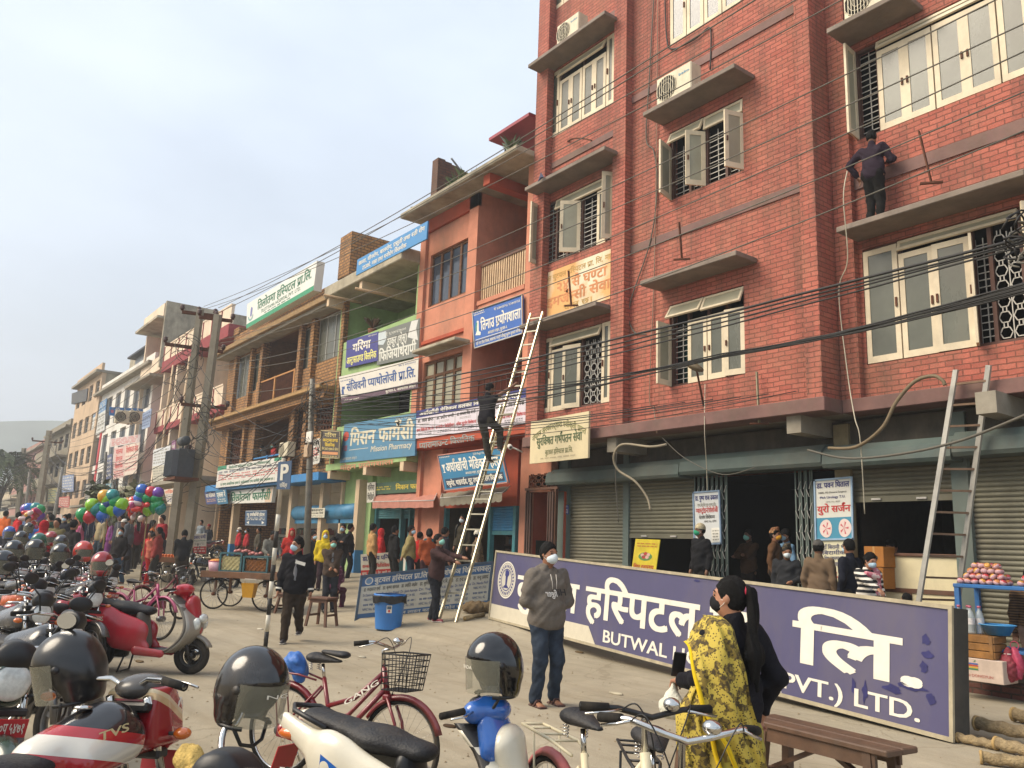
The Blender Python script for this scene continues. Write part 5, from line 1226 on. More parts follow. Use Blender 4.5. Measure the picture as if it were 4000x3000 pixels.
BIGS=[Vector((gl_.x,gl_.y,zl_))+lean,Vector((gr_.x,gr_.y,zr_))+lean,gr_+Vector((0,0,.03)),gl_+Vector((0,0,.03))]
_d0=d
def d(s):
 _d0(s);rr=random.Random(4);SM=mat('#2b2a5c',rough=.4,var=.3,scale=6)
 for(u,v,a,b_)in((.972,.72,.006,.05),(.975,.6,.008,.04),(.97,.5,.005,.06),(.955,.33,.02,.05),(.935,.28,.014,.04),(.978,.27,.006,.05),(.9,.2,.004,.1),(.885,.23,.003,.08),(.68,.93,.02,.02),(.62,.95,.008,.015)):
  s.poly([(u+a*math.cos(t)*rr.uniform(.5,1.1),v+b_*math.sin(t)*rr.uniform(.5,1.1))for t in np.linspace(0,6,13)],SM)
bs=sign('fallen_sign','very long purple hospital lightbox sign standing on the ground',BIGS,SGN('#4b4868',.42),d,thick=.26,frame=mat('#a59a80',rough=.6,var=.2,dirt=.5),fw=.04,side=mat('#34322d',rough=.7,var=.3,dirt=.4))
# second board leaning by the kerb
def d(s):
 s.rect(0,.76,1,1,INK('#3f6590'));s.text('बुटवल हस्पिटल प्रा.लि. को विशेषज्ञ चिकित्सकहरु',.1,.82,1.0,.93,WHT,.03,lv=1);s.rect(0,0,1,.13,INK('#3f6590'));s.text('अस्पताल लाइन बुटवल-९ फोन नं ५४०५००',.2,.03,.95,.09,WHT,.02,lv=1)
 s.poly([(.06+.03*math.cos(a),.875+.09*math.sin(a))for a in np.linspace(0,6,16)],WHT,1);s.poly([(.06+.022*math.cos(a),.875+.065*math.sin(a))for a in np.linspace(0,6,16)],INK('#6a8aa8'),2)
 for i,(a,b,c,e)in enumerate((('डा. चन्द्रकान्त शर्मा','Dr. Chandra Kanta Sharma','MBBS, DGO FRCOG','NMC No. 406'),('डा. कृष्ण खनाल','Dr. Krishna Khanal','MBBS, MD','NMC No. 2313'),('डा. ज्योति आत्रेय','Dr. Jyoti Aatreya','BDS','NMC No. 2495'),('डा. युगेश राणा','Dr. Yugesh','MBBS, MD','NMC No. 433'),('डा. एन.बि. थापा','Dr. N.B. Thapa','MBBS, MS (ENT Surgeon)','NMC No. 913'),('डा. इन्द्र ढकाल','Dr. Indra Dhakal','MBBS, MS (Ortho)','NMC No. 4150'),('डा. नन्दु प्रसाद','Dr. Nandu Pd.P','MBBS, MD, (TU)','NMC No. 42'))):
  u=.03+i*.138;s.text(a,u,.64,u+.12,.71,BLKI,.015);s.text(b,u,.52,u+.125,.58,INK('#2f4a80'),.01);s.text(c,u+.01,.42,u+.11,.47,INK('#3d567f'),.008);s.lines(u+.01,.28,u+.12,.36,1,INK('#3d567f'),.6,words=3,seed=i);s.text(e,u+.01,.19,u+.11,.25,INK('#3d567f'),.01)
g1=G(768,1340);g2=G(1054,1309)
q=[Vector((g1.x,g1.y,upz(764,1245,g1))),Vector((g2.x,g2.y,upz(1054,1214,g2))),g2,g1]
sign('fallen_sign','shorter blue and white list of doctors board behind the blue bin',[q[0]+lean*.6,q[1]+lean*.6,q[2],q[3]],SGN('#c5c2b4',.3),d,thick=.16,frame=mat('#46586b',rough=.6,dirt=.4),fw=.05)
# red and white doctor board standing behind it
def d(s):s.text('डा. प्रदिप पन्थि',.06,.72,.94,.88,NAVY,.035);s.lines(.25,.56,.75,.64,2,BLKI,.5,words=3);s.text('कन्सल्टेन्ट फिजिसियन',.05,.4,.95,.52,REDI,.03);s.rect(0,0,1,.3,INK('#b5302c'));s.text('सुगर, थाइराईड, पेट, छाती, मुटु',.04,.1,.96,.2,WHT,.025,lv=1)
g=G(812,1258);dpt=depth(g)-.2
sign('standing_sign','white and red physician board on legs behind the doctors list',[DP(779,1198,dpt),DP(848,1193,dpt-.3),DP(849,1243,dpt-.3),DP(780,1247,dpt)],SGN('#cfc8b6'),d,thick=.02)
def d(s):s.text('प्रसाद पन्थी',.05,.76,.95,.9,NAVY,.03);s.text('Prasad Panthi',.05,.62,.95,.7,GRNI,.01);s.lines(.1,.45,.9,.56,2,BLKI,.5,words=3);s.rect(0,0,1,.36,INK('#b5302c'));s.lines(.06,.06,.94,.32,2,WHT,.6,lv=1,words=3)
dpt=27
sign('standing_sign','small white and red board tied to the foot of the concrete pole',[DP(418,1154,dpt),DP(446,1152,dpt),DP(445,1196,dpt),DP(418,1196,dpt)],SGN('#cdc7b8'),d,thick=.02)
# doctor posters by the hospital gate
def d(s):
 s.text('डा. पुष्प राज ढकाल',.06,.84,.94,.92,NAVY,.03);s.text('एम.बि.बि.एस (एम.डी)',.15,.72,.85,.77,GREYI,.01);s.text('ग्यास्ट्रोइन्टेरोलोजी',.08,.6,.92,.68,REDI,.025);s.text('पेटरोग विशेषज्ञ',.2,.48,.8,.54,BLKI,.02);s.text('NMC No. 8394',.4,.41,.85,.45,BLKI,.005)
 s.poly([(.1,.32),(.3,.4),(.4,.34),(.34,.2),(.2,.16)],INK('#8fa0a6'));s.rect(.66,.03,.97,.3,INK('#e0ddd2'),1);s.lines(.7,.05,.93,.27,4,GREYI,.5,lv=2,words=2)
sign('poster','white and blue bordered stomach doctor poster on the left gate leaf',Q((1498,1064),(1554,1060),(1558,1174),(1501,1177),YG-.12),SGN('#c9cbc9',.1),d,'poster',thick=.02,frame=mat('#7f95ad',rough=.5),fw=.03)
def d(s):
 s.text('डा. पवन घिताल',.05,.86,.93,.94,NAVY,.035);s.text('MBBS, MS (General Surgery)',.1,.765,.85,.795,BLKI,.008);s.text('Mch Urology T.U.',.14,.68,.82,.72,NAVY,.015);s.text('NMC No. 8625',.3,.61,.68,.635,GREYI,.005);s.text('युरो सर्जन',.06,.45,.95,.55,REDI,.035)
 s.rect(0,0,1,.36,INK('#3f86a0'))
 for cx in(.3,.78):
  s.poly([(cx+.17*math.cos(a)*(1-.3*math.cos(a)*(1 if cx<.5 else-1)*.4),.18+.15*math.sin(a))for a in np.linspace(0,6.1,20)],INK('#d9c6bd'),1)
  for k in range(5):
   a=k*1.25;s.poly([(cx,.18),(cx+.11*math.cos(a-.18),.18+.1*math.sin(a-.18)),(cx+.12*math.cos(a+.18),.18+.11*math.sin(a+.18))],INK('#c05a62'),2)
sign('poster','urology poster with two kidneys on the right gate leaf',Q((1760,1038),(1840,1031),(1843,1164),(1763,1166),YG-.14),SGN('#cfcdc2',.08),d,'poster',thick=.02,frame=mat('#8fa8bd',rough=.5),fw=.03)
def d(s):
 for i,t in enumerate(('यहाँ बिरामी भेट्ने','बिरामीको','सिघ्र स्वास्थ्य लाभ','कार्ड पाईन्छ।')):s.text(t,.1+.06*i,.8-.13*i,.92-.05*i,.88-.13*i,INK('#4e4e6a'),.02)
 s.lines(.3,.1,.9,.3,2,REDI,.4,words=3);s.poly([(.08,.3),(.25,.24),(.3,.34),(.12,.42)],INK('#d2a04a'))
sign('poster','pale handwritten notice board directly under the kidney poster',Q((1764,1168),(1842,1166),(1842,1260),(1765,1262),YG-.13),SGN('#cfc8a8',.15),d,'poster',thick=.02)
def d(s):
 s.lines(.1,.74,.92,.9,2,INK('#c2703a'),.55,words=4);s.poly([(.5+.28*math.cos(a),.46+.13*math.sin(a))for a in np.linspace(0,6.1,18)],INK('#5f8a4a'))
 for k,(u,v)in enumerate(((.38,.5),(.5,.55),(.62,.52),(.44,.44),(.58,.44))):s.poly([(u+.075*math.cos(a),v+.055*math.sin(a))for a in np.linspace(0,6,10)],INK('#b5423a' if k%2 else '#d8b0a0'),1)
 s.text('शिघ्र स्वास्थ्य',.06,.08,.9,.19,REDI,.02)
sign('poster','bright yellow flower poster propped in the half open shutter',Q((1373,1164),(1426,1166),(1416,1236),(1364,1232),YG-.2),mat('#d8c232',rough=.5,var=.25,scale=3),d,'poster',thick=.02)
def d(s):s.text('२३',.3,.75,.7,.92,WHT,.02);s.lines(.1,.1,.9,.6,3,WHT,.6,words=2)
sign('poster','tiny blue number plate on the grey column beside the closed shutter',Q((1220,1091),(1228,1091),(1228,1111),(1220,1111),YG-.13),SGN('#2f4a80'),d,'sign',thick=.01)
# ================= poles, cables, ladders
CABLE=mat('#171614',rough=.6,var=.1);CABLEG=mat('#5a564c',rough=.7,var=.15);PORC=mat('#4a2c22',rough=.3);CONP=mat('#8d8677',rough=.9,var=.2,dirt=.5,scale=3,bump=.3)
def pole_from(px,dep,r0,r1,m=CONP,square=False):
 (xb_,yb_),(xt,yt)=px;b=DP(xb_,yb_,dep);t=DP(xt,yt,dep);b=Vector(b);t=Vector(t)
 d=(t-b).normalized();b=b-d*(b.z-float(gz(b.x,b.y)))/d.z if d.z else b
 return b,t
def insul(par,c):
 part('insulator',par,lambda mb:mb.lathe([(0,0),(.05,0),(.05,.05),(.09,.06),(.05,.08),(.09,.11),(.05,.13),(.08,.16),(.03,.2),(0,.2)],c,(0,0,1),PORC,10))
POLES={}
def upole(key,lbl,px,dep,r,arms=(),mm=CONP,nins=3):
 b,t=pole_from(px,dep,r,r);o=thing('utility_pole',lbl,'utility pole',b,0,'utility poles along the street');v=t-b
 part('shaft',o,lambda mb:mb.tube([Vector((0,0,-.2)),v*.5,v],[r*1.15,r,r*.8],mm,4 if mm is CONP else 12,smooth=mm is not CONP))
 for(f_,hl)in arms:
  c=v*f_;a=c+Vector((-.1,-hl,0));e=c+Vector((.1,hl,.02));part('crossarm',o,lambda mb:mb.bar(a-Vector((r,0,0)),e-Vector((r,0,0)),.1,.1,RUST))
  for k in range(nins):insul(o,a.lerp(e,k/(nins-1))+Vector((-r,0,.05)))
 POLES[key]=(b,t,o);return o
pa=upole('a','left leaning concrete pole of the transformer pair',((379,1106),(433,668)),27,.15,((.985,.5),(.86,.9)))
pb=upole('b','right leaning concrete pole of the transformer pair',((414,1106),(471,679)),26.5,.165,((.985,.5),(.66,.7)))
ba,ta,_=POLES['a'];bb,tb_,_=POLES['b']
tf=thing('transformer','grey finned transformer hung between the two leaning concrete poles','transformer',DP(395,998,26.0),scale=.72)
TFM=mat('#3f4346',rough=.6,var=.2,dirt=.3)
part('tank',tf,lambda mb:mb.box(-.5,.5,-.35,.35,-.7,.55,TFM,.03))
part('radiator',tf,lambda mb:[mb.box(-.55+i*.157,-.52+i*.157,-.62,-.351,-.65,.45,mat('#4d5257',rough=.5,dirt=.2))for i in range(8)])
part('conservator',tf,lambda mb:mb.lathe([(0,0),(.2,.0),(.2,.7),(0,.7)],(-.2,-.1,.9),(1,0,0),TFM,16))
part('conservator_pipe',tf,lambda mb:mb.tube([(.1,-.1,.55),(.1,-.1,.8)],.04,TFM));part('platform',tf,lambda mb:mb.box(-.9,.9,-.5,.5,-.82,-.701,RUST))
for i in range(3):insul(tf,Vector((-.3+i*.3,.15,.551)))
upole('c','slim grey steel pole tangled with cables in front of the ochre house',((664,1160),(675,818)),21.5,.085,(),mat('#77746b',rough=.6,metal=.3,var=.2,dirt=.4))
upole('d','far concrete pole with one crossarm, beyond the dental clinic board',((82,1104),(107,930)),62,.26,((.9,1.0),))
upole('e','most distant concrete pole near the left edge',((40,1106),(52,968)),80,.26,((.92,1.0),))
upole('f','thin grey lamp pole beside the small street tree',((222,1090),(229,976)),46,.1,(),mat('#6f6c63',rough=.6,dirt=.3))
upole('g','thin pale pole among the far shop boards',((120,1100),(135,1010)),60,.12,(),mat('#8a8780',rough=.6,dirt=.3))
upole('h','short grey pole left of the thin pale pole',((55,1106),(64,1018)),70,.12,(),mat('#7b776e',rough=.6,dirt=.3))
def cable(a,b,sag,r,lbl,m=CABLE,n=18,nm='overhead_cable',jit=0,grp='overhead cables',cat='cable'):
 a=Vector(a);b=Vector(b);mb=MB();pts=[];rr=random.Random(int(a.x*100+b.z*77+sag*999))
 for i in range(n+1):
  u=i/n;p=a.lerp(b,u);p.z-=sag*4*u*(1-u)
  if jit and 0<i<n:p+=Vector((rr.uniform(-jit,jit),rr.uniform(-jit,jit),rr.uniform(-jit,jit)))
  pts.append(p)
 mb.tube(pts,r,m,5);o=mb.build(nm);tag(o,lbl,cat,grp);return o
U=lambda px,py,dep:DP(px,py,dep)
hi_l='thin grey power line running from the pole tops across the upper red facade'
for i,(yl,y2)in enumerate(((662,-330),(668,-260),(735,-70),(742,15),(790,75),(800,165),(850,250))):
 xl_=440 if i<2 else 470;cable(U(xl_,yl,26.5),U(2290,y2,7.2),.35+.05*i,.0075,hi_l,CABLEG,24)
for i,(yl,y2)in enumerate(((665,-400),(675,-380))):cable(U(472,yl,26.5),U(2290,y2-40,7.2),.3,.009,hi_l,CABLEG,24)
b1='black cable in the upper thick bundle crossing the lower red facade';b2='black cable in the lower thick bundle crossing the lower red facade'
rr=random.Random(5)
for i in range(4):cable(U(676,868+i*9,21.4),U(2290,494+i*5.5,6.0),.12+.02*i,.009 if i else.014,b1,CABLE,22,jit=.006)
for i in range(7):
 a=U(676,845+i*12,21.4);mid=U(1560,768+rr.uniform(-4,4),9.2);e=U(2290,588+i*4,6.0)
 cable(a,mid,.25+.05*rr.random(),.008,b2,CABLE,16,jit=.008);cable(mid,e,.05,.009,b2,CABLE,12,jit=.004)
b3='sagging thin cable stretched low in front of the shop signs'
for i in range(6):cable(U(676,880+i*11,21.4),U(1420+i*60,875-i*6,10.5),.3+.1*rr.random(),.006,b3,CABLE,14)
for i in range(14):
 a=U(420+rr.uniform(-14,18),790+i*24,26.6);e=U(675+rr.uniform(-4,4),850+rr.uniform(0,120),21.4);cable(a,e,rr.uniform(.5,1.4),.009,'slack cable between the transformer pair and the slim steel pole',CABLE,14)
for i in range(12):
 a=U(400+rr.uniform(-10,20),800+i*26,26.8);e=U(222+rr.uniform(-3,3),990+rr.uniform(0,60),46);cable(a,e,rr.uniform(.4,1.6),.012,'slack cable between the transformer pair and the thin grey lamp pole',CABLE,12)
for i in range(10):
 a=U(225,990+i*7,46);e=U(100+rr.uniform(-6,6),950+i*12,62);cable(a,e,rr.uniform(.4,1.4),.018,'distant slack cable over the crowd at the far left',CABLE,10)
for i in range(6):cable(U(100,950+i*14,62),U(-40,1000+i*12,95),1,.025,'faint cable leaving the picture at the far left',CABLE,8)
for i in range(5):cable(U(104,940+i*6,62),U(436,690+i*35,27),.8,.012,'power line from the far crossarm to the leaning pole tops',CABLEG,14)
def tangle(lbl,c,R,n,seed,r=.008):
 rr=random.Random(seed);mb=MB();c=Vector(c)
 for _ in range(n):
  ax=Vector((rr.uniform(-1,1),rr.uniform(-1,1),rr.uniform(-.6,.6))).normalized();q=Vector((0,0,1)).rotation_difference(ax);R_=R*rr.uniform(.5,1.1);o=Vector((rr.uniform(-.1,.1),rr.uniform(-.1,.1),rr.uniform(-R*1.6,R*1.6)))
  mb.tube([c+o+q@Vector((R_*math.cos(a),R_*.8*math.sin(a),.05*math.sin(3*a)))for a in np.linspace(0,rr.uniform(3,6),14)],r,CABLE if rr.random()<.7 else CABLEG,5)
 tag(mb.build('cable_tangle'),lbl,'cable tangle')
tangle('tangle of black cables near the top of the slim steel pole',U(677,865,21.3),.32,16,1);tangle('knot of cables lower down on the slim steel pole',U(672,955,21.3),.3,16,2)
tangle('loose cable coil on the right leaning concrete pole',U(440,920,26),.45,14,3,.012);tangle('messy wires above the transformer',U(398,800,26.5),.6,14,4,.01)
tangle('coil of grey cable hanging at the right picture edge',U(2222,520,5.5),.14,10,6,.007)
for nm,dep_,lbl in((0,0,0),):pass
mb=MB();mb.box(-.09,.09,-.03,.03,-.12,.12,WHITE,.01);mb.lines=None
o=thing('meter_box','small white numbered plate on the slim steel pole','meter box',U(668,944,21.2));part('plate',o,lambda mb:mb.box(-.16,.16,-.02,.02,-.14,.14,WHITE));part('box',o,lambda mb:mb.box(-.14,.1,-.06,.06,-.52,-.2,mat('#b59a7c',rough=.6,dirt=.3),.01))
# cables hanging on the brick wall and in the shop fronts
def run(lbl,pts,r,m,nm='wall_cable',cat='cable'):
 P_=[Vector(p)for p in pts];out=[]
 for i in range(len(P_)-1):
  p0,p1,p2,p3=P_[max(i-1,0)],P_[i],P_[i+1],P_[min(i+2,len(P_)-1)]
  for k in range(6):
   t=k/6;out.append(.5*((2*p1)+(-p0+p2)*t+(2*p0-5*p1+4*p2-p3)*t*t+(-p0+3*p1-3*p2+p3)*t**3))
 out.append(P_[-1]);mb=MB();mb.tube(out,r,m,6);tag(mb.build(nm),lbl,cat)
yw_=YW-.04
run('dark conduit hanging down the middle of the brick facade',[P(1413,-20,yw_),P(1402,180,yw_),P(1396,300,yw_),P(1412,326,yw_),P(1420,400,yw_),P(1405,520,yw_),P(1360,660,yw_),P(1368,715,yw_),P(1396,722,yw_)],.014,CABLEG)
run('thin pale pipe beside the dark conduit on the brick facade',[P(1421,-20,yw_),P(1418,330,yw_),P(1413,600,yw_),P(1403,850,yw_),P(1412,880,yw_),P(1419,935,yw_-.2)],.011,mat('#8a6f5c',rough=.7))
run('black pipe from the middle air conditioner up past the top window',[P(1436,-20,yw_),P(1440,80,yw_),P(1452,106,yw_),P(1500,85,yw_),P(1530,60,yw_),P(1536,75,yw_),P(1534,150,yw_)],.016,CABLE)
run('thick cut cable arching down in front of the closed shutters',[P(1440,960,12.0),P(1405,965,11.9),P(1345,960,11.9),P(1326,985,11.9),P(1335,1015,12.0),P(1372,1040,12.1),P(1398,1075,12.2),P(1405,1102,12.2)],.026,mat('#8a7f6a',rough=.7))
run('thin wire dangling beside the thick cut cable',[P(1332,975,12),P(1330,1040,12.1),P(1336,1128,12.2)],.01,CABLEG)
run('thick brown cable rising to a cut end beside the right ladder',[P(1790,968,12.3),P(1850,965,12.2),P(1905,925,12.1),P(1935,870,12.1),P(1975,825,12.1),P(2015,812,12.1),P(2036,822,12.1),P(2041,832,12.1)],.028,mat('#6f6048',rough=.7))
run('twisted grey cable sagging under the ledge on the right',[P(1745,972,12.2),P(1830,990,12.1),P(1950,980,12.0),P(2080,950,11.8),P(2230,890,11.5)],.02,CABLEG)
run('thin white wire falling from the ledge of the window worker to the shops',[P(1830,370,12.0),P(1822,430,11.9),P(1831,560,12.2),P(1812,630,12.4),P(1830,800,12.4),P(1846,900,12.2),P(1856,935,12.2),P(1862,1000,12.3),P(1868,1110,12.5)],.009,mat('#b5ad98',rough=.7))
run('thin white wire in front of the hospital gate',[P(1523,830,yw_),P(1522,930,12.0),P(1526,1000,12.3),P(1528,1060,12.4)],.007,mat('#b5ad98',rough=.7))
run('black wire drooping over the gate poster',[P(1430,945,12.2),P(1480,990,12.2),P(1560,1025,12.2),P(1630,1010,12.2)],.008,CABLEG)
run('bent rusty rod sticking out of the upper brick wall',[P(1226,305,YW),P(1240,299,YW-.2),P(1265,300,YW-.3),P(1278,304,YW-.4)],.02,RUST,'rod','rod')
for(x0,y0,x1,y1,Y,lbl)in((1985,283,2012,395,YB3-.3,'rusty angle iron stand on the ledge of the window worker'),(1228,585,1234,660,YW-.3,'rusty bracket on the ledge above the ladder top'),(1467,480,1473,560,YW-.3,'thin rusty post on the lower middle ledge'),(1635,803,1640,915,YW-.12,'pale upright bracket on the lower brick wall')):
 o=thing('bracket',lbl,'bracket',P(x1,y1,Y));iv=P(x0,y0,Y)-P(x1,y1,Y)
 part('upright',o,lambda mb:mb.bar((0,0,0),iv,.05,.02,RUST if y1<800 else mat('#8f8a70',rough=.7)));part('foot',o,lambda mb:mb.bar((-.13,-.1,.0),(.13,.1,-.0),.05,.03,RUST))
o=thing('street_lamp','brown lamp head on a bent bracket below the middle window','street lamp',P(1520,850,YW-.1));part('arm',o,lambda mb:mb.tube([(0,0,-.25),(0,-.1,.1),P(1505,800,YW-.7)-P(1520,850,YW-.1)],.02,RUST));part('lamp_head',o,lambda mb:mb.ell(P(1500,792,YW-.8)-P(1520,850,YW-.1),(.2,.12,.07),mat('#5d5038',rough=.6),8,Euler((0,.5,.3)).to_quaternion()))
# ladders
def ladder(lbl,a0,a1,b0,b1,n,m,rm,wd=.03,dp_=.075,name='ladder'):
 a0,a1,b0,b1=map(Vector,(a0,a1,b0,b1));o=thing(name,lbl,'ladder',(a0+b0)/2);iv=-Vector(o.location);side=(b0-a0).normalized()
 for p,q in((a0,a1),(b0,b1)):part('rail',o,lambda mb:mb.bar(p+iv,q+iv,wd,dp_,m,up=side.cross(q-p)))
 for i in range(n):
  u=(i+.7)/(n+.4);p=a0.lerp(a1,u)+iv;q=b0.lerp(b1,u)+iv;part('rung',o,lambda mb:mb.bar(p,q,.034,.03,rm))
 return o
AL=mat('#c4bda6',rough=.35,metal=.75,var=.12,dirt=.2);ALR=mat('#6d5540',rough=.5,metal=.3,var=.3,dirt=.3)
LA0,LB0=G(957,1341),G(976,1346);LA1,LB1=P(1147,678,11.62),P(1168,668,11.62)
wv=(LB0-LA0).normalized();cA,cB=(LA0+LB0)/2,(LA1+LB1)/2;hw=.21;wv=Vector((wv.x,wv.y,0)).normalized()
wv=Vector((.93,.36,0)).normalized()
LAD_A,LAD_B,LAD_W=cA,cB,wv
o1=ladder('long shiny aluminium ladder leaning on the brick hospital with a man climbing it',cA-wv*hw,cA.lerp(cB,.66)-wv*hw,cA+wv*hw,cA.lerp(cB,.66)+wv*hw,14,AL,AL)
nrm=(cB-cA).normalized().cross(wv);nrm=nrm if nrm.y<0 else-nrm
for sg in(-1,1):
 p=cA.lerp(cB,.36)+wv*sg*(hw-.045)-nrm*.06-cA;q=cB+wv*sg*(hw-.045)-nrm*.06-cA;part('rail',o1,lambda mb:mb.bar(p,q,.028,.07,AL,up=wv.cross(q-p)))
for i in range(13):
 c=cA.lerp(cB,.38+.6*i/12)-cA-nrm*.06;part('rung',o1,lambda mb:mb.bar(c-wv*(hw-.05),c+wv*(hw-.05),.034,.03,AL))
ladder('scratched ladder with worn brown rungs leaning on the right end of the brick hospital',G(1957,1472),P(2065,799,12.42),G(2046,1470),P(2136,789,12.42),14,STEEL,ALR,.035,.08)
# ================= people
SKIN={'a':mat('#8f6247',rough=.55,var=.08,scale=12),'b':mat('#a3745a',rough=.55,var=.08,scale=12),'c':mat('#74503a',rough=.55,var=.08,scale=12)}
HAIR=mat('#0b0908',rough=.8,var=.35,scale=30,bump=.4);EYE=mat('#120e0c',rough=.2);LIP=mat('#7a4238',rough=.5)
MASKB=mat('#a9c4d2',rough=.8,var=.06,scale=20);MASKG=mat('#2f8f6a',rough=.8,var=.1);MASKT=mat('#8fcabb',rough=.8,var=.06);MASKW=mat('#c9d3d6',rough=.8,var=.05);MASKK=mat('#1a1a1c',rough=.8)
CL=lambda c,v=.2,sc=9,b=.35:mat(c,rough=.9,var=v,scale=sc,bump=b)
def ik(a,b,l1,l2,pole):
 a=np.array(a,float);b=np.array(b,float);d=b-a;D=np.linalg.norm(d);D2=min(D,(l1+l2)*.999);u=d/max(D,1e-6)
 b=a+u*D2;x=(l1*l1-l2*l2+D2*D2)/(2*D2);h=math.sqrt(max(0,l1*l1-x*x));p=np.array(pole,float);p=p-u*(p@u);p/=max(np.linalg.norm(p),1e-6)
 return a+u*x+p*h,b
def Rz(a):c,s=math.cos(a),math.sin(a);return np.array([[c,-s,0],[s,c,0],[0,0,1]])
def Rx(a):c,s=math.cos(a),math.sin(a);return np.array([[1,0,0],[0,c,-s],[0,s,c]])
def person(label,at,h,head_deg,top,bottom,skin='a',shoe='#2a2622',pose=None,hair='short',mask=None,cap=None,sleeves=True,vox=None,shawl=None,fat=1.0,shoekind='shoe',extra=None,tm=None,bm=None,hood=False,group=None,skirt=False,inner=None,long=0,faceless=False,face=0):
 """a figure facing local +Y; head_deg = direction it faces, degrees from +X counter-clockwise"""
 p=dict(lh=None,rh=None,lf=(-.1,0),rf=(.1,0),pel=(0,0),drop=0,lean=0,yaw=0,nod=0,tw=0,lk=(0,1,0),rk=(0,1,0),le=(-.6,-1,-.1),re=(.6,-1,-.1),lfz=0,rfz=0,side=0)
 if pose:p.update(pose)
 at=Vector(at);o=thing('person',label,'person',at,math.radians(head_deg-90),group);dep=depth(at+Vector((0,0,1)))
 vx=vox or min(.03,max(.0095,dep*.0011));s=h/1.735;f=fat
 hip=np.array([p['pel'][0],p['pel'][1],(.90-p['drop'])])*s
 T=Rz(p['tw'])@Rx(-p['lean']);
 if p['side']:T=T@np.array([[math.cos(p['side']),0,math.sin(p['side'])],[0,1,0],[-math.sin(p['side']),0,math.cos(p['side'])]])
 def tp(x,y,z):return hip+T@(np.array([x,y,z])*s)
 nk=tp(0,-.015,.56);chest=tp(0,.01,.38);belly=tp(0,.015,.16);sL,sR=tp(-.19,-.01,.49),tp(.19,-.01,.49)
 hL,hR=hip+np.array([-.09,0,-.02])*s,hip+np.array([.09,0,-.02])*s
 HR=T@Rz(p['yaw'])@Rx(-p['nod']);hc=nk+HR@(np.array([0,.025,.155])*s)
 hp=lambda x,y,z:hc+HR@(np.array([x,y,z])*s)
 ll1,ll2=.415*s,.405*s
 aL=np.array([p['lf'][0],p['lf'][1],.075/1+p['lfz']])*s;aR=np.array([p['rf'][0],p['rf'][1],.075+p['rfz']])*s
 kL,aL=ik(hL,aL,ll1,ll2,p['lk']);kR,aR=ik(hR,aR,ll1,ll2,p['rk'])
 def hand(t,sh,sg):return np.array(t)*s if t is not None else sh+np.array([sg*.055,.05,-.53])*s
 al1,al2=.30*s,.25*s
 eL,wL=ik(sL,hand(p['lh'],sL,-1),al1,al2,p['le']);eR,wR=ik(sR,hand(p['rh'],sR,1),al1,al2,p['re'])
 # -- body: one continuous skin
 B=SDF()
 B.cone(nk-np.array([0,0,.03*s]),hc-HR@(np.array([0,.01,.05])*s),.058*s,.054*s,.03)
 B.ell(hc,np.array([.075,.095,.118])*s,.02,HR);B.ell(hp(0,.03,-.06),np.array([.055,.062,.062])*s,.04,HR)
 B.cone(hp(0,.092,.012),hp(0,.112,-.025),.012*s,.018*s,.018);B.ell(hp(0,.085,.03),np.array([.05,.018,.012])*s,.02,HR)
 if not mask:B.ell(hp(0,.083,-.062),np.array([.026,.016,.009])*s,.012,HR)
 for sg in(-1,1):B.ell(hp(sg*.077,-.005,-.005),np.array([.014,.026,.034])*s,.01,HR)
 B.cone(tp(-.13,-.01,.45),tp(.13,-.01,.45),.06*s,.06*s,.04,None);B.cone(tp(0,-.01,.4),tp(0,-.01,.1),.08*s,.08*s,.04);B.cone(hL,hR,.1*s*f,.1*s*f,.06)
 for(sh,e,w_,sg)in((sL,eL,wL,-1),(sR,eR,wR,1)):
  B.cone(sh,e,.05*s,.042*s,.05);B.cone(e,w_,.042*s,.028*s,.02)
  d=(w_-e)/max(np.linalg.norm(w_-e),1e-6)
  if dep>14:
   B.cone(w_,w_+d*.07*s,.03*s,.034*s,.02,None);B.cone(w_+d*.07*s,w_+d*.13*s,.03*s,.018*s,.02)
 for(a,k,an)in((hL,kL,aL),(hR,kR,aR)):B.cone(a,k,.08*s*f,.055*s,.05);B.cone(k,an,.055*s,.036*s,.03)
 mb=MB()
 for an in(aL,aR):
  if shoekind=='sandal':
   B.cone(an,an+np.array([0,-.02,-.03])*s,.034*s,.034*s,.02);B.cone(an+np.array([0,0,-.035])*s,an+np.array([0,.13,-.055])*s,.034*s,.03*s,.03,(1.1,1,.8))
   for q in range(5):B.cone(an+np.array([-.03+.016*q,.12,-.055])*s,an+np.array([-.034+.018*q,.165-.008*abs(q-1.5),-.06])*s,.012*s,.01*s,.006)
 B.put(mb,vx,SKIN[skin])
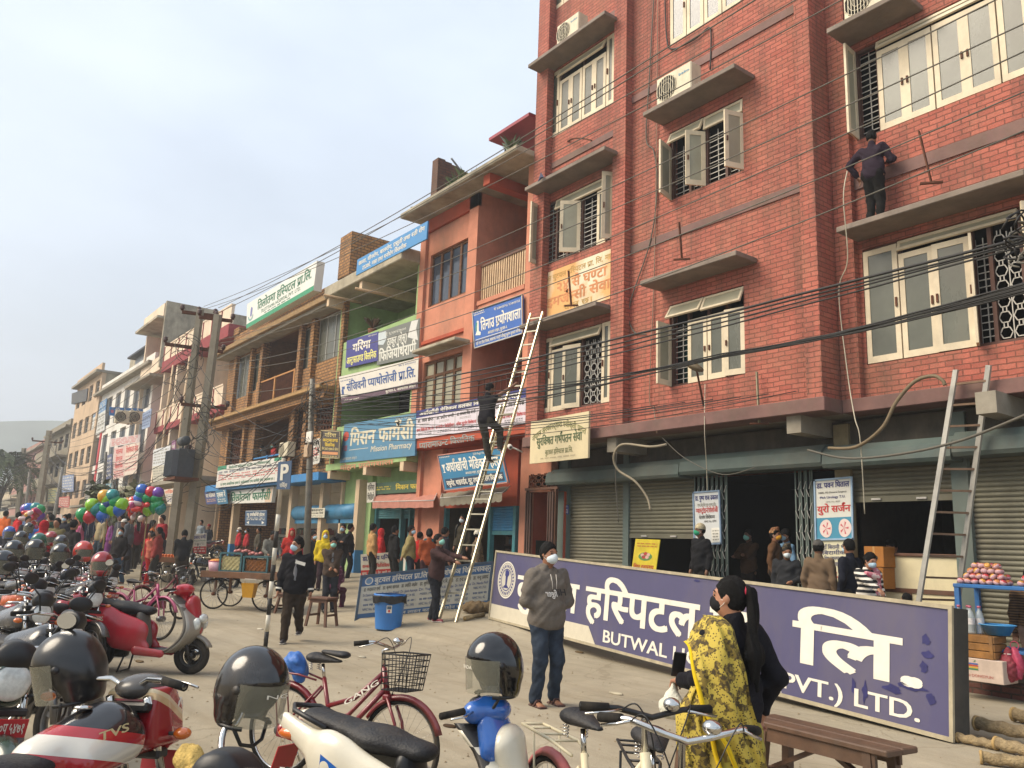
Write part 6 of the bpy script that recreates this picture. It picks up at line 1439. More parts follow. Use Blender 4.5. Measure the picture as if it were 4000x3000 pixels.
 if dep<=14:
  for(e,w_,sg)in((eL,wL,-1),(eR,wR,1)):
   d=(w_-e)/np.linalg.norm(w_-e);H_=SDF();side_=np.cross(d,[0,0,1.]);
   if np.linalg.norm(side_)<.3:side_=np.array([0,1.,0])
   side_/=np.linalg.norm(side_);pn_=np.cross(side_,d);cr_=p.get('curl',.5)
   H_.cone(w_-d*.05*s,w_+d*.02*s,.027*s,.028*s,.01)
   for q in range(4):
    b0=w_+d*.0*s+side_*(.0);k0=w_+d*.085*s+side_*((q-1.5)*.02*s);L_=(.075,.083,.078,.06)[q]*s
    H_.cone(w_+d*.02*s+side_*((q-1.5)*.012*s),k0,.019*s,.0115*s,.012)
    d1=d*math.cos(cr_)-pn_*math.sin(cr_);d2=d*math.cos(cr_*2.2)-pn_*math.sin(cr_*2.2)
    H_.cone(k0,k0+d1*L_*.55,.0105*s,.0092*s,.004);H_.cone(k0+d1*L_*.55,k0+d1*L_*.55+d2*L_*.45,.0092*s,.0078*s,.004)
   tb_=side_*(-sg);t0=w_+d*.03*s+tb_*.022*s;t1=t0+(d*.6+tb_*.7-pn_*.3)*.042*s
   H_.cone(t0,t1,.016*s,.012*s,.01);H_.cone(t1,t1+(d*.9+tb_*.15-pn_*.35)*.03*s,.0115*s,.009*s,.005)
   H_.put(mb,.0048,SKIN[skin])
 mb.build('body',None,o)
 for sg in(-1,1):
  if dep<22 and not faceless:
   e_=MB();c=hp(sg*.032,.083,.012);e_.ell(c,(.013*s,.013*s,.008*s),EYE,6);e_.build('eye',None,o)
   e_=MB();e_.tube([hp(sg*.015,.096,.034),hp(sg*.034,.093,.041),hp(sg*.055,.08,.034)],.0042*s,HAIR,5);e_.build('eyebrow',None,o)
   # -- clothes
 rr=random.Random(sum(map(ord,label)));ph=[rr.uniform(0,6)for _ in range(6)];am=.0085 if dep<14 else.009
 def wr(X):
  x,y,z=X[...,0],X[...,1],X[...,2]
  return am*(np.sin(z*21+ph[0]+2.6*np.sin(x*10+ph[1])+2*np.sin(y*9+ph[4]))*np.sin(x*8+y*10+z*5+ph[2])+.55*np.sin((x+z)*33+ph[3]+2*np.sin(y*17))*np.sin((y-z*.6)*29+ph[5])+.35*np.sin(z*60+x*45+ph[1])*np.sin(x*26-y*31+ph[0]))
 if bottom:
  S=SDF()
  if skirt:
   S.cone(hip+np.array([0,0,.08*s]),hip+np.array([0,0,-.2*s]),.14*s*f,.17*s*f,.04,(1.15,.95,1));S.cone(hip+np.array([0,0,-.2*s]),np.array([(aL+aR)[0]/2,(aL+aR)[1]/2,.12*s]),.17*s*f,.21*s*f,.05,(1.15,.95,1))
  else:
   S.cone(hL+np.array([0.02,-.01,.04])*s,hR+np.array([-.02,-.01,.04])*s,.125*s*f,.125*s*f,.05,(1,.95,1));S.cone(hip+np.array([0,0,.02]),hip+np.array([0,0,.1*s]),.13*s*f,.135*s*f,.05,(1.15,.85,1))
   for(a,k,an)in((hL,kL,aL),(hR,kR,aR)):S.cone(a,k,.1*s*f,.08*s,.04);S.cone(k,an+np.array([0,0,.0]),.078*s,.066*s,.03)
  m_=MB();S.put(m_,vx,bm or CL(bottom),wr);m_.build('skirt' if skirt else 'trousers',None,o)
 if top:
  S=SDF();J=1.0*f
  S.cone(tp(-.13,-.005,.455),tp(.13,-.005,.455),.082*s*J,.082*s*J,.06,(1,1.05,1));S.cone(tp(-.07,.012,.36),tp(.07,.012,.36),.118*s*J,.118*s*J,.06);S.cone(tp(-.05,.02,.18),tp(.05,.02,.18),.125*s*J,.125*s*J,.08)
  S.cone(tp(-.06,.008,.02-long),tp(.06,.008,.02-long),.128*s*J,.128*s*J,.08);S.cone(tp(0,.01,.15),tp(0,.01,.02-long),.14*s*J,.15*s*J,.08,(1.15,.9,1))
  S.cone(nk-np.array([0,0,.05*s]),nk+HR@(np.array([0,.0,.012])*s),.085*s,.068*s,.03)
  if sleeves:
   for(sh,e,w_)in((sL,eL,wL),(sR,eR,wR)):S.cone(sh,e,.072*s*J,.06*s*J,.05);S.cone(e,w_-(w_-e)*.06,.06*s*J,.046*s,.03)
  else:
   for(sh,e)in((sL,eL),(sR,eR)):S.cone(sh,sh+(e-sh)*.12,.07*s,.062*s,.05)
  if hood:S.cone(tp(-.06,-.09,.53),tp(.06,-.09,.53),.06*s,.06*s,.04);S.cone(tp(-.07,.03,.545),tp(0,-.09,.56),.035*s,.05*s,.03);S.cone(tp(.07,.03,.545),tp(0,-.09,.56),.035*s,.05*s,.03)
  S.cut(tp(0,0,-.1-long),T@np.array([0,0,-1.]))
  S.ell(hp(0,.06,-.1),np.array([.05,.06,.06])*s,.01,HR,'s')
  m_=MB();S.put(m_,vx,tm or CL(top),wr);m_.build('jacket' if sleeves else 'vest',None,o)
  if inner:
   m_=MB();S=SDF();S.cone(tp(0,.115*f,.47),tp(0,.14*f,.15),.02*s,.045*s,.02,(1,.5,1));S.put(m_,max(vx*.8,.008),CL(inner));m_.build('shirt',None,o)
 if shoekind:
  for an,kk in((aL,kL),(aR,kR)):
   S=SDF();fz=an+np.array([0,0,-.04])*s
   if shoekind=='shoe':
    S.cone(fz+np.array([0,-.03,0])*s,fz+np.array([0,.15,-.008])*s,.042*s,.036*s,.03,(1.05,1,.95));S.cone(fz+np.array([0,-.02,.01])*s,an+np.array([0,-.01,.02])*s,.042*s,.044*s,.03);S.cut(fz+np.array([0,0,-.034*s]),(0,0,-1))
    m_=MB();S.put(m_,max(vx*.8,.008),mat(shoe,rough=.5,var=.15));m_.box(fz[0]-.044*s,fz[0]+.044*s,fz[1]-.07*s,fz[1]+.185*s,fz[2]-.036*s,fz[2]-.018*s,mat('#b5b0a6',rough=.7)if shoe!='#2a2622' else RUBBER,.012);m_.build('shoe',None,o)
   else:
    m_=MB();m_.box(fz[0]-.05*s,fz[0]+.05*s,fz[1]-.07*s,fz[1]+.185*s,fz[2]-.036*s,fz[2]-.012*s,mat(shoe,rough=.7),.014)
    m_.tube([fz+np.array([-.05,.06,-.02])*s,fz+np.array([-.02,.065,.035])*s,fz+np.array([.02,.065,.035])*s,fz+np.array([.05,.06,-.02])*s],.014*s,mat(shoe,rough=.7),6);m_.tube([fz+np.array([-.045,.0,-.02])*s,fz+np.array([-.015,.02,.05])*s,fz+np.array([.015,.02,.05])*s,fz+np.array([.045,.0,-.02])*s],.014*s,mat(shoe,rough=.7),6);m_.build('sandal',None,o)
    # -- head dress
 if hair and not cap=='scarf':
  S=SDF();S.ell(hp(0,-.014,.022),np.array([.09,.108,.126])*s,.01,HR);S.cut(hp(0,.07,.058),HR@np.array([0,.82,-.62]));S.cut(hp(0,0,-.075),HR@np.array([0,-.25,-1.]))
  if hair in('long','pony','bun'):
   S=SDF();S.ell(hp(0,-.018,.02),np.array([.09,.108,.122])*s,.01,HR);S.cut(hp(0,.07,.05),HR@np.array([0,.85,-.5]))
   if hair=='pony':
    S2=SDF();S2.ell(hp(0,-.12,.045),np.array([.04,.035,.04])*s,.03,HR);b0=hp(0,-.145,.03);t1=tp(.02,-.17,.38);t2=tp(.025,-.18,.16);S2.cone(b0,t1,.032*s,.055*s,.04,(1,.7,1));S2.cone(t1,t2,.055*s,.02*s,.04,(1,.6,1));m_=MB();S2.put(m_,.011,HAIR,lambda X:.005*np.sin(X[...,0]*140)+.004*np.sin(X[...,2]*22));m_.build('ponytail',None,o)
    m_=MB();S3=SDF();S3.ell(hp(0,-.115,.042),np.array([.042,.018,.042])*s,.01,HR);S3.put(m_,.009,mat('#b5203c',rough=.6));m_.build('hair_tie',None,o)
   elif hair=='bun':S.ell(hp(0,-.125,-.01),np.array([.05,.045,.05])*s,.03,HR)
   else:S.cone(hp(0,-.07,0),tp(0,-.12,.36),.075*s,.05*s,.05,(1.1,.7,1))
  m_=MB();S.put(m_,min(vx,.016),HAIR,lambda X:.0045*np.sin(X[...,0]*95+X[...,2]*50)*np.sin(X[...,1]*80-X[...,2]*40)+.003*np.sin(X[...,0]*190+X[...,1]*120));m_.build('hair',None,o)
 if cap:
  kind,col=cap if isinstance(cap,tuple)else(cap,'#333333');cm=CL(col,.35,24)if not isinstance(col,bpy.types.Material)else col;S=SDF()
  if kind=='beanie':S.ell(hp(0,-.012,.04),np.array([.094,.112,.115])*s,.01,HR);S.cut(hp(0,0,.018),HR@np.array([0,.15,-1.]))
  elif kind=='topi':S.cone(hp(0,-.02,.05),hp(0,-.0,.14),.098*s,.07*s,.02,(.92,1.12,1));S.cut(hp(0,0,.03),HR@np.array([0,.0,-1.]));S.cut(hp(0,0,.16),HR@np.array([.2,-.1,1.]))
  elif kind=='cap':S.ell(hp(0,-.012,.045),np.array([.095,.113,.1])*s,.01,HR);S.cut(hp(0,0,.03),HR@np.array([0,0,-1.]));S.rbox(hp(0,.13,.035),np.array([.06,.07,.009])*s,.008,.02,HR)
  elif kind in('scarf','hoodup'):
   S.ell(hp(0,-.025,.02),np.array([.105,.125,.135])*s,.01,HR);S.cone(hp(0,-.03,-.1),tp(0,-.02,.45),.1*s,.13*s,.06,(1.15,.9,1));S.ell(hp(0,.11,-.01),np.array([.068,.1,.09])*s,.01,HR,'s')
  m_=MB();S.put(m_,min(vx,.014),cm);m_.build({'beanie':'beanie','topi':'cap','cap':'cap','scarf':'headscarf','hoodup':'hood'}[kind],None,o)
 if mask:
  S=SDF();S.ell(hp(0,.04,-.048),np.array([.07,.082,.062])*s,.01,HR);S.ell(hp(0,.1,-.03),np.array([.026,.026,.04])*s,.03,HR);S.cut(hp(0,.035,0),HR@np.array([0,-1.,0]));S.cut(hp(0,0,-.002),HR@np.array([0,-.25,1.]))
  m_=MB();S.put(m_,min(vx,.009),mask,lambda X:.0022*np.sin(X[...,2]*330));ms=m_.build('face_mask',None,o)
  if dep<16:
   m_=MB()
   for sg in(-1,1):
    for z in(-.015,-.07):m_.tube([hp(sg*.06,.055,z),hp(sg*.078,.02,z*.5-.008),hp(sg*.086,-.015,.0)],.0022*s,WHITEP,4)
   m_.build('ear_loop',None,ms)
 if extra:extra(o,dict(tp=tp,hp=hp,s=s,wL=wL,wR=wR,eL=eL,eR=eR,hip=hip,sL=sL,sR=sR,vx=vx,aL=aL,aR=aR,kL=kL,kR=kR,wr=wr))
 return o
def local(o,v):
 return o.matrix_basis.inverted()@Vector(v)
def stripes(c1,c2,sc,axis='Z',rot=0):
 m=bpy.data.materials.new('striped_cloth');m.use_nodes=True;nt=m.node_tree;N=nt.nodes;L=nt.links;b=N['Principled BSDF'];b.inputs['Roughness'].default_value=.9
 tc=N.new('ShaderNodeTexCoord');w_=N.new('ShaderNodeTexWave');w_.bands_direction=axis;w_.inputs['Scale'].default_value=sc;w_.inputs['Distortion'].default_value=1.2;L.new(tc.outputs['Object'],w_.inputs['Vector'])
 r=N.new('ShaderNodeValToRGB');r.color_ramp.interpolation='CONSTANT';r.color_ramp.elements[1].position=.6;r.color_ramp.elements[0].color=lin(c1)+(1,);r.color_ramp.elements[1].color=lin(c2)+(1,);L.new(w_.outputs['Fac'],r.inputs['Fac']);L.new(r.outputs['Color'],b.inputs['Base Color']);return m
def printed(c1,c2,c3,sc):
 m=bpy.data.materials.new('printed_cloth');m.use_nodes=True;nt=m.node_tree;N=nt.nodes;L=nt.links;b=N['Principled BSDF'];b.inputs['Roughness'].default_value=.85
 tc=N.new('ShaderNodeTexCoord');v=N.new('ShaderNodeTexVoronoi');v.inputs['Scale'].default_value=sc;L.new(tc.outputs['Object'],v.inputs['Vector'])
 r=N.new('ShaderNodeValToRGB');e=r.color_ramp.elements;e[0].position=.25;e[0].color=lin(c2)+(1,);e[1].position=.34;e[1].color=lin(c1)+(1,);L.new(v.outputs['Distance'],r.inputs['Fac'])
 n=N.new('ShaderNodeTexNoise');n.inputs['Scale'].default_value=sc*.24;n.inputs['Detail'].default_value=3;L.new(tc.outputs['Object'],n.inputs['Vector'])
 r2=N.new('ShaderNodeValToRGB');r2.color_ramp.elements[0].position=.5;r2.color_ramp.elements[1].position=.53;L.new(n.outputs['Fac'],r2.inputs['Fac'])
 mx=N.new('ShaderNodeMixRGB');L.new(r2.outputs['Color'],mx.inputs['Fac']);L.new(r.outputs['Color'],mx.inputs['Color1']);
 n2=N.new('ShaderNodeTexNoise');n2.inputs['Scale'].default_value=sc*.7;L.new(tc.outputs['Object'],n2.inputs['Vector']);r3=N.new('ShaderNodeValToRGB');r3.color_ramp.elements[0].position=.45;r3.color_ramp.elements[1].position=.55;r3.color_ramp.elements[0].color=lin(c3)+(1,);r3.color_ramp.elements[1].color=lin(c2)+(1,);L.new(n2.outputs['Fac'],r3.inputs['Fac']);L.new(r3.outputs['Color'],mx.inputs['Color2'])
 L.new(mx.outputs['Color'],b.inputs['Base Color']);return m
def face_to(at,px,py,dep=None):pass
CAMDIR=lambda p:math.degrees(math.atan2(-p.y,-p.x))
# --- the man in the grey hoodie
g=G(1175,1523)
def ex(o,k):
 tp=k['tp'];s=k['s']
 m_=MB();S=SDF();S.cone(tp(-.07,.14,.08),tp(.07,.14,.08),.045*s,.045*s,.03,(1,.6,1.6));S.put(m_,.0095,CL('#655e56',.25));m_.build('pocket',None,o)
 for sg in(-1,1):
  m_=MB();m_.tube([tp(sg*.035,.12,.5),tp(sg*.03,.15,.42),tp(sg*.025,.155,.34)],.004,mat('#c2bcb2',rough=.8),5);m_.build('drawstring',None,o)
 sg_=Sign([tp(-.13,.172,.36),tp(.13,.172,.36),tp(.13,.19,.24),tp(-.13,.19,.24)],.01);sg_.n=Vector((0,1,0));sg_.off=.01;sg_.text('Hil',0,.3,.45,.9,INK('#161514'),.02,slant=.12);sg_.text('figer',.42,.2,1,.8,INK('#d9d4cb'),.02,slant=.12)
 for kk,q in sg_.g.items():q.build('lettering',None,o)
JEAN=mat('#2b3440',rough=.9,var=.45,scale=7,bump=.3)
person('man in a grey lettered hoodie and torn blue jeans with hands in his front pocket',g,1.72,CAMDIR(g)+32,'#655e56','#2b3440','a','#4a2e26',dict(lh=(-.06,.1,1.03),rh=(.06,.1,1.03),lf=(-.12,.0),rf=(.14,.04),yaw=.18,le=(-1,-.3,-.2),re=(1,-.3,-.2),curl=1.1),'short',MASKW,shoekind='sandal',extra=ex,bm=JEAN,hood=True,fat=1.13)
# --- the woman in the yellow printed shawl
SHAWL=printed('#b8a243','#43371e','#7a672b',70);KUR=printed('#a39a3e','#6d5a22','#8f8330',40);YEDGE=mat('#d8b51e',rough=.8,var=.1)
wd=4.75;hx=DP(1580,1250,wd);g=Vector((hx.x,hx.y,0));WH=hx.z
def exw(o,k):
 tp=k['tp'];s=k['s']
 def sheet(nm,rows,m,th=.008,edge=None):
  n=len(rows[0]);mb=MB();nu,nv=26,40
  def pt(u,v):
   a=v*(len(rows)-1);i=min(int(a),len(rows)-2);t=a-i;q=[]
   for r in(rows[max(i-1,0)],rows[i],rows[i+1],rows[min(i+2,len(rows)-1)]):
    b=u*(n-1);j=min(int(b),n-2);w=b-j;q.append(np.array(tp(*r[j]))*(1-w)+np.array(tp(*r[j+1]))*w)
   p=.5*(2*q[1]+(q[2]-q[0])*t+(2*q[0]-5*q[1]+4*q[2]-q[3])*t*t+(3*q[1]-q[0]-3*q[2]+q[3])*t**3)
   return Vector(p)+Vector((0,-1,0))*(.014*math.sin(u*17+v*3)+.008*math.sin(u*31-v*9)+.006*math.sin(v*23+u*5))
  for d in(0,th):mb.sheet(lambda u,v:pt(u,v)+Vector((0,d,0)),nu,nv,m)
  oo=mb.build(nm,None,o)
  if edge is not None:
   e=MB();e.loft([[pt(edge,v/40)+Vector((0,.006*c-.004,0))+Vector((.012*d,0,.0))for c,d in((-1,-1),(-1,1),(1,1),(1,-1))]for v in range(41)],YEDGE,smooth=True);e.build('yellow_border',None,oo)
  return oo
  # over the left shoulder, down the back to the right thigh
 sheet('shawl',[[(-.28,.13,.43),(-.2,.06,.6),(-.08,.0,.6)],[(-.32,.02,.38),(-.22,-.08,.57),(-.08,-.12,.53)],[(-.36,-.06,.2),(-.22,-.19,.38),(-.07,-.17,.36)],[(-.33,-.12,.02),(-.17,-.21,.15),(-.03,-.18,.15)],[(-.21,-.16,-.16),(-.1,-.22,-.1),(.03,-.19,-.08)],[(-.1,-.17,-.36),(.0,-.22,-.34),(.11,-.18,-.32)],[(-.03,-.16,-.62),(.08,-.2,-.6),(.24,-.15,-.56)]],SHAWL,edge=0)
 sheet('shawl',[[(-.27,.08,.16),(-.3,.02,.17),(-.25,-.04,.18)],[(-.36,.12,-.02),(-.36,.02,.0),(-.27,-.06,.0)],[(-.34,.14,-.2),(-.36,.02,-.2),(-.24,-.09,-.18)],[(-.28,.1,-.4),(-.3,.0,-.4),(-.2,-.12,-.38)],[(-.26,.08,-.66),(-.26,-.02,-.64),(-.16,-.13,-.62)]],SHAWL,edge=1)
 w=k['wL']
 m_=MB();m_.box(-.037,.037,-.006,.006,-.05,.1,mat('#121214',rough=.2),.006);q=Matrix.Translation(Vector(w)+Vector((.03,.08,.08)))@Euler((.3,0,.6)).to_matrix().to_4x4();m_.v=[tuple(q@Vector(v))for v in m_.v]
woman=person('woman with a long ponytail in black top and yellow printed shawl, seen from behind',g,WH,CAMDIR(g)+180+42,'#15141a','#a39a3e','b',None,dict(lh=(-.17,.3,1.06),rh=(.25,.0,.9),re=(.28,-1,.05),le=(-.25,-.7,-.6),yaw=.55,curl=.9),'pony',MASKK,shoekind=None,extra=exw,bm=KUR,skirt=True)
wl=woman.matrix_basis
hw_=wl@Vector((-.17*WH/1.735,.33,1.06*WH/1.735))
o=thing('phone','black phone held up by the woman in the yellow shawl','phone',hw_+Vector((.03,.0,.07)),.9,rot=(.3,.1,.9));part('case',o,lambda mb:mb.box(-.037,.037,-.006,.004,-.06,.09,BLACK,.006));part('screen',o,lambda mb:mb.box(-.033,.033,.0042,.006,-.054,.084,mat('#1c2026',rough=.08)))
o=thing('plastic_bag','small white plastic bag hanging from the hand of the woman in the yellow shawl','bag',hw_+Vector((-.02,0,-.16)))
def f(mb):S=SDF();S.ell((0,0,0),(.085,.06,.07),.02);S.cone((0,0,.04),(.01,0,.13),.035,.015,.04);S.put(mb,.008,mat('#d5d3c2',rough=.35,var=.1,scale=14,bump=.5),lambda X:.006*np.sin(X[...,0]*70+X[...,2]*40)*np.sin(X[...,1]*60))
part('bag',o,f);part('cord',o,lambda mb:mb.tube([(.03,0,-.06),(.05,.02,-.2),(.12,.03,-.32),(.2,.03,-.34)],.004,WHITE,5))
# --- walker in the black jacket
g=G(628,1388)
def ex(o,k):
 tp=k['tp'];s_=Sign([tp(-.16,.155,.43),tp(.0,.165,.47),tp(.01,.175,.42),tp(-.15,.165,.375)],.01);s_.n=Vector((0,1,0));s_.off=.006;s_.rect(0,0,1,1,WHT,0)
 for kk,q in s_.g.items():q.build('chest_stripe',None,o)
 for w_,e in((k['wL'],k['eL']),(k['wR'],k['eR'])):
  m_=MB();d=(w_-e)/np.linalg.norm(w_-e);m_.lathe([(.052,0),(.054,.015),(.052,.03)],w_-d*.05,tuple(d),WHT,14);m_.build('cuff',None,o)
person('man in a black zipped jacket with white chest stripe walking in brown trousers',g,1.7,CAMDIR(g)-8,'#17161a','#33291f','a','#26242a',dict(lf=(-.08,-.32),rf=(.1,.16),lfz=.1,lk=(0,1,0),lh=(-.27,.06,.84),rh=(.27,.08,.84),yaw=-.9,lean=.05),'short',MASKB,extra=ex,fat=1.12,inner='#6d6d70')
# --- man steadying the ladder
g=G(935,1342)
fdir=math.degrees(math.atan2(LAD_A.y-g.y,LAD_A.x-g.x));cpt=LAD_A.lerp(LAD_B,.2)
o=person('man in a maroon and green jacket steadying the foot of the climbed ladder',g,1.7,fdir,'#3d2a2a','#1e2026','a','#7a2430',dict(lf=(-.1,-.12),rf=(.09,.12),lh=(-.1,.62,1.28),rh=(.16,.58,1.2),le=(-.4,-.2,-1),re=(.4,-.2,-1),lean=.12,nod=-.35,curl=1.1),'short',MASKT,tm=mat('#3f2c2b',rough=.9,var=.35,scale=4,bump=.3))
# --- climber
t=.455;base=LAD_A.lerp(LAD_B,t);ndir=Vector((LAD_W.y,-LAD_W.x,0));ndir=ndir if ndir.y<0 else-ndir
fz=P(1062,992,base.y-.2);cf=LAD_A.lerp(LAD_B,(fz.z-LAD_A.z)/(LAD_B.z-LAD_A.z));slope=Vector((LAD_B.x-LAD_A.x,LAD_B.y-LAD_A.y,0))/(LAD_B.z-LAD_A.z)
g=Vector((cf.x,cf.y,fz.z-.06));hd_=math.degrees(math.atan2(-ndir.y,-ndir.x))
person('man in a black sleeveless top climbing the long aluminium ladder and reaching up right',g,1.72,hd_,'#1c1a1f','#3b372f','c','#3a2c22',dict(pel=(-.06,-.26),lean=.08,drop=-.02,lf=(-.1,-.02),rf=(.12,.07),rfz=.3,lh=(.06,.2,1.42),rh=(.5,.32,1.92),le=(-1,-.6,-.3),re=(1,-.6,-.2),yaw=-.6,nod=.1),'short',None,sleeves=False,faceless=False)
# --- man on the ledge
g=P(1890,462,YB3-.35);g.z=L32[2]
person('man in a dark purple jacket standing on the ledge beside the open window',g,1.66,95,'#2a1f2a','#141210','c','#1a1816',dict(lf=(-.08,0),rf=(.08,0),lh=(-.32,.1,.98),rh=(.16,.28,1.2),le=(-1,-.4,0),lean=.04,yaw=.2),'short',None)
# --- waiting at the hospital gate
def at_y(px,py_top,Y,hh,z=None):
 """feet point for someone whose head top is at a picture point and who stands at depth Y"""
 p=P(px,py_top,Y);return Vector((p.x,p.y,p.z-hh))
def gate(lbl,px,py,Y,hh,face,top,bot,**k):
 p=at_y(px,py,Y,hh*1.0);return person(lbl,p,hh,face,top,bot,**k)
FOLD=dict(lh=(.1,.26,1.16),rh=(-.1,.3,1.2),le=(-1,.2,-.5),re=(1,.2,-.5))
gate('guard in a patterned beanie, green mask and black zip jacket by the left gate leaf',1513,1133,YG-.45,1.68,-100,'#17171a','#1c1a18',mask=MASKG,cap=('beanie','#b5a88a'),skin='c',pose=dict(yaw=-.3))
gate('man in a brown jacket with folded arms in the dark gateway',1617,1145,YG+.9,1.62,-100,'#4a3525','#26201a',mask=MASKT,pose=FOLD,skin='c')
gate('man in a brown cloth topi cap with yellow mask turned away in the gateway',1674,1143,YG+.2,1.62,20,'#5a3f2a','#2c251e',cap=('topi',printed('#8a5a3a','#2f2620','#b5895a',60)),mask=mat('#c08a2c',rough=.8),pose=dict(yaw=-.2))
gate('man in a light blue shirt and black brimmed cap behind the topi wearers',1697,1144,YG+.5,1.62,-120,'#7ea3c2','#26282c',cap=('cap','#1c1a1a'),mask=MASKB,pose=dict(yaw=.2))
gate('man in a black quilted jacket and dark patterned topi with a white mask',1698,1176,YG-.55,1.6,-70,'#141518','#1c1a18',cap=('topi',printed('#2f2a22','#14110e','#5a4c36',60)),mask=MASKW,tm=stripes('#141518','#1d1f24',16),pose=dict(nod=.3,yaw=.4,lh=(-.15,.25,1.05)))
PLAID=stripes('#5d4a38','#6b573f',22,'X')
gate('man seen from behind in a checked brown blazer and grey peaked cap',1768,1168,YG-1.0,1.66,100,'#5d4a38','#3a3129',cap=('cap','#4f4c48'),skin='c',tm=PLAID,pose=dict(yaw=.35))
def exg(o,k):
 hp=k['hp'];m_=MB()
 for sg in(-1,1):m_.torus(hp(sg*.034,.1,.012),.022,.003,axis=(0,1,0),m=BLACK,n=14,k=4);m_.tube([hp(sg*.056,.095,.015),hp(sg*.08,0,.012)],.0025,BLACK,4)
 m_.build('spectacles',None,o)
gate('man with glasses and dark vest in profile left of the striped woman',1833,1166,YG-.9,1.64,175,'#1a1c26','#2c2a28',mask=MASKB,extra=exg,pose=dict(yaw=-.2))
def exs(o,k):
 tp=k['tp'];mb=MB();S=SDF()
 S.cone(tp(-.13,.02,.5),tp(-.1,.14,.2),.075,.06,.03,(1,.7,1));S.cone(tp(-.13,-.03,.52),tp(-.05,-.14,.3),.075,.07,.03,(1,.6,1));S.cone(tp(-.1,.12,.45),tp(.12,.1,.48),.05,.05,.05);S.put(mb,.014,printed('#c87a86','#d8c0b8','#b0495c',20));mb.build('shawl',None,o)
gate('woman in a black and white striped jumper and pink floral shawl reaching out her hand',1868,1192,YG-1.25,1.55,-20,'#c9c2b6','#2a2a2e',mask=MASKB,hair='bun',skin='b',tm=stripes('#17171a','#d3ccc0',4.2),pose=dict(rh=(.22,.58,1.12),lh=(-.1,.3,.95),lean=.12,nod=.25),extra=exs)
gate('child whose dark hair just shows over the purple sign by the right ladder',1958,1283,YG-1.9,1.15,160,'#2c2a30','#26262a',hair='short')
gate('clerk in dark clothes and mask deep behind the right counter',1888,1142,YG+1.4,1.62,-60,'#1c1b1e','#1c1b1e',mask=MASKB)
gate('second clerk bent low behind the counter with a pale blue mask',1955,1160,YG+1.0,1.55,-130,'#232024','#1c1b1e',mask=MASKT,pose=dict(lean=.3,nod=.3))
g=G(2216,1506)
person('man in brown trousers cut off by the right picture edge',g+Vector((.14,.1,0)),1.66,110,'#5a4632','#6d5a50','c','#6a675c',dict(lf=(-.1,-.1),rf=(.1,.12)),tm=stripes('#3a2a1c','#6b4f33',9))
# --- in front of the green and orange shops
def shop(lbl,px,py_top,py_feet,face,top,bot,hh=1.64,Y=None,**k):
 g=G(px,py_feet)if Y is None else None
 if Y is not None:q=P(px,py_top,Y);g=Vector((q.x,q.y,max(float(gz(q.x,q.y)),q.z-hh)));hh=q.z-g.z
 return person(lbl,g,hh,face,top,bot,**k)
Ys=11.2
shop('man in a tan coat with his back turned in front of the green pharmacy',807,1132,0,80,'#b08a5a','#2c2822',Y=11.0)
shop('person in a red headscarf beside the tan coated man',825,1143,0,70,'#b02a2a','#3a2a2a',Y=11.9,cap=('scarf','#b02a2a'))
shop('man in a black hooded jumper seen from behind at the pharmacy',854,1137,0,85,'#1b1a1a','#22211f',Y=11.0,hood=True)
shop('man in a khaki bomber jacket with hands clasped behind his back',889,1136,0,70,'#8f8256','#262a33',Y=11.0,mask=MASKB,pose=dict(lh=(-.05,-.2,.9),rh=(.05,-.2,.9),yaw=-.7,le=(-1,-.2,0),re=(1,-.2,0)))
shop('woman in a rust red jumper with a teal scarf and dark bun',928,1143,0,160,'#8f4526','#3a2326',Y=10.9,mask=MASKW,hair='bun',skin='b',pose=dict(lh=(-.12,.2,.95),rh=(.1,.2,.95)),extra=lambda o,k:part('scarf',o,lambda mb:SDF().cone(k['tp'](-.08,.03,.53),k['tp'](.08,-.02,.53),.06,.06,.03).cone(k['tp'](.04,.1,.5),k['tp'](.06,.16,.2),.04,.03,.03).put(mb,.016,CL('#2a5f66'))))
shop('person in a bright red jacket between the khaki man and the rust jumper woman',908,1150,0,90,'#b52a24','#2a2626',Y=11.6)
shop('man in dark clothes partly hidden behind the ladder holder',962,1140,0,80,'#23242c','#1d1d20',Y=11.5)
shop('dark haired man waiting inside the green pharmacy doorway',838,1133,0,60,'#26262a','#222222',Y=12.2)if False else None
def exb(o,k):
 tp=k['tp']
 for sg in(-1,1):part('backpack_strap',o,lambda mb:mb.tube([tp(sg*.13,-.1,.5),tp(sg*.13,.06,.56),tp(sg*.13,.155,.4),tp(sg*.15,.1,.2)],.022,mat('#0f0f10',rough=.7),6))
 part('backpack',o,lambda mb:SDF().rbox(tp(0,-.24,.3),np.array([.16,.09,.22]),.06).put(mb,.018,mat('#17171a',rough=.8,var=.2)))
shop('man in olive jumper with black backpack standing in the medical shop',1001,1112,0,-75,'#3a3428','#2c2a26',Y=12.3,mask=MASKW,extra=exb)
shop('person in a camouflage jacket and white knitted cap behind the ladder',1033,1146,0,70,'#4a3a2c','#6d6d66',Y=11.4,cap=('beanie','#c9c2b2'),tm=printed('#5a4a36','#2f2620','#7a6448',14))
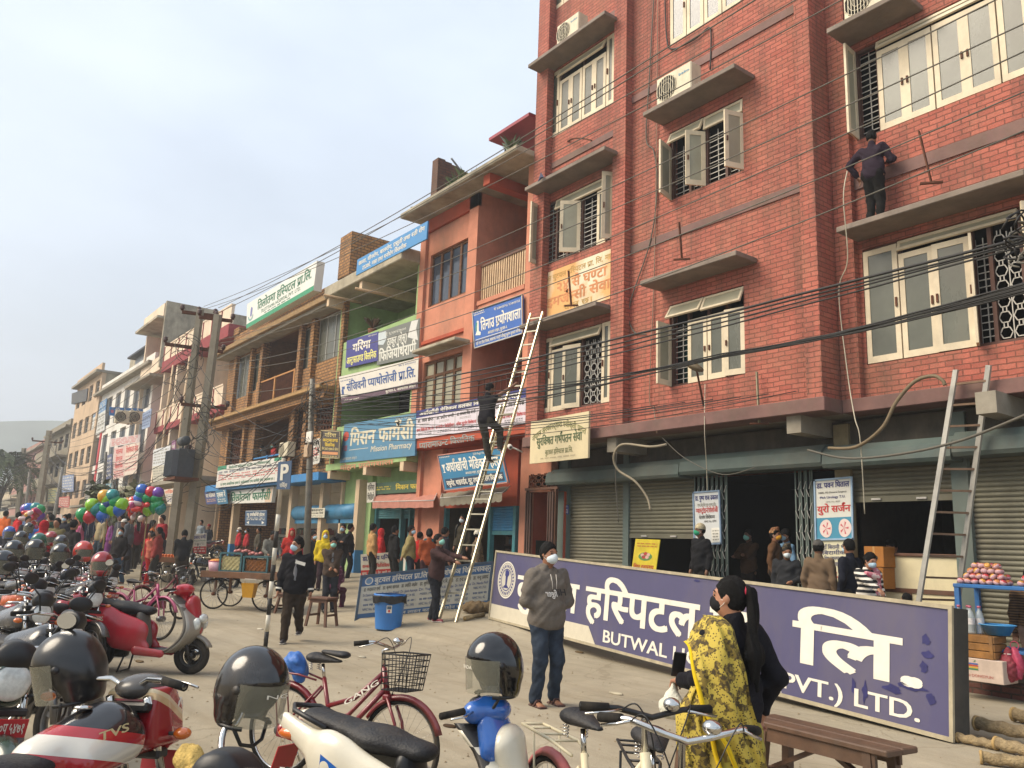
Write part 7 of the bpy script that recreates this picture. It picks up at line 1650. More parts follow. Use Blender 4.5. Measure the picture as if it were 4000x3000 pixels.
# --- by the ochre house
g=G(708,1322)
person('man in a brown jacket and pale mask facing the camera beside the stool',g,1.64,CAMDIR(g)+10,'#46392f','#24262c','a','#2a2622',dict(lh=(.04,.28,1.02),rh=(-.02,.3,1.0),nod=.2),'short',MASKT,inner='#6a6d70')
g=G(688,1318)
person('person wrapped in a purple spotted shawl sitting on the stool',g+Vector((.1,.25,0)),1.55,CAMDIR(g)+150,'#5a2440','#4a1f36','b','#3a2c26',dict(drop=.36,lf=(-.1,.36),rf=(.1,.36),lk=(0,.2,1),rk=(0,.2,1),lh=(-.1,.3,.75),rh=(.1,.3,.75)),cap=('scarf',printed('#5f2848','#8a5a74','#4a1f36',22)),tm=printed('#5f2848','#8a5a74','#4a1f36',22))
g=G(733,1258)
person('man in a black jacket with folded arms near the blue pillar',g,1.7,CAMDIR(g)-30,'#1a1a1c','#1e1e22','a','#2a2622',FOLD,'short',MASKB)
g=G(717,1252)
person('person in black standing just left of the folded arms man',g+Vector((0,.5,0)),1.7,60,'#201f22','#1f1f22','a','#2a2622')
g=G(694,1275)
person('woman in a yellow hood with mask behind the brown jacket man',g,1.6,CAMDIR(g),'#cfb52a','#3a2a30','b','#2a2622',None,None,MASKB,cap=('hoodup','#d0b42a'))
g=G(668,1275)
person('man with short hair and mask standing at the left of the yellow hooded woman',g,1.58,CAMDIR(g)+40,'#26282c','#24242a','a','#2a2622',None,'short',MASKB)
g=G(634,1290)
person('woman in a crimson jacket half hidden behind the walking man',g,1.55,CAMDIR(g)+50,'#b0283e','#7a3a4a','b','#2a2622',None,'long',None)
g=G(621,1262)
person('child in a red hooded top near the parking post',g,1.62,CAMDIR(g),'#b5342c','#2c2a30','b','#2a2622',None,None,None,cap=('hoodup','#a82a2a'))
g=G(578,1268)
person('vendor in a grey shirt sitting behind the peanut cart',g,1.62,CAMDIR(g)+20,'#6b6a62','#3a342c','c','#2a2622',dict(lh=(-.2,.3,1.0),rh=(.2,.3,1.0),nod=.4),'short',None)
shop('man with glasses at the entrance of the ochre clinic',560,1140,0,-100,'#4a4438','#333333',Y=11.5)
shop('person in a red cap and dark coat at the shops behind the peanut cart',452,1133,0,-60,'#23252c','#2a2a2e',Y=12,cap=('beanie','#8a2a2a'))
shop('woman in red with a white knitted cap behind the peanut cart',518,1140,0,-100,'#b02c34','#3a2c30',Y=11.6,cap=('beanie','#cfc4b0'),mask=MASKB)
shop('child in red with a mask beside the white capped woman',535,1142,0,-100,'#a82c30','#3a2c30',Y=11.8,mask=MASKB)
shop('person in a grey shirt far back by the shops',436,1124,0,-60,'#7a8288','#333a44',Y=12.5)
for i,(px,py,c)in enumerate(((596,1087+20,0),)):pass
q=P(610,972,Yb+.2)
person('person with a blue mask leaning over the blue balcony rail',(Xp(577,980,Yb+.3),Yb+.3,yw1[1][2]-.35),1.6,-90,'#3a3430','#333333','a',mask=MASKB,pose=dict(lean=.3,nod=.3))
person('second person in red behind the blue balcony rail',(Xp(596,975,Yb+.4),Yb+.4,yw1[1][2]-.3),1.6,-90,'#a03030','#333333','a',mask=MASKT,pose=dict(lean=.2))
# --- the crowd on the left
def crowd(lbl,px,py_top,dep,face,top,bot,hh=1.64,**k):
 p=DP(px,py_top,dep);g=float(gz(p.x,p.y));return person(lbl,(p.x,p.y,max(g,p.z-hh-.15)),p.z-max(g,p.z-hh-.15),face,top,bot,**k)
g=G(318,1264)
person('woman in a salmon cardigan and bright red trousers at the fruit cart',g,1.6,35,'#c8705a','#b0221e','a','#b06a62',dict(lh=(-.1,.35,1.12),rh=(.1,.38,1.08),nod=.35),'bun',MASKK)
g=DP(394,1200,24.2);g.z=float(gz(g.x,g.y))
person('fruit vendor in a black vest over striped sleeves leaning over his cart',g,1.72,165,'#1a1a1c','#3f362c','c','#3a3026',dict(lh=(-.2,.42,.95),rh=(.12,.4,.9),lean=.12,nod=.3),'short',None,tm=mat('#1b1b1d',rough=.9,var=.2))
g=G(247,1262)
person('man in a black jumper and blue jeans walking past the balloon seller',g,1.68,-55,'#1c1716','#33485c','a','#6a4a3c',dict(lf=(-.1,-.2),rf=(.1,.2),yaw=.5),'short',MASKB)
g=G(262,1258)
person('woman in a red shirt and magenta trousers behind the black jumper man',g+Vector((-.8,.9,0)),1.62,-60,'#b5262c','#a02a5c','b','#6a4a3c')
g=G(300,1215)
person('man with a black mask, grey jacket and red shoulder bag',g,1.68,-60,'#6d675a','#2a2f38','a','#2a2622',dict(lf=(-.12,0),rf=(.12,.1)),'short',MASKK,extra=lambda o,k:part('shoulder_bag',o,lambda mb:SDF().rbox(k['tp'](-.26,.08,-.02),np.array([.09,.16,.17]),.05).put(mb,.02,CL('#8a2a30'))))
g=G(205,1222)
person('balloon seller in an orange sleeveless jumper with a pale mask',g,1.66,-60,'#b5502c','#35445a','a','#2a2622',dict(lh=(-.3,.15,1.35),rh=(.3,.15,1.3)),'short',MASKW)
crowd('man in a black coat seen from behind among the parked bikes',161,1124,21,120,'#201d1d','#24242a')
crowd('person in a dark red hooded jacket seen from behind near the bikes',98,1126,22,120,'#a01f26','#2c2a30',cap=('hoodup','#a01f26'))
crowd('man in an olive jacket walking toward the camera among the crowd',125,1120,24,-40,'#6b6242','#3a382f')
crowd('man in an orange shirt at the far left edge',14,1104,32,130,'#c8622c','#3a3a42')
crowd('woman in a red jumper near the far left edge',42,1107,30,100,'#b02226','#3a2a30')
crowd('man in a dark coat on a scooter beyond the crowd',142,1112,30,-40,'#23232a','#26262c',mask=MASKB)
crowd('woman in dark clothes looking sideways beside the leaning poles',350,1150,28.5,-60,'#1f1b20','#2a262a',cap=('scarf','#26222a'))
crowd('man in a maroon shirt standing behind the seated woman',352,1113,29,-70,'#8a2428','#2c2a30')
crowd('child with a red helmet beside the salmon cardigan woman',345,1140,25,-120,'#8a3a34','#33302c')
crowd('man in a black and grey jacket at the back of the fruit cart',262,1110,28,-70,'#3a3a40','#2c2c32')
crowd('man in a black cap and jacket near the small street tree',284,1118,29,-100,'#26262c','#2a2a30',cap=('cap','#1c1c20'))
crowd('man in a pale shirt and white cap by the small street tree',270,1122,27,-60,'#a59a86','#3a3a42',cap=('cap','#c9c4b8'))
crowd('woman in a purple sari far behind the balloons',244,1120,34,-90,'#7a3a7a','#6a2f6a',skirt=True)
rr=random.Random(11)
far=(('#b5302c','red'),('#2c4a7a','blue'),('#c9c2b0','white'),('#26242a','black'),('#8a7a5a','tan'),('#3a6a4a','green'),('#c8622c','orange'),('#6a3a5a','plum'))
for i in range(16):
 px=4+i*17+rr.uniform(-5,5);c,nm_=far[(i*3)%8];ds=40+((i*7)%11)*3;zz=DP(px,1100,ds);g0=float(gz(zz.x,zz.y))
 person('far pedestrian in %s in the distant crowd along the street'%nm_,(zz.x,zz.y,g0),1.62+.1*rr.random(),rr.uniform(0,360),c,'#2c2c34','a',group='distant pedestrians',faceless=True)
more=[('man in a grey hooded top walking beside the balloon bunch',283,1113,27,'#55585c'),('woman in a pink shawl left of the balloon seller',176,1118,27,'#b05a78'),('man in a dark green jacket behind the parked helmets',112,1112,28,'#2f4a38'),('boy in a bright blue top near the far balloons',90,1124,27,'#2a5a9a'),('woman in an orange sari near the fruit cart',332,1124,30,'#b8642a'),('man in a beige waistcoat by the thin lamp pole',222,1112,31,'#9a8a68'),('man in a white shirt behind the red hooded walker',108,1108,34,'#b9b4a6'),('woman in a wine red cardigan behind the salmon cardigan woman',300,1120,30,'#7a2436'),('man in navy crossing behind the middle balloon bunch',192,1110,33,'#26304a'),('girl in magenta between the balloon bunches',272,1126,29,'#a82a6a'),('man in a maroon pullover under the tall balloon bunch',312,1114,31,'#6d2428'),('man in a khaki cap near the black coated man',150,1110,34,'#7a6e4a'),('woman with a red headscarf at the rear of the crowd',234,1114,36,'#a52a2c'),('man in charcoal at the foot of the far balloons',62,1116,29,'#303136'),('person in teal waiting by the dental clinic board',258,1108,35,'#2a6a6a'),('man in a rust jacket in front of the office house',168,1106,38,'#8a4a2a')]
rr=random.Random(21)
for i,(lb,px,py,dd,c)in enumerate(more):crowd(lb,px,py,dd,rr.uniform(0,360),c,('#2a2a30','#3a342c','#33404a')[i%3],hair='short' if not lb.startswith(('woman','girl'))else 'long',pose=dict(lf=(-.1,-.12),rf=(.1,.14)))
# ================= two wheelers (local +X forward, +Z up, wheels on z = 0)
PA=mat('#a01a24',rough=.25,var=.1,coat=.6,dirt=.3,scale=5);PB=mat('#b9b6b0',rough=.3,var=.08,coat=.5,dirt=.25)
VBLK=mat('#151516',rough=.45,var=.2,dirt=.35,scale=5);SEATM=mat('#17171a',rough=.6,var=.2,bump=.3,dirt=.25,scale=14);CHR=mat('#c9c7c2',rough=.14,metal=1,var=.05,dirt=.15);ALLOY=mat('#6f6f70',rough=.35,metal=.8,var=.15,dirt=.35)
LENS=mat('#c9ccc6',rough=.08,var=.25,scale=20,coat=1);AMB=mat('#c8641a',rough=.15,var=.1,coat=1);REDL=mat('#8f1a1a',rough=.12,var=.1,coat=1);MIR=mat('#c6c9cc',rough=.05,metal=1,var=.02);PLATE=mat('#b0262c',rough=.5,var=.06)
PAINTS={k:mat(c,rough=.25,var=.1,coat=.6,dirt=.35,scale=5)for k,c in dict(black='#131315',blue='#1f3f78',orange='#b5501c',grey='#4a4c50',darkred='#6d161c',white='#c9c5ba',green='#17352a',navy='#1a2440').items()}
def wheel(par,x,R,r,rim=ALLOY,spokes=5,disc=True,wire=False):
 o=MB();c=(x,0,R);o.lathe([(0,-.07),(.035,-.07),(.045,-.05),(.045,.05),(.035,.07),(0,.07)],c,(0,1,0),rim,14)
 if wire:
  for k in range(wire):
   a=2*math.pi*k/wire;b=a+.35*(1 if k%2 else-1);sy=.03*(1 if k%4<2 else-1)
   o.tube([(x+.03*math.cos(b),sy,R+.03*math.sin(b)),(x+(R-r*2)*math.cos(a),0,R+(R-r*2)*math.sin(a))],.0014,CHR,3,cap=False)
 else:
  for k in range(spokes):
   a=2*math.pi*k/spokes+.3
   o.bar((x+.04*math.cos(a),0,R+.04*math.sin(a)),(x+(R-r*1.9)*math.cos(a+.1),0,R+(R-r*1.9)*math.sin(a+.1)),.035,.03,rim,up=(0,1,0))
  if disc:o.lathe([(.05,.055),(.115,.055),(.115,.06),(.05,.06)],c,(0,1,0),CHR,24)
 w_=o.build('wheel',None,par)
 part('tyre',w_,lambda mb:mb.torus(c,R-r,r,m=RUBBER,n=40,k=10,sq=.95));part('rim',w_,lambda mb:mb.torus(c,R-r*1.9,r*.42,m=CHR if wire else rim,n=36,k=6,sq=1.7 if not wire else 1.3));return w_
def fender(par,x,R,r,a0,a1,m,w_=.06,lift=.025):
 def f(mb):
  secs=[]
  for i in range(15):
   a=math.radians(a0+(a1-a0)*i/14);q=[]
   for(dy,dr)in((-1,-.03),(-.75,.0),(0,.012),(.75,0),(1,-.03),(.75,-.006),(0,.006),(-.75,-.006)):rr_=R+lift+dr;q.append((x+rr_*math.cos(a),dy*w_,R+rr_*math.sin(a)))
   secs.append(q)
  mb.loft(secs,m)
 return part('mudguard',par,f)
def plate(par,c,n,w_,h_,t1,t2='',red=True):
 c=Vector(c);n=Vector(n).normalized();r=Vector((0,0,1)).cross(n).normalized();u=n.cross(r)
 s=Sign([c-r*w_/2+u*h_/2,c+r*w_/2+u*h_/2,c+r*w_/2-u*h_/2,c-r*w_/2-u*h_/2],.006);s.n=n;s.off=.002;s.board('number_plate',PLATE,par)
 if t2:s.text(t2,.08,.55,.92,.85,WHT,.01);s.text(t1,.06,.12,.94,.42,WHT,.02)
 else:s.text(t1,.08,.25,.92,.75,WHT,.02)
 for k,q in s.g.items():q.build('lettering',None,par)
def mirrors(par,x,z,y=.3,m=VBLK,stalk=.18,sides=(-1,1)):
 for sg in sides:
  o=part('mirror',par,lambda mb:(mb.tube([(x,sg*(y-.07),z),(x+.01,sg*(y-.03),z+stalk*.6),(x-.01,sg*(y+.04),z+stalk)],.007,m,6),mb.ell((x-.005,sg*(y+.06),z+stalk+.045),(.013,.066,.042),m,8)))
  part('mirror_glass',o,lambda mb:mb.add([(x-.0185,sg*(y+.06)+.056*math.cos(a),z+stalk+.045+.034*math.sin(a))for a in np.linspace(0,6.283,17)[:-1]],[tuple(range(16))],MIR))
def motorbike(label,tank=None,cowl=False,guard=False,guardm=None,paint=None,sides=(-1,1)):
 o=thing('motorbike',label,'motorbike',group='parked motorbikes');pm=paint or PA;tm_=tank or pm
 wheel(o,.64,.3,.045);wheel(o,-.62,.3,.055);fender(o,.64,.3,.045,30,175,pm,.06);fender(o,-.62,.3,.055,20,150,VBLK,.075,.05)
 for sg in(-1,1):part('fork',o,lambda mb:(mb.tube([(.64,sg*.1,.3),(.53,sg*.1,.6)],.027,ALLOY,10),mb.tube([(.53,sg*.1,.6),(.4,sg*.1,.96)],.019,CHR,10)))
 part('fork_yoke',o,lambda mb:(mb.box(.37,.45,-.12,.12,.9,.94,VBLK,.01),mb.box(.46,.53,-.12,.12,.7,.74,VBLK,.01)))
 part('frame',o,lambda mb:(mb.tube([(.42,0,.86),(.25,0,.42),(.1,0,.3),(-.2,0,.3),(-.3,0,.5)],.022,VBLK),mb.tube([(.42,0,.88),(.1,0,.74),(-.3,0,.7),(-.7,0,.76)],.022,VBLK),mb.tube([(-.25,.1,.38),(-.62,.1,.3)],.02,VBLK),mb.tube([(-.25,-.1,.38),(-.62,-.1,.3)],.02,VBLK)))
 def f(mb):
  S=SDF();S.rbox((.02,0,.36),np.array([.17,.11,.1]),.05);S.cone((-.02,-.13,.34),(-.02,.13,.34),.09,.09,.02);S.put(mb,.016,ALLOY)
  for i in range(7):mb.box(.04+.01*i,.2+.01*i,-.085,.085,.475+i*.027,.487+i*.027,ALLOY,.004)
  mb.box(.07,.2,-.06,.06,.45,.67,VBLK,.01)
 part('engine',o,f)
 part('exhaust',o,lambda mb:(mb.tube([(.2,-.05,.5),(.3,-.1,.42),(.24,-.14,.26),(0,-.16,.22),(-.3,-.17,.25)],.02,CHR),mb.lathe([(0,0),(.035,0),(.05,.08),(.05,.42),(.03,.5),(0,.5)],(-.28,-.175,.25),(-1,-.05,.22),CHR,14)))
 def f(mb):S=SDF();S.cone((.27,0,.84),(-.02,0,.79),.15,.115,.05,(1,.92,.8));S.cone((.3,.08,.8),(.08,.1,.76),.08,.07,.06);S.cone((.3,-.08,.8),(.08,-.1,.76),.08,.07,.06);S.cut((0,0,.7),(0,0,-1));S.put(mb,.013,tm_)
 part('fuel_tank',o,f);part('fuel_cap',o,lambda mb:mb.lathe([(0,.0),(.035,.0),(.035,.012),(0,.016)],(.16,0,.945),(.1,0,1),CHR,16))
 def f(mb):S=SDF();S.cone((.0,0,.79),(-.28,0,.77),.1,.12,.05,(1,1,.5));S.cone((-.28,0,.785),(-.68,0,.84),.12,.09,.05,(1,1,.5));S.put(mb,.013,SEATM)
 part('seat',o,f)
 for sg in(-1,1):
  def f(mb):S=SDF();S.cone((-.08,sg*.11,.66),(-.3,sg*.11,.62),.09,.07,.04,(1,.35,1));S.cone((-.35,sg*.1,.74),(-.75,sg*.07,.82),.06,.045,.04,(1,.5,1));S.put(mb,.013,pm)
  part('side_panel',o,f)
  part('turn_signal',o,lambda mb:(mb.tube([(.5,sg*.1,.8),(.5,sg*.17,.8)],.008,VBLK,6),mb.ell((.51,sg*.2,.8),(.035,.04,.025),AMB,8)))
  part('turn_signal',o,lambda mb:(mb.tube([(-.8,sg*.06,.74),(-.82,sg*.14,.74)],.008,VBLK,6),mb.ell((-.82,sg*.17,.74),(.03,.035,.022),AMB,8)))
  part('shock_absorber',o,lambda mb:(mb.tube([(-.58,sg*.13,.34),(-.42,sg*.13,.7)],.012,CHR),mb.tube([Vector((-.56,sg*.13,.4)).lerp(Vector((-.44,sg*.13,.66)),t/60)+Vector((.03*math.cos(t*.8),.03*math.sin(t*.8),0))for t in range(61)],.006,VBLK if not guard else CHR,5)))
  part('footrest',o,lambda mb:mb.tube([(-.05,sg*.1,.3),(-.05,sg*.25,.3)],.014,RUBBER))
  part('grip',o,lambda mb:mb.tube([(.345,sg*.23,1.035),(.3,sg*.37,1.02)],.018,RUBBER,8));part('lever',o,lambda mb:mb.tube([(.38,sg*.2,1.04),(.4,sg*.3,1.02),(.37,sg*.38,1.01)],.006,CHR,5))
 part('grab_rail',o,lambda mb:mb.tube([(-.5,.12,.8),(-.78,.1,.87),(-.86,0,.88),(-.78,-.1,.87),(-.5,-.12,.8)],.012,CHR))
 part('handlebar',o,lambda mb:mb.tube([(.3,.37,1.02),(.345,.23,1.035),(.4,.1,1.03),(.41,0,.98),(.4,-.1,1.03),(.345,-.23,1.035),(.3,-.37,1.02)],.012,CHR))
 mirrors(o,.35,1.05,.25,sides=sides)
 if cowl:
  def f(mb):
   S=SDF();S.rbox((.52,0,.87),np.array([.13,.14,.125]),.05,.05);S.cone((.5,0,.78),(.58,0,.72),.07,.05,.06,(1,1.2,1))
   for n_,p in(((.75,0,.66),(.58,0,.97)),((.6,0,-.75),(.62,0,.75)),((.42,1,.1),(.55,.12,.87)),((.42,-1,.1),(.55,-.12,.87)),((-1,0,.15),(.4,0,.87))):S.cut(p,n_)
   S.put(mb,.0095,cowl)
  c_=part('headlight_cowl',o,f)
  def f(mb):S=SDF();S.ell((.48,0,.99),(.12,.105,.055),.03);S.put(mb,.011,mat('#4a4744',rough=.25,var=.2,dirt=.35))
  part('windscreen',o,f)
  def f(mb):
   S=SDF();S.rbox((.6,0,.865),np.array([.075,.1,.06]),.025,.02)
   for n_,p in(((.75,0,.66),(.62,0,.955)),((.6,0,-.75),(.67,0,.79)),((.5,1,.0),(.61,.092,.87)),((.5,-1,0),(.61,-.092,.87))):S.cut(p,n_)
   S.put(mb,.0085,LENS)
  hl_=part('headlight',o,f)
  part('reflector',hl_,lambda mb:[mb.ell((.622,y*.75,.865),(.056,.034,.04),CHR,8)for y in(-.045,.045)])
 else:
  part('headlight',o,lambda mb:(mb.lathe([(0,-.12),(.06,-.11),(.1,-.05),(.105,0),(.095,.01)],(.53,0,.87),(1,0,-.1),pm,20),mb.ell((.535,0,.87),(.03,.095,.095),LENS,10)))
  def f(mb):S=SDF();S.cone((.5,0,.99),(.44,0,1.02),.09,.06,.02,(.7,1.2,1));S.put(mb,.014,VBLK)
  part('instrument_panel',o,f)
 part('tail_light',o,lambda mb:mb.ell((-.84,0,.82),(.045,.09,.045),REDL,8))
 part('stand',o,lambda mb:mb.tube([(-.05,.1,.28),(-.1,.26,.02)],.012,VBLK))
 plate(o,(.62,0,.66),(1,0,-.15),.2,.09,'बा १०प ५४७१' if not cowl else 'बा १२ प ४ ८०३');plate(o,(-.9,0,.62),(-1,0,.25),.2,.16,'२०५ ९८८','लु १४')
 if guard:part('crash_guard',o,lambda mb:[mb.tube([(.3,sg*.05,.62),(.33,sg*.25,.66),(.32,sg*.3,.5),(.26,sg*.27,.36),(.2,sg*.06,.3)],.016,CHR)for sg in(-1,1)]+[mb.tube([(.33,sg*.12,.64),(.3,sg*.12,.34)],.013,CHR)for sg in(-1,1)])
 return o
def scooter(label,side,front,trim,decal=None,plate_t='लु ६ प',sides=(-1,1)):
 o=thing('scooter',label,'scooter',group='parked scooters');wheel(o,.62,.22,.05,VBLK,3);wheel(o,-.56,.22,.055,VBLK,3)
 for sg in(-1,1):
  part('fork',o,lambda mb:mb.tube([(.62,sg*.085,.22),(.53,sg*.07,.42)],.022,VBLK))
  def f(mb):S=SDF();S.cone((-.1,sg*.15,.48),(-.45,sg*.16,.58),.12,.13,.06,(1,.45,1));S.cone((-.45,sg*.14,.62),(-.88,sg*.09,.8),.11,.05,.06,(1,.55,1));S.cone((.08,sg*.15,.3),(-.25,sg*.16,.4),.07,.12,.06,(1,.5,1));S.cone((.0,sg*.14,.5),(-.5,sg*.15,.68),.1,.1,.06,(1,.5,1));S.put(mb,.012,side)
  part('side_panel',o,f)
  def f(mb):S=SDF();S.cone((.0,sg*.19,.27),(.3,sg*.17,.24),.055,.045,.03,(1,.5,1));S.put(mb,.012,side)
  part('floor_skirt',o,f)
  part('tail_signal',o,lambda mb:mb.ell((-.82,sg*.1,.735),(.1,.035,.035),AMB,8));part('grip',o,lambda mb:mb.tube([(.38,sg*.2,1.0),(.33,sg*.35,.985)],.019,RUBBER,8));part('lever',o,lambda mb:mb.tube([(.42,sg*.17,1.0),(.43,sg*.27,.985),(.39,sg*.35,.975)],.006,CHR,5))
  part('front_signal',o,lambda mb:mb.ell((.68,sg*.13,.6),(.05,.035,.075),LENS,8))
 def f(mb):S=SDF();S.cone((.02,0,.73),(-.25,0,.76),.1,.125,.05,(1,1.1,.55));S.cone((-.25,0,.765),(-.72,0,.84),.125,.085,.05,(1,1.1,.5));S.put(mb,.012,SEATM)
 part('seat',o,f)
 part('grab_rail',o,lambda mb:mb.tube([(-.55,.13,.8),(-.8,.12,.87),(-.9,0,.88),(-.8,-.12,.87),(-.55,-.13,.8)],.016,VBLK))
 part('floorboard',o,lambda mb:mb.box(-.02,.38,-.16,.16,.25,.29,VBLK,.015))
 part('seat_front',o,lambda mb:SDF().cone((.02,0,.34),(-.04,0,.66),.11,.1,.04,(.7,1.3,1)).put(mb,.014,trim))
 def ap(mb,m,dx,y0,y1,zt=.93):
  secs=[]
  for i in range(17):
   v=i/16;z=.25+v*(zt-.25);xx=.34+.27*math.sin(math.pi*v**.85)+dx*(1-v*.3)+.02*v;w_=.17+.09*math.sin(math.pi*min(1,v*1.25)**1.2)*(1-.25*v);q=[]
   for k in range(13):
    u=-1+k/6;q.append((xx+.09*(1-u*u),u*w_,z))
   q+=[(p[0]-.03,p[1]*.97,p[2])for p in reversed(q)];secs.append(q)
  mb.loft(secs,m)
 part('leg_shield',o,lambda mb:ap(mb,trim,-.035,0,0))
 part('front_apron',o,lambda mb:ap(mb,front,.0,0,0,.9))
 def f(mb):S=SDF();S.cone((.68,0,.52),(.56,0,.82),.05,.12,.05,(.7,1.2,1));S.put(mb,.012,side)
 part('nose_panel',o,f)
 part('headlight',o,lambda mb:SDF().ell((.71,0,.66),(.05,.1,.06),.01).put(mb,.01,LENS))
 fender(o,.62,.22,.05,25,165,front,.07,.03)
 def f(mb):S=SDF();S.cone((.4,.12,.99),(.4,-.12,.99),.06,.06,.04);S.ell((.45,0,1.0),(.1,.12,.07),.04);S.cone((.42,0,.95),(.46,0,.85),.07,.06,.05);S.put(mb,.012,side if decal is None else decal)
 part('handlebar_cowl',o,f);part('instrument_panel',o,lambda mb:mb.ell((.37,0,1.03),(.05,.085,.03),VBLK,8));mirrors(o,.39,1.0,.25,sides=sides)
 part('tail_light',o,lambda mb:SDF().cone((-.9,.07,.75),(-.9,-.07,.75),.05,.05,.02,(.8,1,.9)).put(mb,.011,REDL))
 part('engine',o,lambda mb:SDF().rbox((-.45,.12,.26),np.array([.24,.07,.1]),.05).put(mb,.016,VBLK));part('exhaust',o,lambda mb:mb.lathe([(0,0),(.04,0),(.06,.06),(.06,.42),(.03,.48),(0,.48)],(-.35,-.2,.26),(-1,0,.1),VBLK,14))
 part('stand',o,lambda mb:mb.tube([(-.15,.12,.22),(-.2,.16,.02),(-.2,-.16,.02),(-.15,-.12,.22)],.012,VBLK))
 plate(o,(-.93,0,.58),(-1,0,.3),.2,.15,'४१४४',plate_t)
 return o
def bicycle(label,fm,basket=None,carrier=True,bar='flat',ladies=True,double=False,R=.33,fend=None,decal=None):
 o=thing('bicycle',label,'bicycle',group='parked bicycles');wb=.53;r=.02
 wheel(o,wb,R,r,wire=28);wheel(o,-wb,R,r,wire=28)
 fen=fend or fm
 fender(o,wb,R,r,20,150,fen,.028,.02);fender(o,-wb,R,r,15,170,fen,.028,.02)
 hd,ht=Vector((wb-.16,0,.72)),Vector((wb-.2,0,.86));bb=Vector((-.06,0,.3));st=Vector((-.2,0,.74));sm=bb.lerp(st,.55)
 def f(mb):
  mb.tube([hd-Vector((-.02,0,.06)),ht],.022,fm,10);mb.tube([bb,st],.017,fm,10)
  mb.tube([hd,bb.lerp(hd,.45)+Vector((0,0,-.02)),bb],.02,fm,10)
  mb.tube([ht-Vector((0,0,.04)),(.1,0,.62 if ladies else.78),sm if ladies else st],.018,fm,10)
  if double:mb.tube([ht-Vector((0,0,.08)),(.06,0,.5),bb.lerp(st,.3)],.016,fm,10)
  for sg in(-1,1):mb.tube([bb+Vector((0,sg*.03,0)),(-wb,sg*.055,R)],.01,fm,6);mb.tube([st-Vector((0,-sg*.02,.06)),(-wb,sg*.055,R)],.009,fm,6)
 part('frame',o,f)
 part('fork',o,lambda mb:([mb.tube([(wb,sg*.05,R),(wb-.03,sg*.05,R+.16),(wb-.12,sg*.045,.66)],.012,fm,8)for sg in(-1,1)],mb.box(wb-.16,wb-.1,-.055,.055,.64,.68,fm,.01)))
 part('seat_post',o,lambda mb:mb.tube([st,st+Vector((-.025,0,.1))],.013,CHR))
 def f(mb):S=SDF();S.cone(st+Vector((-.09,0,.14)),st+Vector((.13,0,.13)),.085,.022,.03,(1,1,.5));S.put(mb,.01,SEATM)
 part('saddle',o,f);part('saddle_spring',o,lambda mb:[mb.tube([st+Vector((-.1+.014*math.cos(t),sg*.05+.014*math.sin(t),.05+t*.0022))for t in np.linspace(0,25,50)],.003,CHR,4)for sg in(-1,1)])
 if double:
  part('child_saddle',o,lambda mb:SDF().cone(st+Vector((.16,0,.18)),st+Vector((-.02,0,.19)),.055,.03,.02,(1,1,.5)).put(mb,.01,SEATM))
 part('stem',o,lambda mb:mb.tube([ht,ht+Vector((-.02,0,.12)),ht+Vector((.04,0,.14))],.013,CHR))
 c=ht+Vector((.04,0,.14))
 pts=[c+Vector(p)for p in(((-.13,.29,.03),(-.02,.2,.05),(.02,.08,.02),(.02,0,0),(.02,-.08,.02),(-.02,-.2,.05),(-.13,-.29,.03))if bar!='flat' else((-.04,.3,.03),(-.01,.15,.03),(.0,0,0),(-.01,-.15,.03),(-.04,-.3,.03)))]
 part('handlebar',o,lambda mb:mb.tube(pts,.012,CHR if bar!='flat' else VBLK,8))
 for a,b in((pts[0],pts[1]),(pts[-1],pts[-2])):
  part('grip',o,lambda mb:mb.tube([a,a.lerp(b,.75)],.018,RUBBER,8));part('brake_lever',o,lambda mb:mb.tube([b+Vector((.03,0,0)),a.lerp(b,.5)+Vector((.05,0,-.01)),a+Vector((.045,0,-.02))],.006,CHR,5))
  part('brake_cable',o,lambda mb:mb.tube(spl([b+Vector((.03,0,0)),b+Vector((.1,b.y*-.2,.03)),c+Vector((.11,b.y*.4,-.06)),hd+Vector((.06,0,-.02)),hd+Vector((.03,0,-.1))]),.003,BLACK,4))
 part('bell',o,lambda mb:mb.ell(c+Vector((.0,.09,.05)),(.035,.035,.028),CHR,8))
 part('crank',o,lambda mb:(mb.lathe([(.0,-.05),(.09,-.05),(.09,-.044),(0,-.044)],bb,(0,1,0),CHR,22),mb.bar(bb+Vector((0,-.07,0)),bb+Vector((.1,-.07,-.13)),.02,.014,CHR),mb.bar(bb+Vector((0,.07,0)),bb+Vector((-.1,.07,.13)),.02,.014,CHR)))
 for s1,v in((-1,(.1,-.12,-.13)),(1,(-.1,.12,.13))):part('pedal',o,lambda mb:mb.box(bb.x+v[0]-.045,bb.x+v[0]+.045,v[1]-.04,v[1]+.04,bb.z+v[2]-.012,bb.z+v[2]+.012,RUBBER,.004))
 part('chain_guard',o,lambda mb:mb.prism([(bb.x+.1,-.06,bb.z-.07),(bb.x+.1,-.06,bb.z+.08),(-wb,-.06,R+.05),(-wb,-.06,R-.04)],(0,-.02,0),fm))
 if carrier:part('carrier',o,lambda mb:([mb.tube([(-.24,sg*.04,.72),(-.4,sg*.07,.75),(-.8,sg*.06,.75)],.008,fm,6)for sg in(-1,1)],[mb.tube([(x,-.065,.75),(x,.065,.75)],.006,fm,6)for x in(-.4,-.55,-.7,-.8)],[mb.tube([(-.62,sg*.07,.74),(-wb,sg*.07,R)],.006,fm,6)for sg in(-1,1)]))
 part('stand',o,lambda mb:mb.tube([(-wb+.04,.06,R-.05),(-wb+.12,.16,.01)],.009,CHR))
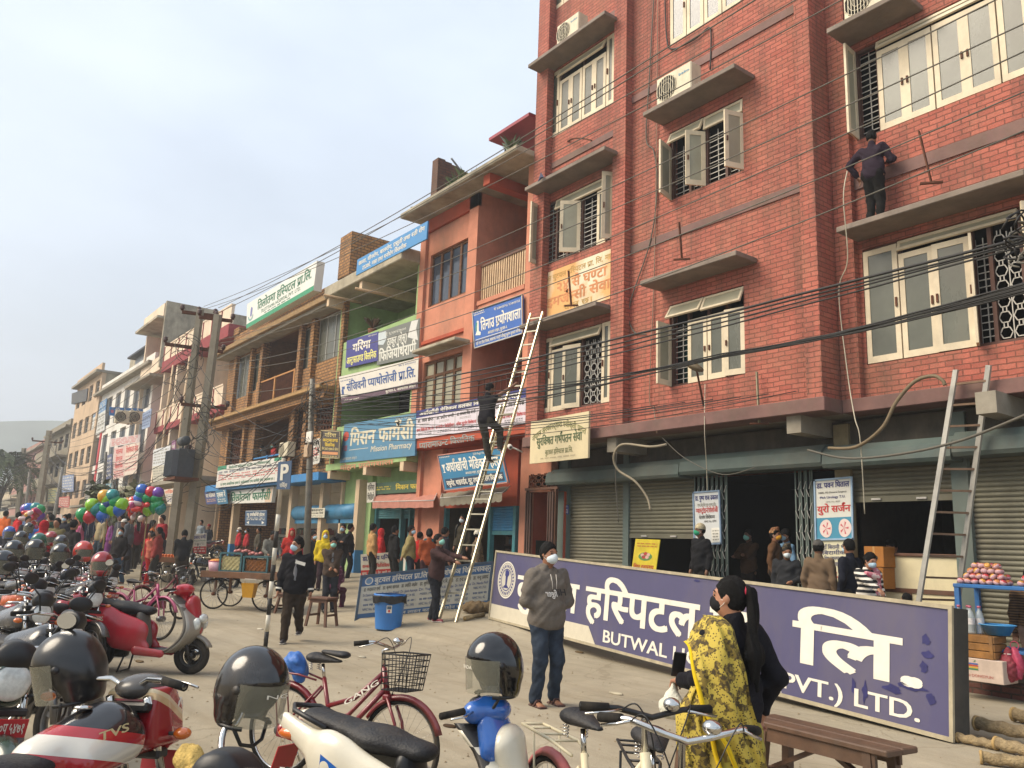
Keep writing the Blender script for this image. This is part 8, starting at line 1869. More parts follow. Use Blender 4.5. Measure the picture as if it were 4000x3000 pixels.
 if basket:
  def f(mb):
   x0,x1=wb-.13,wb+.08
   for k in range(7):
    z=.72+k*.042;e=.012*k
    mb.tube([(x0,-.12-e*.4,z),(x1+e*.4,-.12-e*.4,z),(x1+e*.4,.12+e*.4,z),(x0,.12+e*.4,z),(x0,-.12-e*.4,z)],.0035 if k<6 else.006,basket,4)
   for k in range(8):
    y=-.12+.24*k/7;mb.tube([(x0,y,.72),(x1,y,.72),(x1+.029,y*1.24,.972)],.0035,basket,4)
    x=x0+(x1-x0)*k/7;mb.tube([(x,-.149,.972),(x,-.12,.72),(x,.12,.72),(x,.149,.972)],.0035,basket,4)
  part('basket',o,f)
 if decal:
  s=Sign([(.02,-.026,.6),(.3,-.026,.78),(.32,-.026,.74),(.04,-.026,.56)],.004);s.n=Vector((0,-1,0));s.off=.001;s.text(decal,0,.1,1,.9,WHT,.02)
  for k,q in s.g.items():q.build('lettering',None,o)
 return o
def helmet(label,c,rz,dia=.27,shell=None,visor=True,txt=None,tilt=(0,0),full=False):
 """open face helmet, +X = front"""
 o=thing('helmet',label,'helmet',c,rz,'helmets hung on parked two wheelers',rot=(tilt[0],tilt[1],rz),scale=dia/.27);sm=shell or mat('#0e0e10',rough=.12,var=.15,coat=.5,dirt=.3,scale=5)
 def f(mb):
  S=SDF();S.ell((0,0,.01),(.142,.128,.138),.02);S.cone((-.03,0,-.06),(-.03,0,-.1),.118,.112,.05)
  if full:S.cone((.05,0,-.08),(.07,0,-.1),.09,.075,.05)
  S.ell((0.02,0,-.09),(.1,.098,.16),.01,None,'s')
  S.rbox((.13,0,-.03 if full else-.1),np.array([.1,.105,.05 if full else.12]),.03,.012,None,'s');S.cut((0,0,-.155),(.0,0,-1));S.put(mb,.0075,sm)
 part('shell',o,f)
 part('trim',o,lambda mb:mb.torus((-.012,0,-.148),.1,.009,(0,0,1),BLACK,26,6,a0=.9,a1=2*math.pi-.9));part('lining',o,lambda mb:SDF().ell((0.0,0,-.0),(.112,.104,.11),.01).put(mb,.012,mat('#1c1a1a',rough=.95)))
 if visor:
  vm=mat('#8d8a78',rough=.12,var=.2,alpha=.5,dirt=.3);mb=MB();mb.sheet(lambda u,v:(.146*math.cos((u-.5)*2.5)*(1-.1*(1-v)),.135*math.sin((u-.5)*2.5),-.135+.16*v),24,8,vm);vz=mb.build('visor',None,o)
  for sg in(-1,1):part('visor_pivot',o,lambda mb:mb.lathe([(0,0),(.018,0),(.016,.008),(0,.01)],(.03,sg*.124,.0),(0,sg,0),VBLK,14))
  if txt:
   mb=MB();V,Fo=deva(txt,.02);xs=[p[0]for p in V];x0,x1=min(xs),max(xs);mb.add([(.152*math.cos(-.5+(p[0]-x0)/(x1-x0)*.75),.141*math.sin(-.5+(p[0]-x0)/(x1-x0)*.75),-.02+.022*p[1])for p in V],Fo,WHT);mb.build('lettering',None,vz)
 part('chin_strap',o,lambda mb:mb.tube([(.02,.1,-.14),(.04,.06,-.21),(.05,0,-.225),(.04,-.06,-.21),(.02,-.1,-.14)],.008,BLACK,5))
 return o
def put(o,a,b,pa_,pb_,z0=None,scale=1,lean=0,nearer=None):
 """local point pa_ at picture point a (x, y, height); turned so that pb_ falls on picture column b[0]; nearer: pb_ closer to the camera than pa_"""
 A=PZ(a[0],a[1],a[2]);best=None;cc=camo.matrix_world.inverted()
 for k in range(720):
  hd=math.pi*2*k/720;R_=Euler((lean,0,hd)).to_matrix();B=A+R_@((Vector(pb_)-Vector(pa_))*scale);q=B-Vector((0,0,CAM_H));z=float(np.dot(q,FW))
  if z<.3:continue
  x=(2000+F_PX*float(np.dot(q,RT))/z)/PXS;e=abs(x-b[0]);nr=z<depth(A)
  if nearer is not None and nr!=nearer:e+=40
  elif nearer is None:e+=abs((1500-F_PX*float(np.dot(q,UP))/z)/PXS-b[1])*.5
  if best is None or e<best[0]:best=(e,hd)
 hd=best[1];o.scale=(scale,)*3;o.rotation_euler=(lean,0,hd);R_=Euler((lean,0,hd)).to_matrix();w_=A-(R_@(Vector(pa_)*scale));w_.z=float(gz(w_.x,w_.y))if z0 is None else z0
 o.location=w_;bpy.context.view_layer.update();return o
def spl(pts,n=6):
 P_=[Vector(p)for p in pts];out=[]
 for i in range(len(P_)-1):
  p0,p1,p2,p3=P_[max(i-1,0)],P_[i],P_[i+1],P_[min(i+2,len(P_)-1)]
  for k in range(n):t=k/n;out.append(.5*((2*p1)+(-p0+p2)*t+(2*p0-5*p1+4*p2-p3)*t*t+(-p0+3*p1-3*p2+p3)*t**3))
 return out+[P_[-1]]
LN=-.1
# foreground red, white and silver motorbike
tvs=bpy.data.materials.new('striped_tank_paint');tvs.use_nodes=True;nt=tvs.node_tree;N=nt.nodes;L=nt.links;b=N['Principled BSDF'];b.inputs['Roughness'].default_value=.22;b.inputs['Coat Weight'].default_value=.6
tc=N.new('ShaderNodeTexCoord');sp=N.new('ShaderNodeSeparateXYZ');L.new(tc.outputs['Object'],sp.inputs[0])
m1=N.new('ShaderNodeMath');m1.operation='MULTIPLY_ADD';m1.inputs[1].default_value=.28;L.new(sp.outputs['X'],m1.inputs[0]);L.new(sp.outputs['Z'],m1.inputs[2])
mr=N.new('ShaderNodeMapRange');mr.inputs['From Min'].default_value=.68;mr.inputs['From Max'].default_value=1.02;L.new(m1.outputs[0],mr.inputs['Value'])
r=N.new('ShaderNodeValToRGB');r.color_ramp.interpolation='CONSTANT';e=r.color_ramp.elements
e[0].color=lin('#b9b3a8')+(1,);e[1].position=.2;e[1].color=lin('#9f1a22')+(1,)
for p_,c_ in((.36,'#c9c4b8'),(.58,'#9f1a22'),(.7,'#141214')):q=e.new(p_);q.color=lin(c_)+(1,)
L.new(mr.outputs[0],r.inputs['Fac']);L.new(r.outputs['Color'],b.inputs['Base Color'])
cowlm=bpy.data.materials.new('striped_cowl_paint');cowlm.use_nodes=True;nt=cowlm.node_tree;N=nt.nodes;L=nt.links;b=N['Principled BSDF'];b.inputs['Roughness'].default_value=.25;b.inputs['Coat Weight'].default_value=.5
tc=N.new('ShaderNodeTexCoord');sp=N.new('ShaderNodeSeparateXYZ');L.new(tc.outputs['Object'],sp.inputs[0]);m1=N.new('ShaderNodeMath');m1.operation='MULTIPLY_ADD';m1.inputs[1].default_value=.55;L.new(sp.outputs['X'],m1.inputs[0]);L.new(sp.outputs['Z'],m1.inputs[2])
mr=N.new('ShaderNodeMapRange');mr.inputs['From Min'].default_value=1.0;mr.inputs['From Max'].default_value=1.35;L.new(m1.outputs[0],mr.inputs['Value']);r=N.new('ShaderNodeValToRGB');r.color_ramp.interpolation='CONSTANT';e=r.color_ramp.elements
e[0].color=lin('#8f1820')+(1,);e[1].position=.5;e[1].color=lin('#c2a57a')+(1,)
for p_,c_ in((.58,'#c9b894'),(.64,'#8f1820')):q=e.new(p_);q.color=lin(c_)+(1,)
L.new(mr.outputs[0],r.inputs['Fac']);L.new(r.outputs['Color'],b.inputs['Base Color'])
mA=motorbike('red, white and silver striped motorbike with a big clear headlight, nearest on the left',tank=tvs,cowl=cowlm,paint=mat('#b9b3a8',rough=.3,coat=.4,dirt=.2),sides=(1,))
put(mA,(368,1530,.87),(160,1548,.9),(.66,0,.87),(.12,0,.9),lean=-.06)
s=Sign([(.1,-.1455,.875),(.24,-.156,.89),(.24,-.158,.855),(.1,-.15,.84)],.004);s.n=Vector((0,-.9,.45)).normalized();s.off=.004;s.text('TVS',0,0,1,.9,INK('#c9b98a'),.02)
for k,q in s.g.items():q.build('lettering',None,mA)
HB=mat('#1b1a19',rough=.3,var=.2,coat=.3,dirt=.5,scale=4)
helmet('dusty black helmet with a scratched clear visor on the striped motorbike',DP(148,1437,3.62),math.radians(252),.275,HB,tilt=(0,.18))
# black motorbike at the bottom edge, mostly out of the picture
mB=motorbike('black motorbike at the bottom edge under the shiny black helmet',paint=PAINTS['black'],sides=());put(mB,(452,1712,.98),(700,1650,.98),(.4,0,.98),(1.3,0,.98),lean=LN,nearer=False)
iv=mB.matrix_world.inverted();part('mirror_stalk',mB,lambda mb:mb.tube(spl([iv@DP(*q)for q in((540,1500,3.35),(512,1560,3.3),(488,1572,3.25),(478,1610,3.2),(482,1690,3.1))]),.013,CHR,10))
helmet('shiny black helmet with a raised visor hung on a handlebar at the bottom',DP(548,1478,3.35),math.radians(28),.275,None,tilt=(.0,.12),txt='NG')
part('cloth',thing('rag','crumpled yellow cloth on the black motorbike at the bottom edge','cloth',DP(408,1640,2.95)),lambda mb:SDF().ell((0,0,0),(.07,.05,.05),.02).ell((.05,.02,-.03),(.05,.05,.04),.02).put(mb,.008,CL('#b59a5a',.3,20,.6),lambda X:.008*np.sin(X[...,0]*90+X[...,2]*50)*np.sin(X[...,1]*70)))
# white and blue scooter
SWH=mat('#cfc8b4',rough=.28,var=.06,coat=.5,dirt=.25);SBL=mat('#1f5aa8',rough=.22,var=.1,coat=.7,dirt=.15)
sA=scooter('white and blue scooter with a long black seat crossing the bottom of the picture',SWH,SWH,VBLK,decal=SBL,sides=());put(sA,(1046,1534,.87),(640,1582,.73),(.4,0,.99),(-.88,0,.83),scale=.88,lean=-.05)
part('blue_flash',sA,lambda mb:mb.sheet(lambda u,v:(-.5+.42*u,-.235+.02*abs(u-.5),.5+.1*v*(1-u)+.08*(1-u)),10,4,SBL));part('blue_cap',sA,lambda mb:SDF().cone((.5,.0,.82),(.46,0,.92),.12,.1,.05,(.62,1.5,1)).put(mb,.012,SBL))
helmet('black helmet with a silver grey visor lettered HONDA on the white and blue scooter',DP(1067,1432,4.0),math.radians(266),.265,None,txt='HONDA')
# red scooter in side view
SRD=mat('#a81f2c',rough=.3,var=.12,coat=.4,dirt=.45,scale=4);SSL=mat('#9a958b',rough=.35,metal=.3,var=.1,dirt=.4)
sB=scooter('red and silver scooter seen from the side behind the dusty helmet',SRD,SSL,mat('#57534c',rough=.6,var=.15,dirt=.4));put(sB,(414,1416,.22),(196,1405,.22),(.62,0,.22),(-.56,0,.22),lean=-.04,nearer=False)
# bicycles
MRD=mat('#6d1620',rough=.3,var=.1,coat=.3,dirt=.25);PNKF=mat('#a03c66',rough=.4,var=.1,dirt=.3);CRMF=mat('#cfc4a4',rough=.4,var=.1,dirt=.4)
bA=bicycle('maroon bicycle with a black wire basket and two saddles in the foreground',MRD,basket=BLACK,double=True,bar='curved',decal='GANG');put(bA,(612,1574,.31),(864,1592,.31),(-.53,0,.33),(.53,0,.33),scale=.93,lean=-.06,nearer=True)
bB=bicycle('cream white bicycle with a black saddle at the bottom centre',CRMF,bar='flat',fend=mat('#a85a58',rough=.5,dirt=.4));put(bB,(1255,1556,.87),(1408,1535,1.0),(-.25,0,.87),(.37,0,1.0),scale=1.0,lean=-.05)
bC=bicycle('bicycle with a chrome handlebar and bell cut off by the bottom edge',VBLK,bar='curved');put(bC,(1482,1612,.98),(1640,1705,.98),(.37,0,1.0),(1.2,0,1.0),lean=-.05)
bD=bicycle('pink bicycle behind the red and silver scooter',PNKF,bar='curved');put(bD,(250,1330,.33),(348,1355,.33),(-.53,0,.33),(.53,0,.33),lean=-.06)
bE=bicycle('dark red bicycle with a small basket facing the fruit cart',mat('#6a2028',rough=.4,dirt=.3),basket=BLACK,bar='flat');put(bE,(302,1312,.33),(392,1312,.33),(-.53,0,.33),(.53,0,.33),lean=-.06)
BG=mat('#2f62a8',rough=.45,var=.15,scale=12,bump=.4)
part('bag',thing('plastic_bag','crumpled blue plastic bag on the rack of the maroon bicycle','bag',bA.matrix_world@Vector((-.5,0,.83))),lambda mb:SDF().ell((0,0,0),(.1,.07,.07),.03).ell((.05,.03,-.06),(.06,.05,.09),.03).put(mb,.009,BG,lambda X:.01*np.sin(X[...,0]*70+X[...,2]*60)*np.sin(X[...,1]*60)))
# rows of parked motorbikes on the left
mC=motorbike('black motorbike with a shiny chrome crash guard at the left edge',guard=True,paint=PAINTS['black']);put(mC,(96,1318,.88),(30,1312,.88),(.55,0,.88),(-.1,0,.88),lean=LN)
mD=motorbike('dark red motorbike with a rounded glossy tank behind the red and silver scooter',paint=mat('#8a1a20',rough=.2,coat=.7,dirt=.2));put(mD,(212,1284,.9),(130,1290,.9),(.55,0,.88),(-.1,0,.88),lean=LN)
rr=random.Random(3);base=motorbike('black and orange motorbike in the second rank at the left edge',paint=PAINTS['orange']);put(base,(85,1280,.9),(20,1278,.9),(.55,0,.88),(-.1,0,.88),lean=LN)
spots=[(40,1262,'blue'),(150,1258,'black'),(95,1250,'grey'),(20,1246,'black'),(165,1240,'darkred'),(70,1236,'black'),(120,1231,'blue'),(8,1230,'navy'),(45,1225,'black'),(150,1224,'black'),(90,1219,'grey'),(25,1215,'darkred'),(62,1211,'black'),(112,1210,'green'),(8,1207,'blue'),(138,1208,'black'),(84,1204,'orange'),(40,1201,'black'),(20,1192,'grey'),(60,1194,'black'),(100,1197,'navy'),(140,1274,'black'),(8,1300,'grey'),(188,1246,'black'),(30,1346,'black')]
hd0=base.rotation_euler.z
for i,(px,py,c)in enumerate(spots):
 p=PZ(px,py,.95);lab='%s motorbike in the left parking rank, handlebar %s'%(c,['under a helmet','turned left','turned right','level'][i%4]);p.z=float(gz(p.x,p.y))
 d_=depth(p);copy_tree(base,p,hd0+rr.uniform(-.15,.15),'parked %s motorbike, number %d back from the crash guard bike'%(c,i+1)if False else '%s motorbike parked in the left rank, %s'%(c,('close behind the crash guard bike','beyond the dark red tank','in the middle of the rank','near the red hooded walker','far back among the crowd')[min(4,int((d_-9)/4))]),None,{PAINTS['orange']:PAINTS[c]},rot=(LN,0,hd0+rr.uniform(-.15,.15)))
HC=[mat(c,rough=.15,coat=.6,var=.15,dirt=.2)for c in('#101012','#101012','#1f4a9a','#0f5a48','#8a1c20','#1a1a1c','#b0342a','#2a2a30')]
hs=[(30,1190,11.8,0,'glossy black helmet at the left edge on the second rank'),(76,1187,12.2,1,'round black helmet right of the one at the left edge'),(130,1196,12.5,5,'black helmet below the black coated man'),(180,1190,12.6,6,'red and grey helmet on the dark red motorbike rank'),(220,1217,10.6,4,'red and black patterned helmet nearest the red scooter'),(84,1168,16,3,'dark green helmet farther back in the rank'),(45,1163,17,1,'small black helmet in the third rank at left'),(20,1150,20,2,'blue helmet far back at the left edge'),(110,1163,17.5,4,'small dark red helmet beside the green one'),(132,1172,16.5,7,'dark grey helmet near the red hooded walker'),(62,1140,24,0,'tiny black helmet among the distant bikes'),(8,1215,10.5,5,'half hidden black helmet at the very left edge')]
for(px,py,d_,k,lbl)in hs:helmet(lbl,DP(px,py,d_),math.radians(rr.uniform(-60,20)),.28,HC[k],full=k in(6,4))
# tail of a dark green bike at the left bottom edge
mE=motorbike('dark green motorbike tail with a red number plate at the left edge',paint=PAINTS['green']);put(mE,(30,1510,.8),(-60,1500,.8),(.64,0,.8),(-.2,0,.8),lean=LN)
# bikes beyond, right of the fruit cart
for(px,py,c,lb)in((452,1212,'black','black motorbike parked nose out beside the peanut cart'),(436,1196,'darkred','dark red motorbike behind the black one near the peanut cart'),(120,1150,'white','white motorbike ridden far back in the street')):
 p=PZ(px,py,1.0)if py>1190 else DP(px,py,32);p.z=float(gz(p.x,p.y));copy_tree(base,p,0,lb,None,{PAINTS['orange']:PAINTS[c]},rot=(LN,0,-1.9+rr.uniform(-.2,.2)))
 # ================= carts, stalls, balloons, trees and small things
 # blue bin
g=G(838,1359);o=thing('dustbin','tall blue plastic bin with a black liner at the kerb','bin',g);BLB=mat('#2f76c0',rough=.45,var=.08,dirt=.2)
part('bucket',o,lambda mb:mb.lathe([(0,0),(.245,0),(.25,.02),(.3,.62),(.315,.63),(.315,.66),(.29,.66)],(0,0,0),(0,0,1),BLB,32))
def f(mb):
 def fn(u,v):
  a=2*math.pi*u;r=.322+.012*math.sin(a*9)+.008*math.sin(a*17+v*4);return((r-.03*(v>.8))*math.cos(a),(r-.03*(v>.8))*math.sin(a),.5+.17*v+.02*math.sin(a*5)*(1-v))if v<.85 else(.27*math.cos(a),.27*math.sin(a),.66-.25*(v-.85)*4)
 mb.sheet(fn,60,10,mat('#141416',rough=.35,var=.2,bump=.4))
part('bin_liner',o,f)
cd=Vector((-g.x,-g.y,0)).normalized();s=Sign([cd*.295+Vector((0,0,.46))+Vector((-cd.y,cd.x,0))*-.05,cd*.295+Vector((0,0,.46))+Vector((-cd.y,cd.x,0))*.05,cd*.285+Vector((0,0,.32))+Vector((-cd.y,cd.x,0))*.05,cd*.285+Vector((0,0,.32))+Vector((-cd.y,cd.x,0))*-.05],.004);s.n=cd;s.off=.004;s.rect(0,0,1,1,WHT,0);s.rect(.1,.5,.9,.9,INK('#4a5a6a'),1);s.rect(.3,.1,.7,.42,REDI,1)
for k,q in s.g.items():q.build('sticker',None,o)
# stools and benches
def stool(lbl,px,py,rz,h=.5,w_=.36,nm='stool',L_=None,dark=None):
 g=G(px,py);o=thing(nm,lbl,'stool' if nm=='stool' else 'bench',g,rz);m_=dark or WOOD;L_=L_ or w_
 part('seat',o,lambda mb:mb.box(-L_/2-.03,L_/2+.03,-w_/2-.02,w_/2+.02,h-.035,h,m_,.006))
 for sx in(-1,1):
  for sy in(-1,1):part('leg',o,lambda mb:mb.bar((sx*(L_/2+.02),sy*(w_/2+.02),0),(sx*(L_/2-.04),sy*(w_/2-.04),h-.036),.045,.045,m_))
  part('stretcher',o,lambda mb:mb.bar((sx*(L_/2-.005),-w_/2,h*.38),(sx*(L_/2-.005),w_/2,h*.38),.03,.04,m_))
 for sy in(-1,1):part('rail',o,lambda mb:mb.box(-L_/2,L_/2,sy*(w_/2-.03)-.015,sy*(w_/2-.03)+.015,h-.1,h-.036,m_))
 return o
stool('worn wooden stool beside the man in the brown jacket',694,1352,.6,.55,.4);stool('low wooden stool partly behind the walking man',620,1326,.3,.45,.34)
BW=mat('#553d2c',rough=.55,var=.35,dirt=.25,scale=6)
def bench(lbl,a,b,h,w_,za=None):
 A=PZ(a[0],a[1],h);B=PZ(b[0],b[1],h);c=(A+B)/2;d=B-A;L_=d.length;o=thing('bench',lbl,'bench',(c.x,c.y,0),math.atan2(d.y,d.x))
 for y in(-w_*.25,w_*.25):part('plank',o,lambda mb:mb.box(-L_/2,L_/2,y-w_*.24,y+w_*.24,h-.04,h,BW,.008))
 for sx in(-1,1):
  for sy in(-1,1):part('leg',o,lambda mb:mb.bar((sx*(L_/2-.12),sy*(w_/2-.02),0),(sx*(L_/2-.16),sy*(w_/2-.05),h-.041),.06,.06,BW))
  part('brace',o,lambda mb:mb.bar((sx*(L_/2-.13),0,h*.35),(sx*(L_/2-.65),0,h-.06),.05,.03,BW));part('crossbar',o,lambda mb:mb.bar((sx*(L_/2-.13),-w_/2,h*.32),(sx*(L_/2-.13),w_/2,h*.32),.05,.04,BW))
 for sy in(-1,1):part('apron',o,lambda mb:mb.box(-L_/2+.1,L_/2-.1,sy*(w_/2-.04)-.014,sy*(w_/2-.04)+.014,h-.13,h-.041,BW))
 return o
bench('long dark wooden bench behind the woman in the yellow shawl',(1640,1545),(1950,1618),.5,.34);bench('short end of a wooden bench showing left of the yellow shawl',(1468,1512),(1570,1535),.5,.3)
# peanut cart
g=G(532,1316);cz=g;rz=math.atan2(RT[1],RT[0])-.12
o=thing('vendor_cart','wooden peanut cart on spoked wheels with a yellow bucket slung under it','cart',cz,rz);CW=mat('#6d4a30',rough=.75,var=.3,dirt=.4,scale=5)
part('deck',o,lambda mb:[mb.box(-.88,.88,-.5+i*.2,-.31+i*.2,.78,.81,CW,.006)for i in range(5)]);part('frame',o,lambda mb:(mb.box(-.9,.9,-.54,-.51,.7,.84,CW,.006),mb.box(-.9,.9,.5,.53,.7,.84,CW,.006),mb.box(-.93,-.9,-.54,.53,.7,.84,CW,.006),mb.box(.9,.93,-.54,.53,.7,.84,CW,.006)))
for x in(-.62,.62):
 for y in(-.42,.42):
  w_=part('wheel',o,lambda mb:(mb.lathe([(0,-.05),(.04,-.05),(.04,.05),(0,.05)],(x,y,.34),(0,1,0),RUST,12),[mb.tube([(x,y,.34),(x+.31*math.cos(a),y,.34+.31*math.sin(a))],.004,IRON,4)for a in np.linspace(0,6.28,17)[:-1]]))
  part('tyre',w_,lambda mb:mb.torus((x,y,.34),.32,.02,m=RUBBER,n=36,k=7));part('axle_post',o,lambda mb:mb.bar((x,y*.9,.34),(x,y*.9,.7),.05,.05,CW))
def glassbox(lbl,x,y,w_,d,h,fill,name='glass_case'):
 p=Matrix.Translation(cz)@Matrix.Rotation(rz,4,'Z')@Vector((x,y,.84));b=thing(name,lbl,'display case',p,rz);TQ=mat('#2f5a5f',rough=.5,dirt=.2)
 def f(mb):
  for sx in(-1,1):
   for sy in(-1,1):mb.box(sx*w_/2-.02,sx*w_/2+.02,sy*d/2-.02,sy*d/2+.02,0,h,TQ)
  for z in(0,h-.03):
   for sy in(-1,1):mb.box(-w_/2+.02,w_/2-.02,sy*d/2-.021,sy*d/2+.021,z,z+.03,TQ)
   for sx in(-1,1):mb.box(sx*w_/2-.021,sx*w_/2+.021,-d/2+.021,d/2-.021,z,z+.03,TQ)
  mb.box(-w_/2,w_/2,-d/2,d/2,h-.001,h+.01,TQ)
 part('case_frame',b,f)
 part('filling',b,lambda mb:SDF().rbox((0,0,h*.42),np.array([w_*.46,d*.46,h*.4]),.03).put(mb,.016,fill,lambda X:.012*np.sin(X[...,0]*60)*np.sin(X[...,2]*55+X[...,1]*40)))
glassbox('glass case of pale puffed snacks on the left of the peanut cart',-.3,-.2,.5,.42,.42,mat('#b5a878',rough=.9,var=.35,scale=30,bump=.6));glassbox('glass case filled with brown peanuts on the right of the peanut cart',.3,-.2,.56,.42,.36,mat('#8a5a34',rough=.9,var=.5,scale=45,bump=.8))
def onc(x,y,z):return Matrix.Translation(cz)@Matrix.Rotation(rz,4,'Z')@Vector((x,y,z))
o2=thing('bucket','square yellow bucket hanging under the peanut cart','bucket',onc(.28,-.56,.3),rz);part('pail',o2,lambda mb:mb.loft([[(sx*w_,sy*w_*.8,z)for sx,sy in((-1,-1),(1,-1),(1,1),(-1,1))]for w_,z in((.11,0),(.15,.3),(.16,.31))],mat('#c8901c',rough=.4,var=.1,dirt=.15),smooth=False));part('bucket_handle',o2,lambda mb:mb.tube([(-.15,0,.3),(-.13,0,.4),(.13,0,.4),(.15,0,.3)],.008,IRON,5))
o2=thing('plastic_tub','pink and white tub of snacks at the left end of the peanut cart','tub',onc(-.72,-.22,.812),rz);part('tub',o2,lambda mb:mb.lathe([(0,0),(.16,0),(.19,.24),(0,.24)],(0,0,0),(0,0,1),mat('#c9a0a8',rough=.4,var=.3,scale=4),20));part('snacks',o2,lambda mb:mb.ell((0,0,.24),(.17,.17,.06),mat('#c98a4a',rough=.9,var=.4,scale=40,bump=.6),8));part('tub_lid',o2,lambda mb:mb.torus((0,0,.24),.185,.012,(0,0,1),mat('#b0405c',rough=.4),24,6))
PKR=mat('#b06a62',rough=.35,var=.35,scale=18,bump=.4)
for i in range(14):
 x=-.25+.085*(i%7)+random.uniform(-.02,.02);y=-.28+.16*(i//7);p=onc(x,y,(1.27 if x<0 else 1.22)+.02*(i%2))
 tag(part('snack_packet',None,lambda mb:SDF().ell((0,0,.03),(.055,.05,.035),.01).put(mb,.012,PKR,lambda X:.004*np.sin(X[...,0]*130))),'pink twist of snacks piled on the glass cases of the peanut cart','snack packet','snack packets on the peanut cart').location=p
 # fruit cart at the left
g2_=DP(388,1215,26.3);g2_.z=float(gz(g2_.x,g2_.y));o=thing('vendor_cart','low wooden fruit cart on bicycle wheels in front of the leaning poles','cart',g2_,rz)
part('deck',o,lambda mb:mb.box(-.95,.95,-.5,.5,.72,.78,CW,.01));part('frame',o,lambda mb:(mb.box(-.97,.97,-.53,-.501,.68,.84,CW),mb.box(-.97,.97,.501,.53,.68,.84,CW)))
for x in(-.6,.6):
 for y in(-.52,.52):
  w_=part('wheel',o,lambda mb:[mb.tube([(x,y,.36),(x+.33*math.cos(a),y,.36+.33*math.sin(a))],.004,IRON,4)for a in np.linspace(0,6.28,15)[:-1]]);part('tyre',w_,lambda mb:mb.torus((x,y,.36),.34,.02,m=RUBBER,n=32,k=6))
ORA=mat('#c8641c',rough=.5,var=.15,scale=20,bump=.2)
for i in range(36):
 p=Matrix.Translation(g2_)@Matrix.Rotation(rz,4,'Z')@Vector((-.6+.1*(i%9),-.35+.12*((i//9)%3),.82+.07*(i//27)));q=MB();q.ell((0,0,0),(.05,.05,.046),ORA,5);q=q.build('orange');q.location=p;tag(q,'orange fruit heaped on the low wooden fruit cart','fruit','oranges on the fruit cart')
 # fruit stall on the right
Yf=11.55;xa,xb_=P(2068,1270,Yf).x,P(2225,1290,Yf).x;zt=P(2100,1262,Yf).z
o=thing('fruit_stall','blue painted table with a lower shelf at the right edge in front of the shutter','stall',((xa+xb_)/2+.3,Yf+.3,.17));BT=mat('#24609a',rough=.5,var=.15,dirt=.3);hw=(xb_-xa)/2+.35;h_=zt-.17
part('table_top',o,lambda mb:mb.box(-hw,hw,-.32,.32,h_-.05,h_,BT,.008));part('shelf',o,lambda mb:mb.box(-hw,hw,-.3,.3,.42,.46,BT,.006))
for sx in(-1,1):
 for sy in(-1,1):part('leg',o,lambda mb:mb.box(sx*(hw-.04)-.03,sx*(hw-.04)+.03,sy*.28-.03,sy*.28+.03,0,h_-.051,BT))
AP=[mat(c,rough=.3,var=.35,scale=9,coat=.2)for c in('#b5483c','#c8923c','#b0363c','#c07a40')];NET=mat('#c8a0a4',rough=.7,var=.3,scale=60,bump=.5);k=0
ap0=MB();ap0.lathe([(0,-.03),(.02,-.036),(.036,-.02),(.04,0),(.034,.022),(.018,.032),(.006,.028),(0,.022)],(0,0,0),(0,0,1),AP[0],14);am_=ap0.mesh('apple')
nt0=MB();nt0.lathe([(0,-.034),(.03,-.034),(.044,-.012),(.045,.006),(.04,.012)],(0,0,0),(0,0,1),NET,12);nm_=nt0.mesh('foam_net')
for(x0,n,lay,lbl,net)in((xa+.04,7,4,'pink wrapped apple in the left heap on the blue stall',True),(xa+.78,7,4,'red and yellow apple in the right heap on the blue stall',False)):
 for L_ in range(lay):
  for i in range(n-L_):
   for j in range(3-(L_>1)):
    p=Vector((x0+.045*L_+.088*i+random.uniform(-.01,.01),Yf+.04+.09*j+.03*L_,zt+.04+.068*L_));q=bpy.data.objects.new('apple',am_);COL.objects.link(q);q.location=p;q.rotation_euler=(random.uniform(-.8,.4),random.uniform(-.5,.5),random.uniform(0,6));tag(q,lbl,'apple','apples on the blue stall')
    q.material_slots[0].link='OBJECT';q.material_slots[0].material=AP[k%4];k+=1
    if net or(i+j)%3==0:
     e=bpy.data.objects.new('foam_net',nm_);COL.objects.link(e);e.parent=q
def bottle(lbl,p,s=1):
 o=thing('water_bottle',lbl,'bottle',p,group='water bottles on the crate',scale=s);part('bottle',o,lambda mb:mb.lathe([(0,0),(.042,0),(.045,.02),(.043,.06),(.045,.1),(.043,.14),(.045,.18),(.03,.24),(.016,.26),(.016,.285)],(0,0,0),(0,0,1),mat('#b9c0c0',rough=.08,var=.1,alpha=.55),18))
 part('label',o,lambda mb:mb.lathe([(.0462,.1),(.0462,.17)],(0,0,0),(0,0,1),mat('#c9c4c0',rough=.4,var=.3,scale=30),18));part('cap',o,lambda mb:mb.lathe([(0,.28),(.019,.28),(.019,.305),(0,.305)],(0,0,0),(0,0,1),mat('#b05a6c',rough=.4),14))
zc2=P(2085,1368,Yf-.1).z
for i in range(4):bottle('clear water bottle with a pink cap standing on the worn crate',(P(2072+12*i,1368,Yf-.05).x,Yf-.02+.1*(i%2),zc2-.0),1.15)
WC=mat('#8a6236',rough=.8,var=.4,dirt=.4,scale=5)
x0,x1=P(2060,1390,Yf-.2).x,P(2148,1390,Yf-.2).x;zl_=P(2080,1418,Yf-.2).z
o=thing('crate','worn brown wooden crate under the water bottles','crate',(x0,Yf-.2,zl_));part('panel',o,lambda mb:[mb.box(0,x1-x0,0,.34,i*(zc2-zl_)/3+.003,(i+1)*(zc2-zl_)/3-.006,WC,.004)for i in range(3)]);part('post',o,lambda mb:[mb.box(x-.02,x+.02,-.012,-.001,0,zc2-zl_,WC)for x in(.04,x1-x0-.04)])
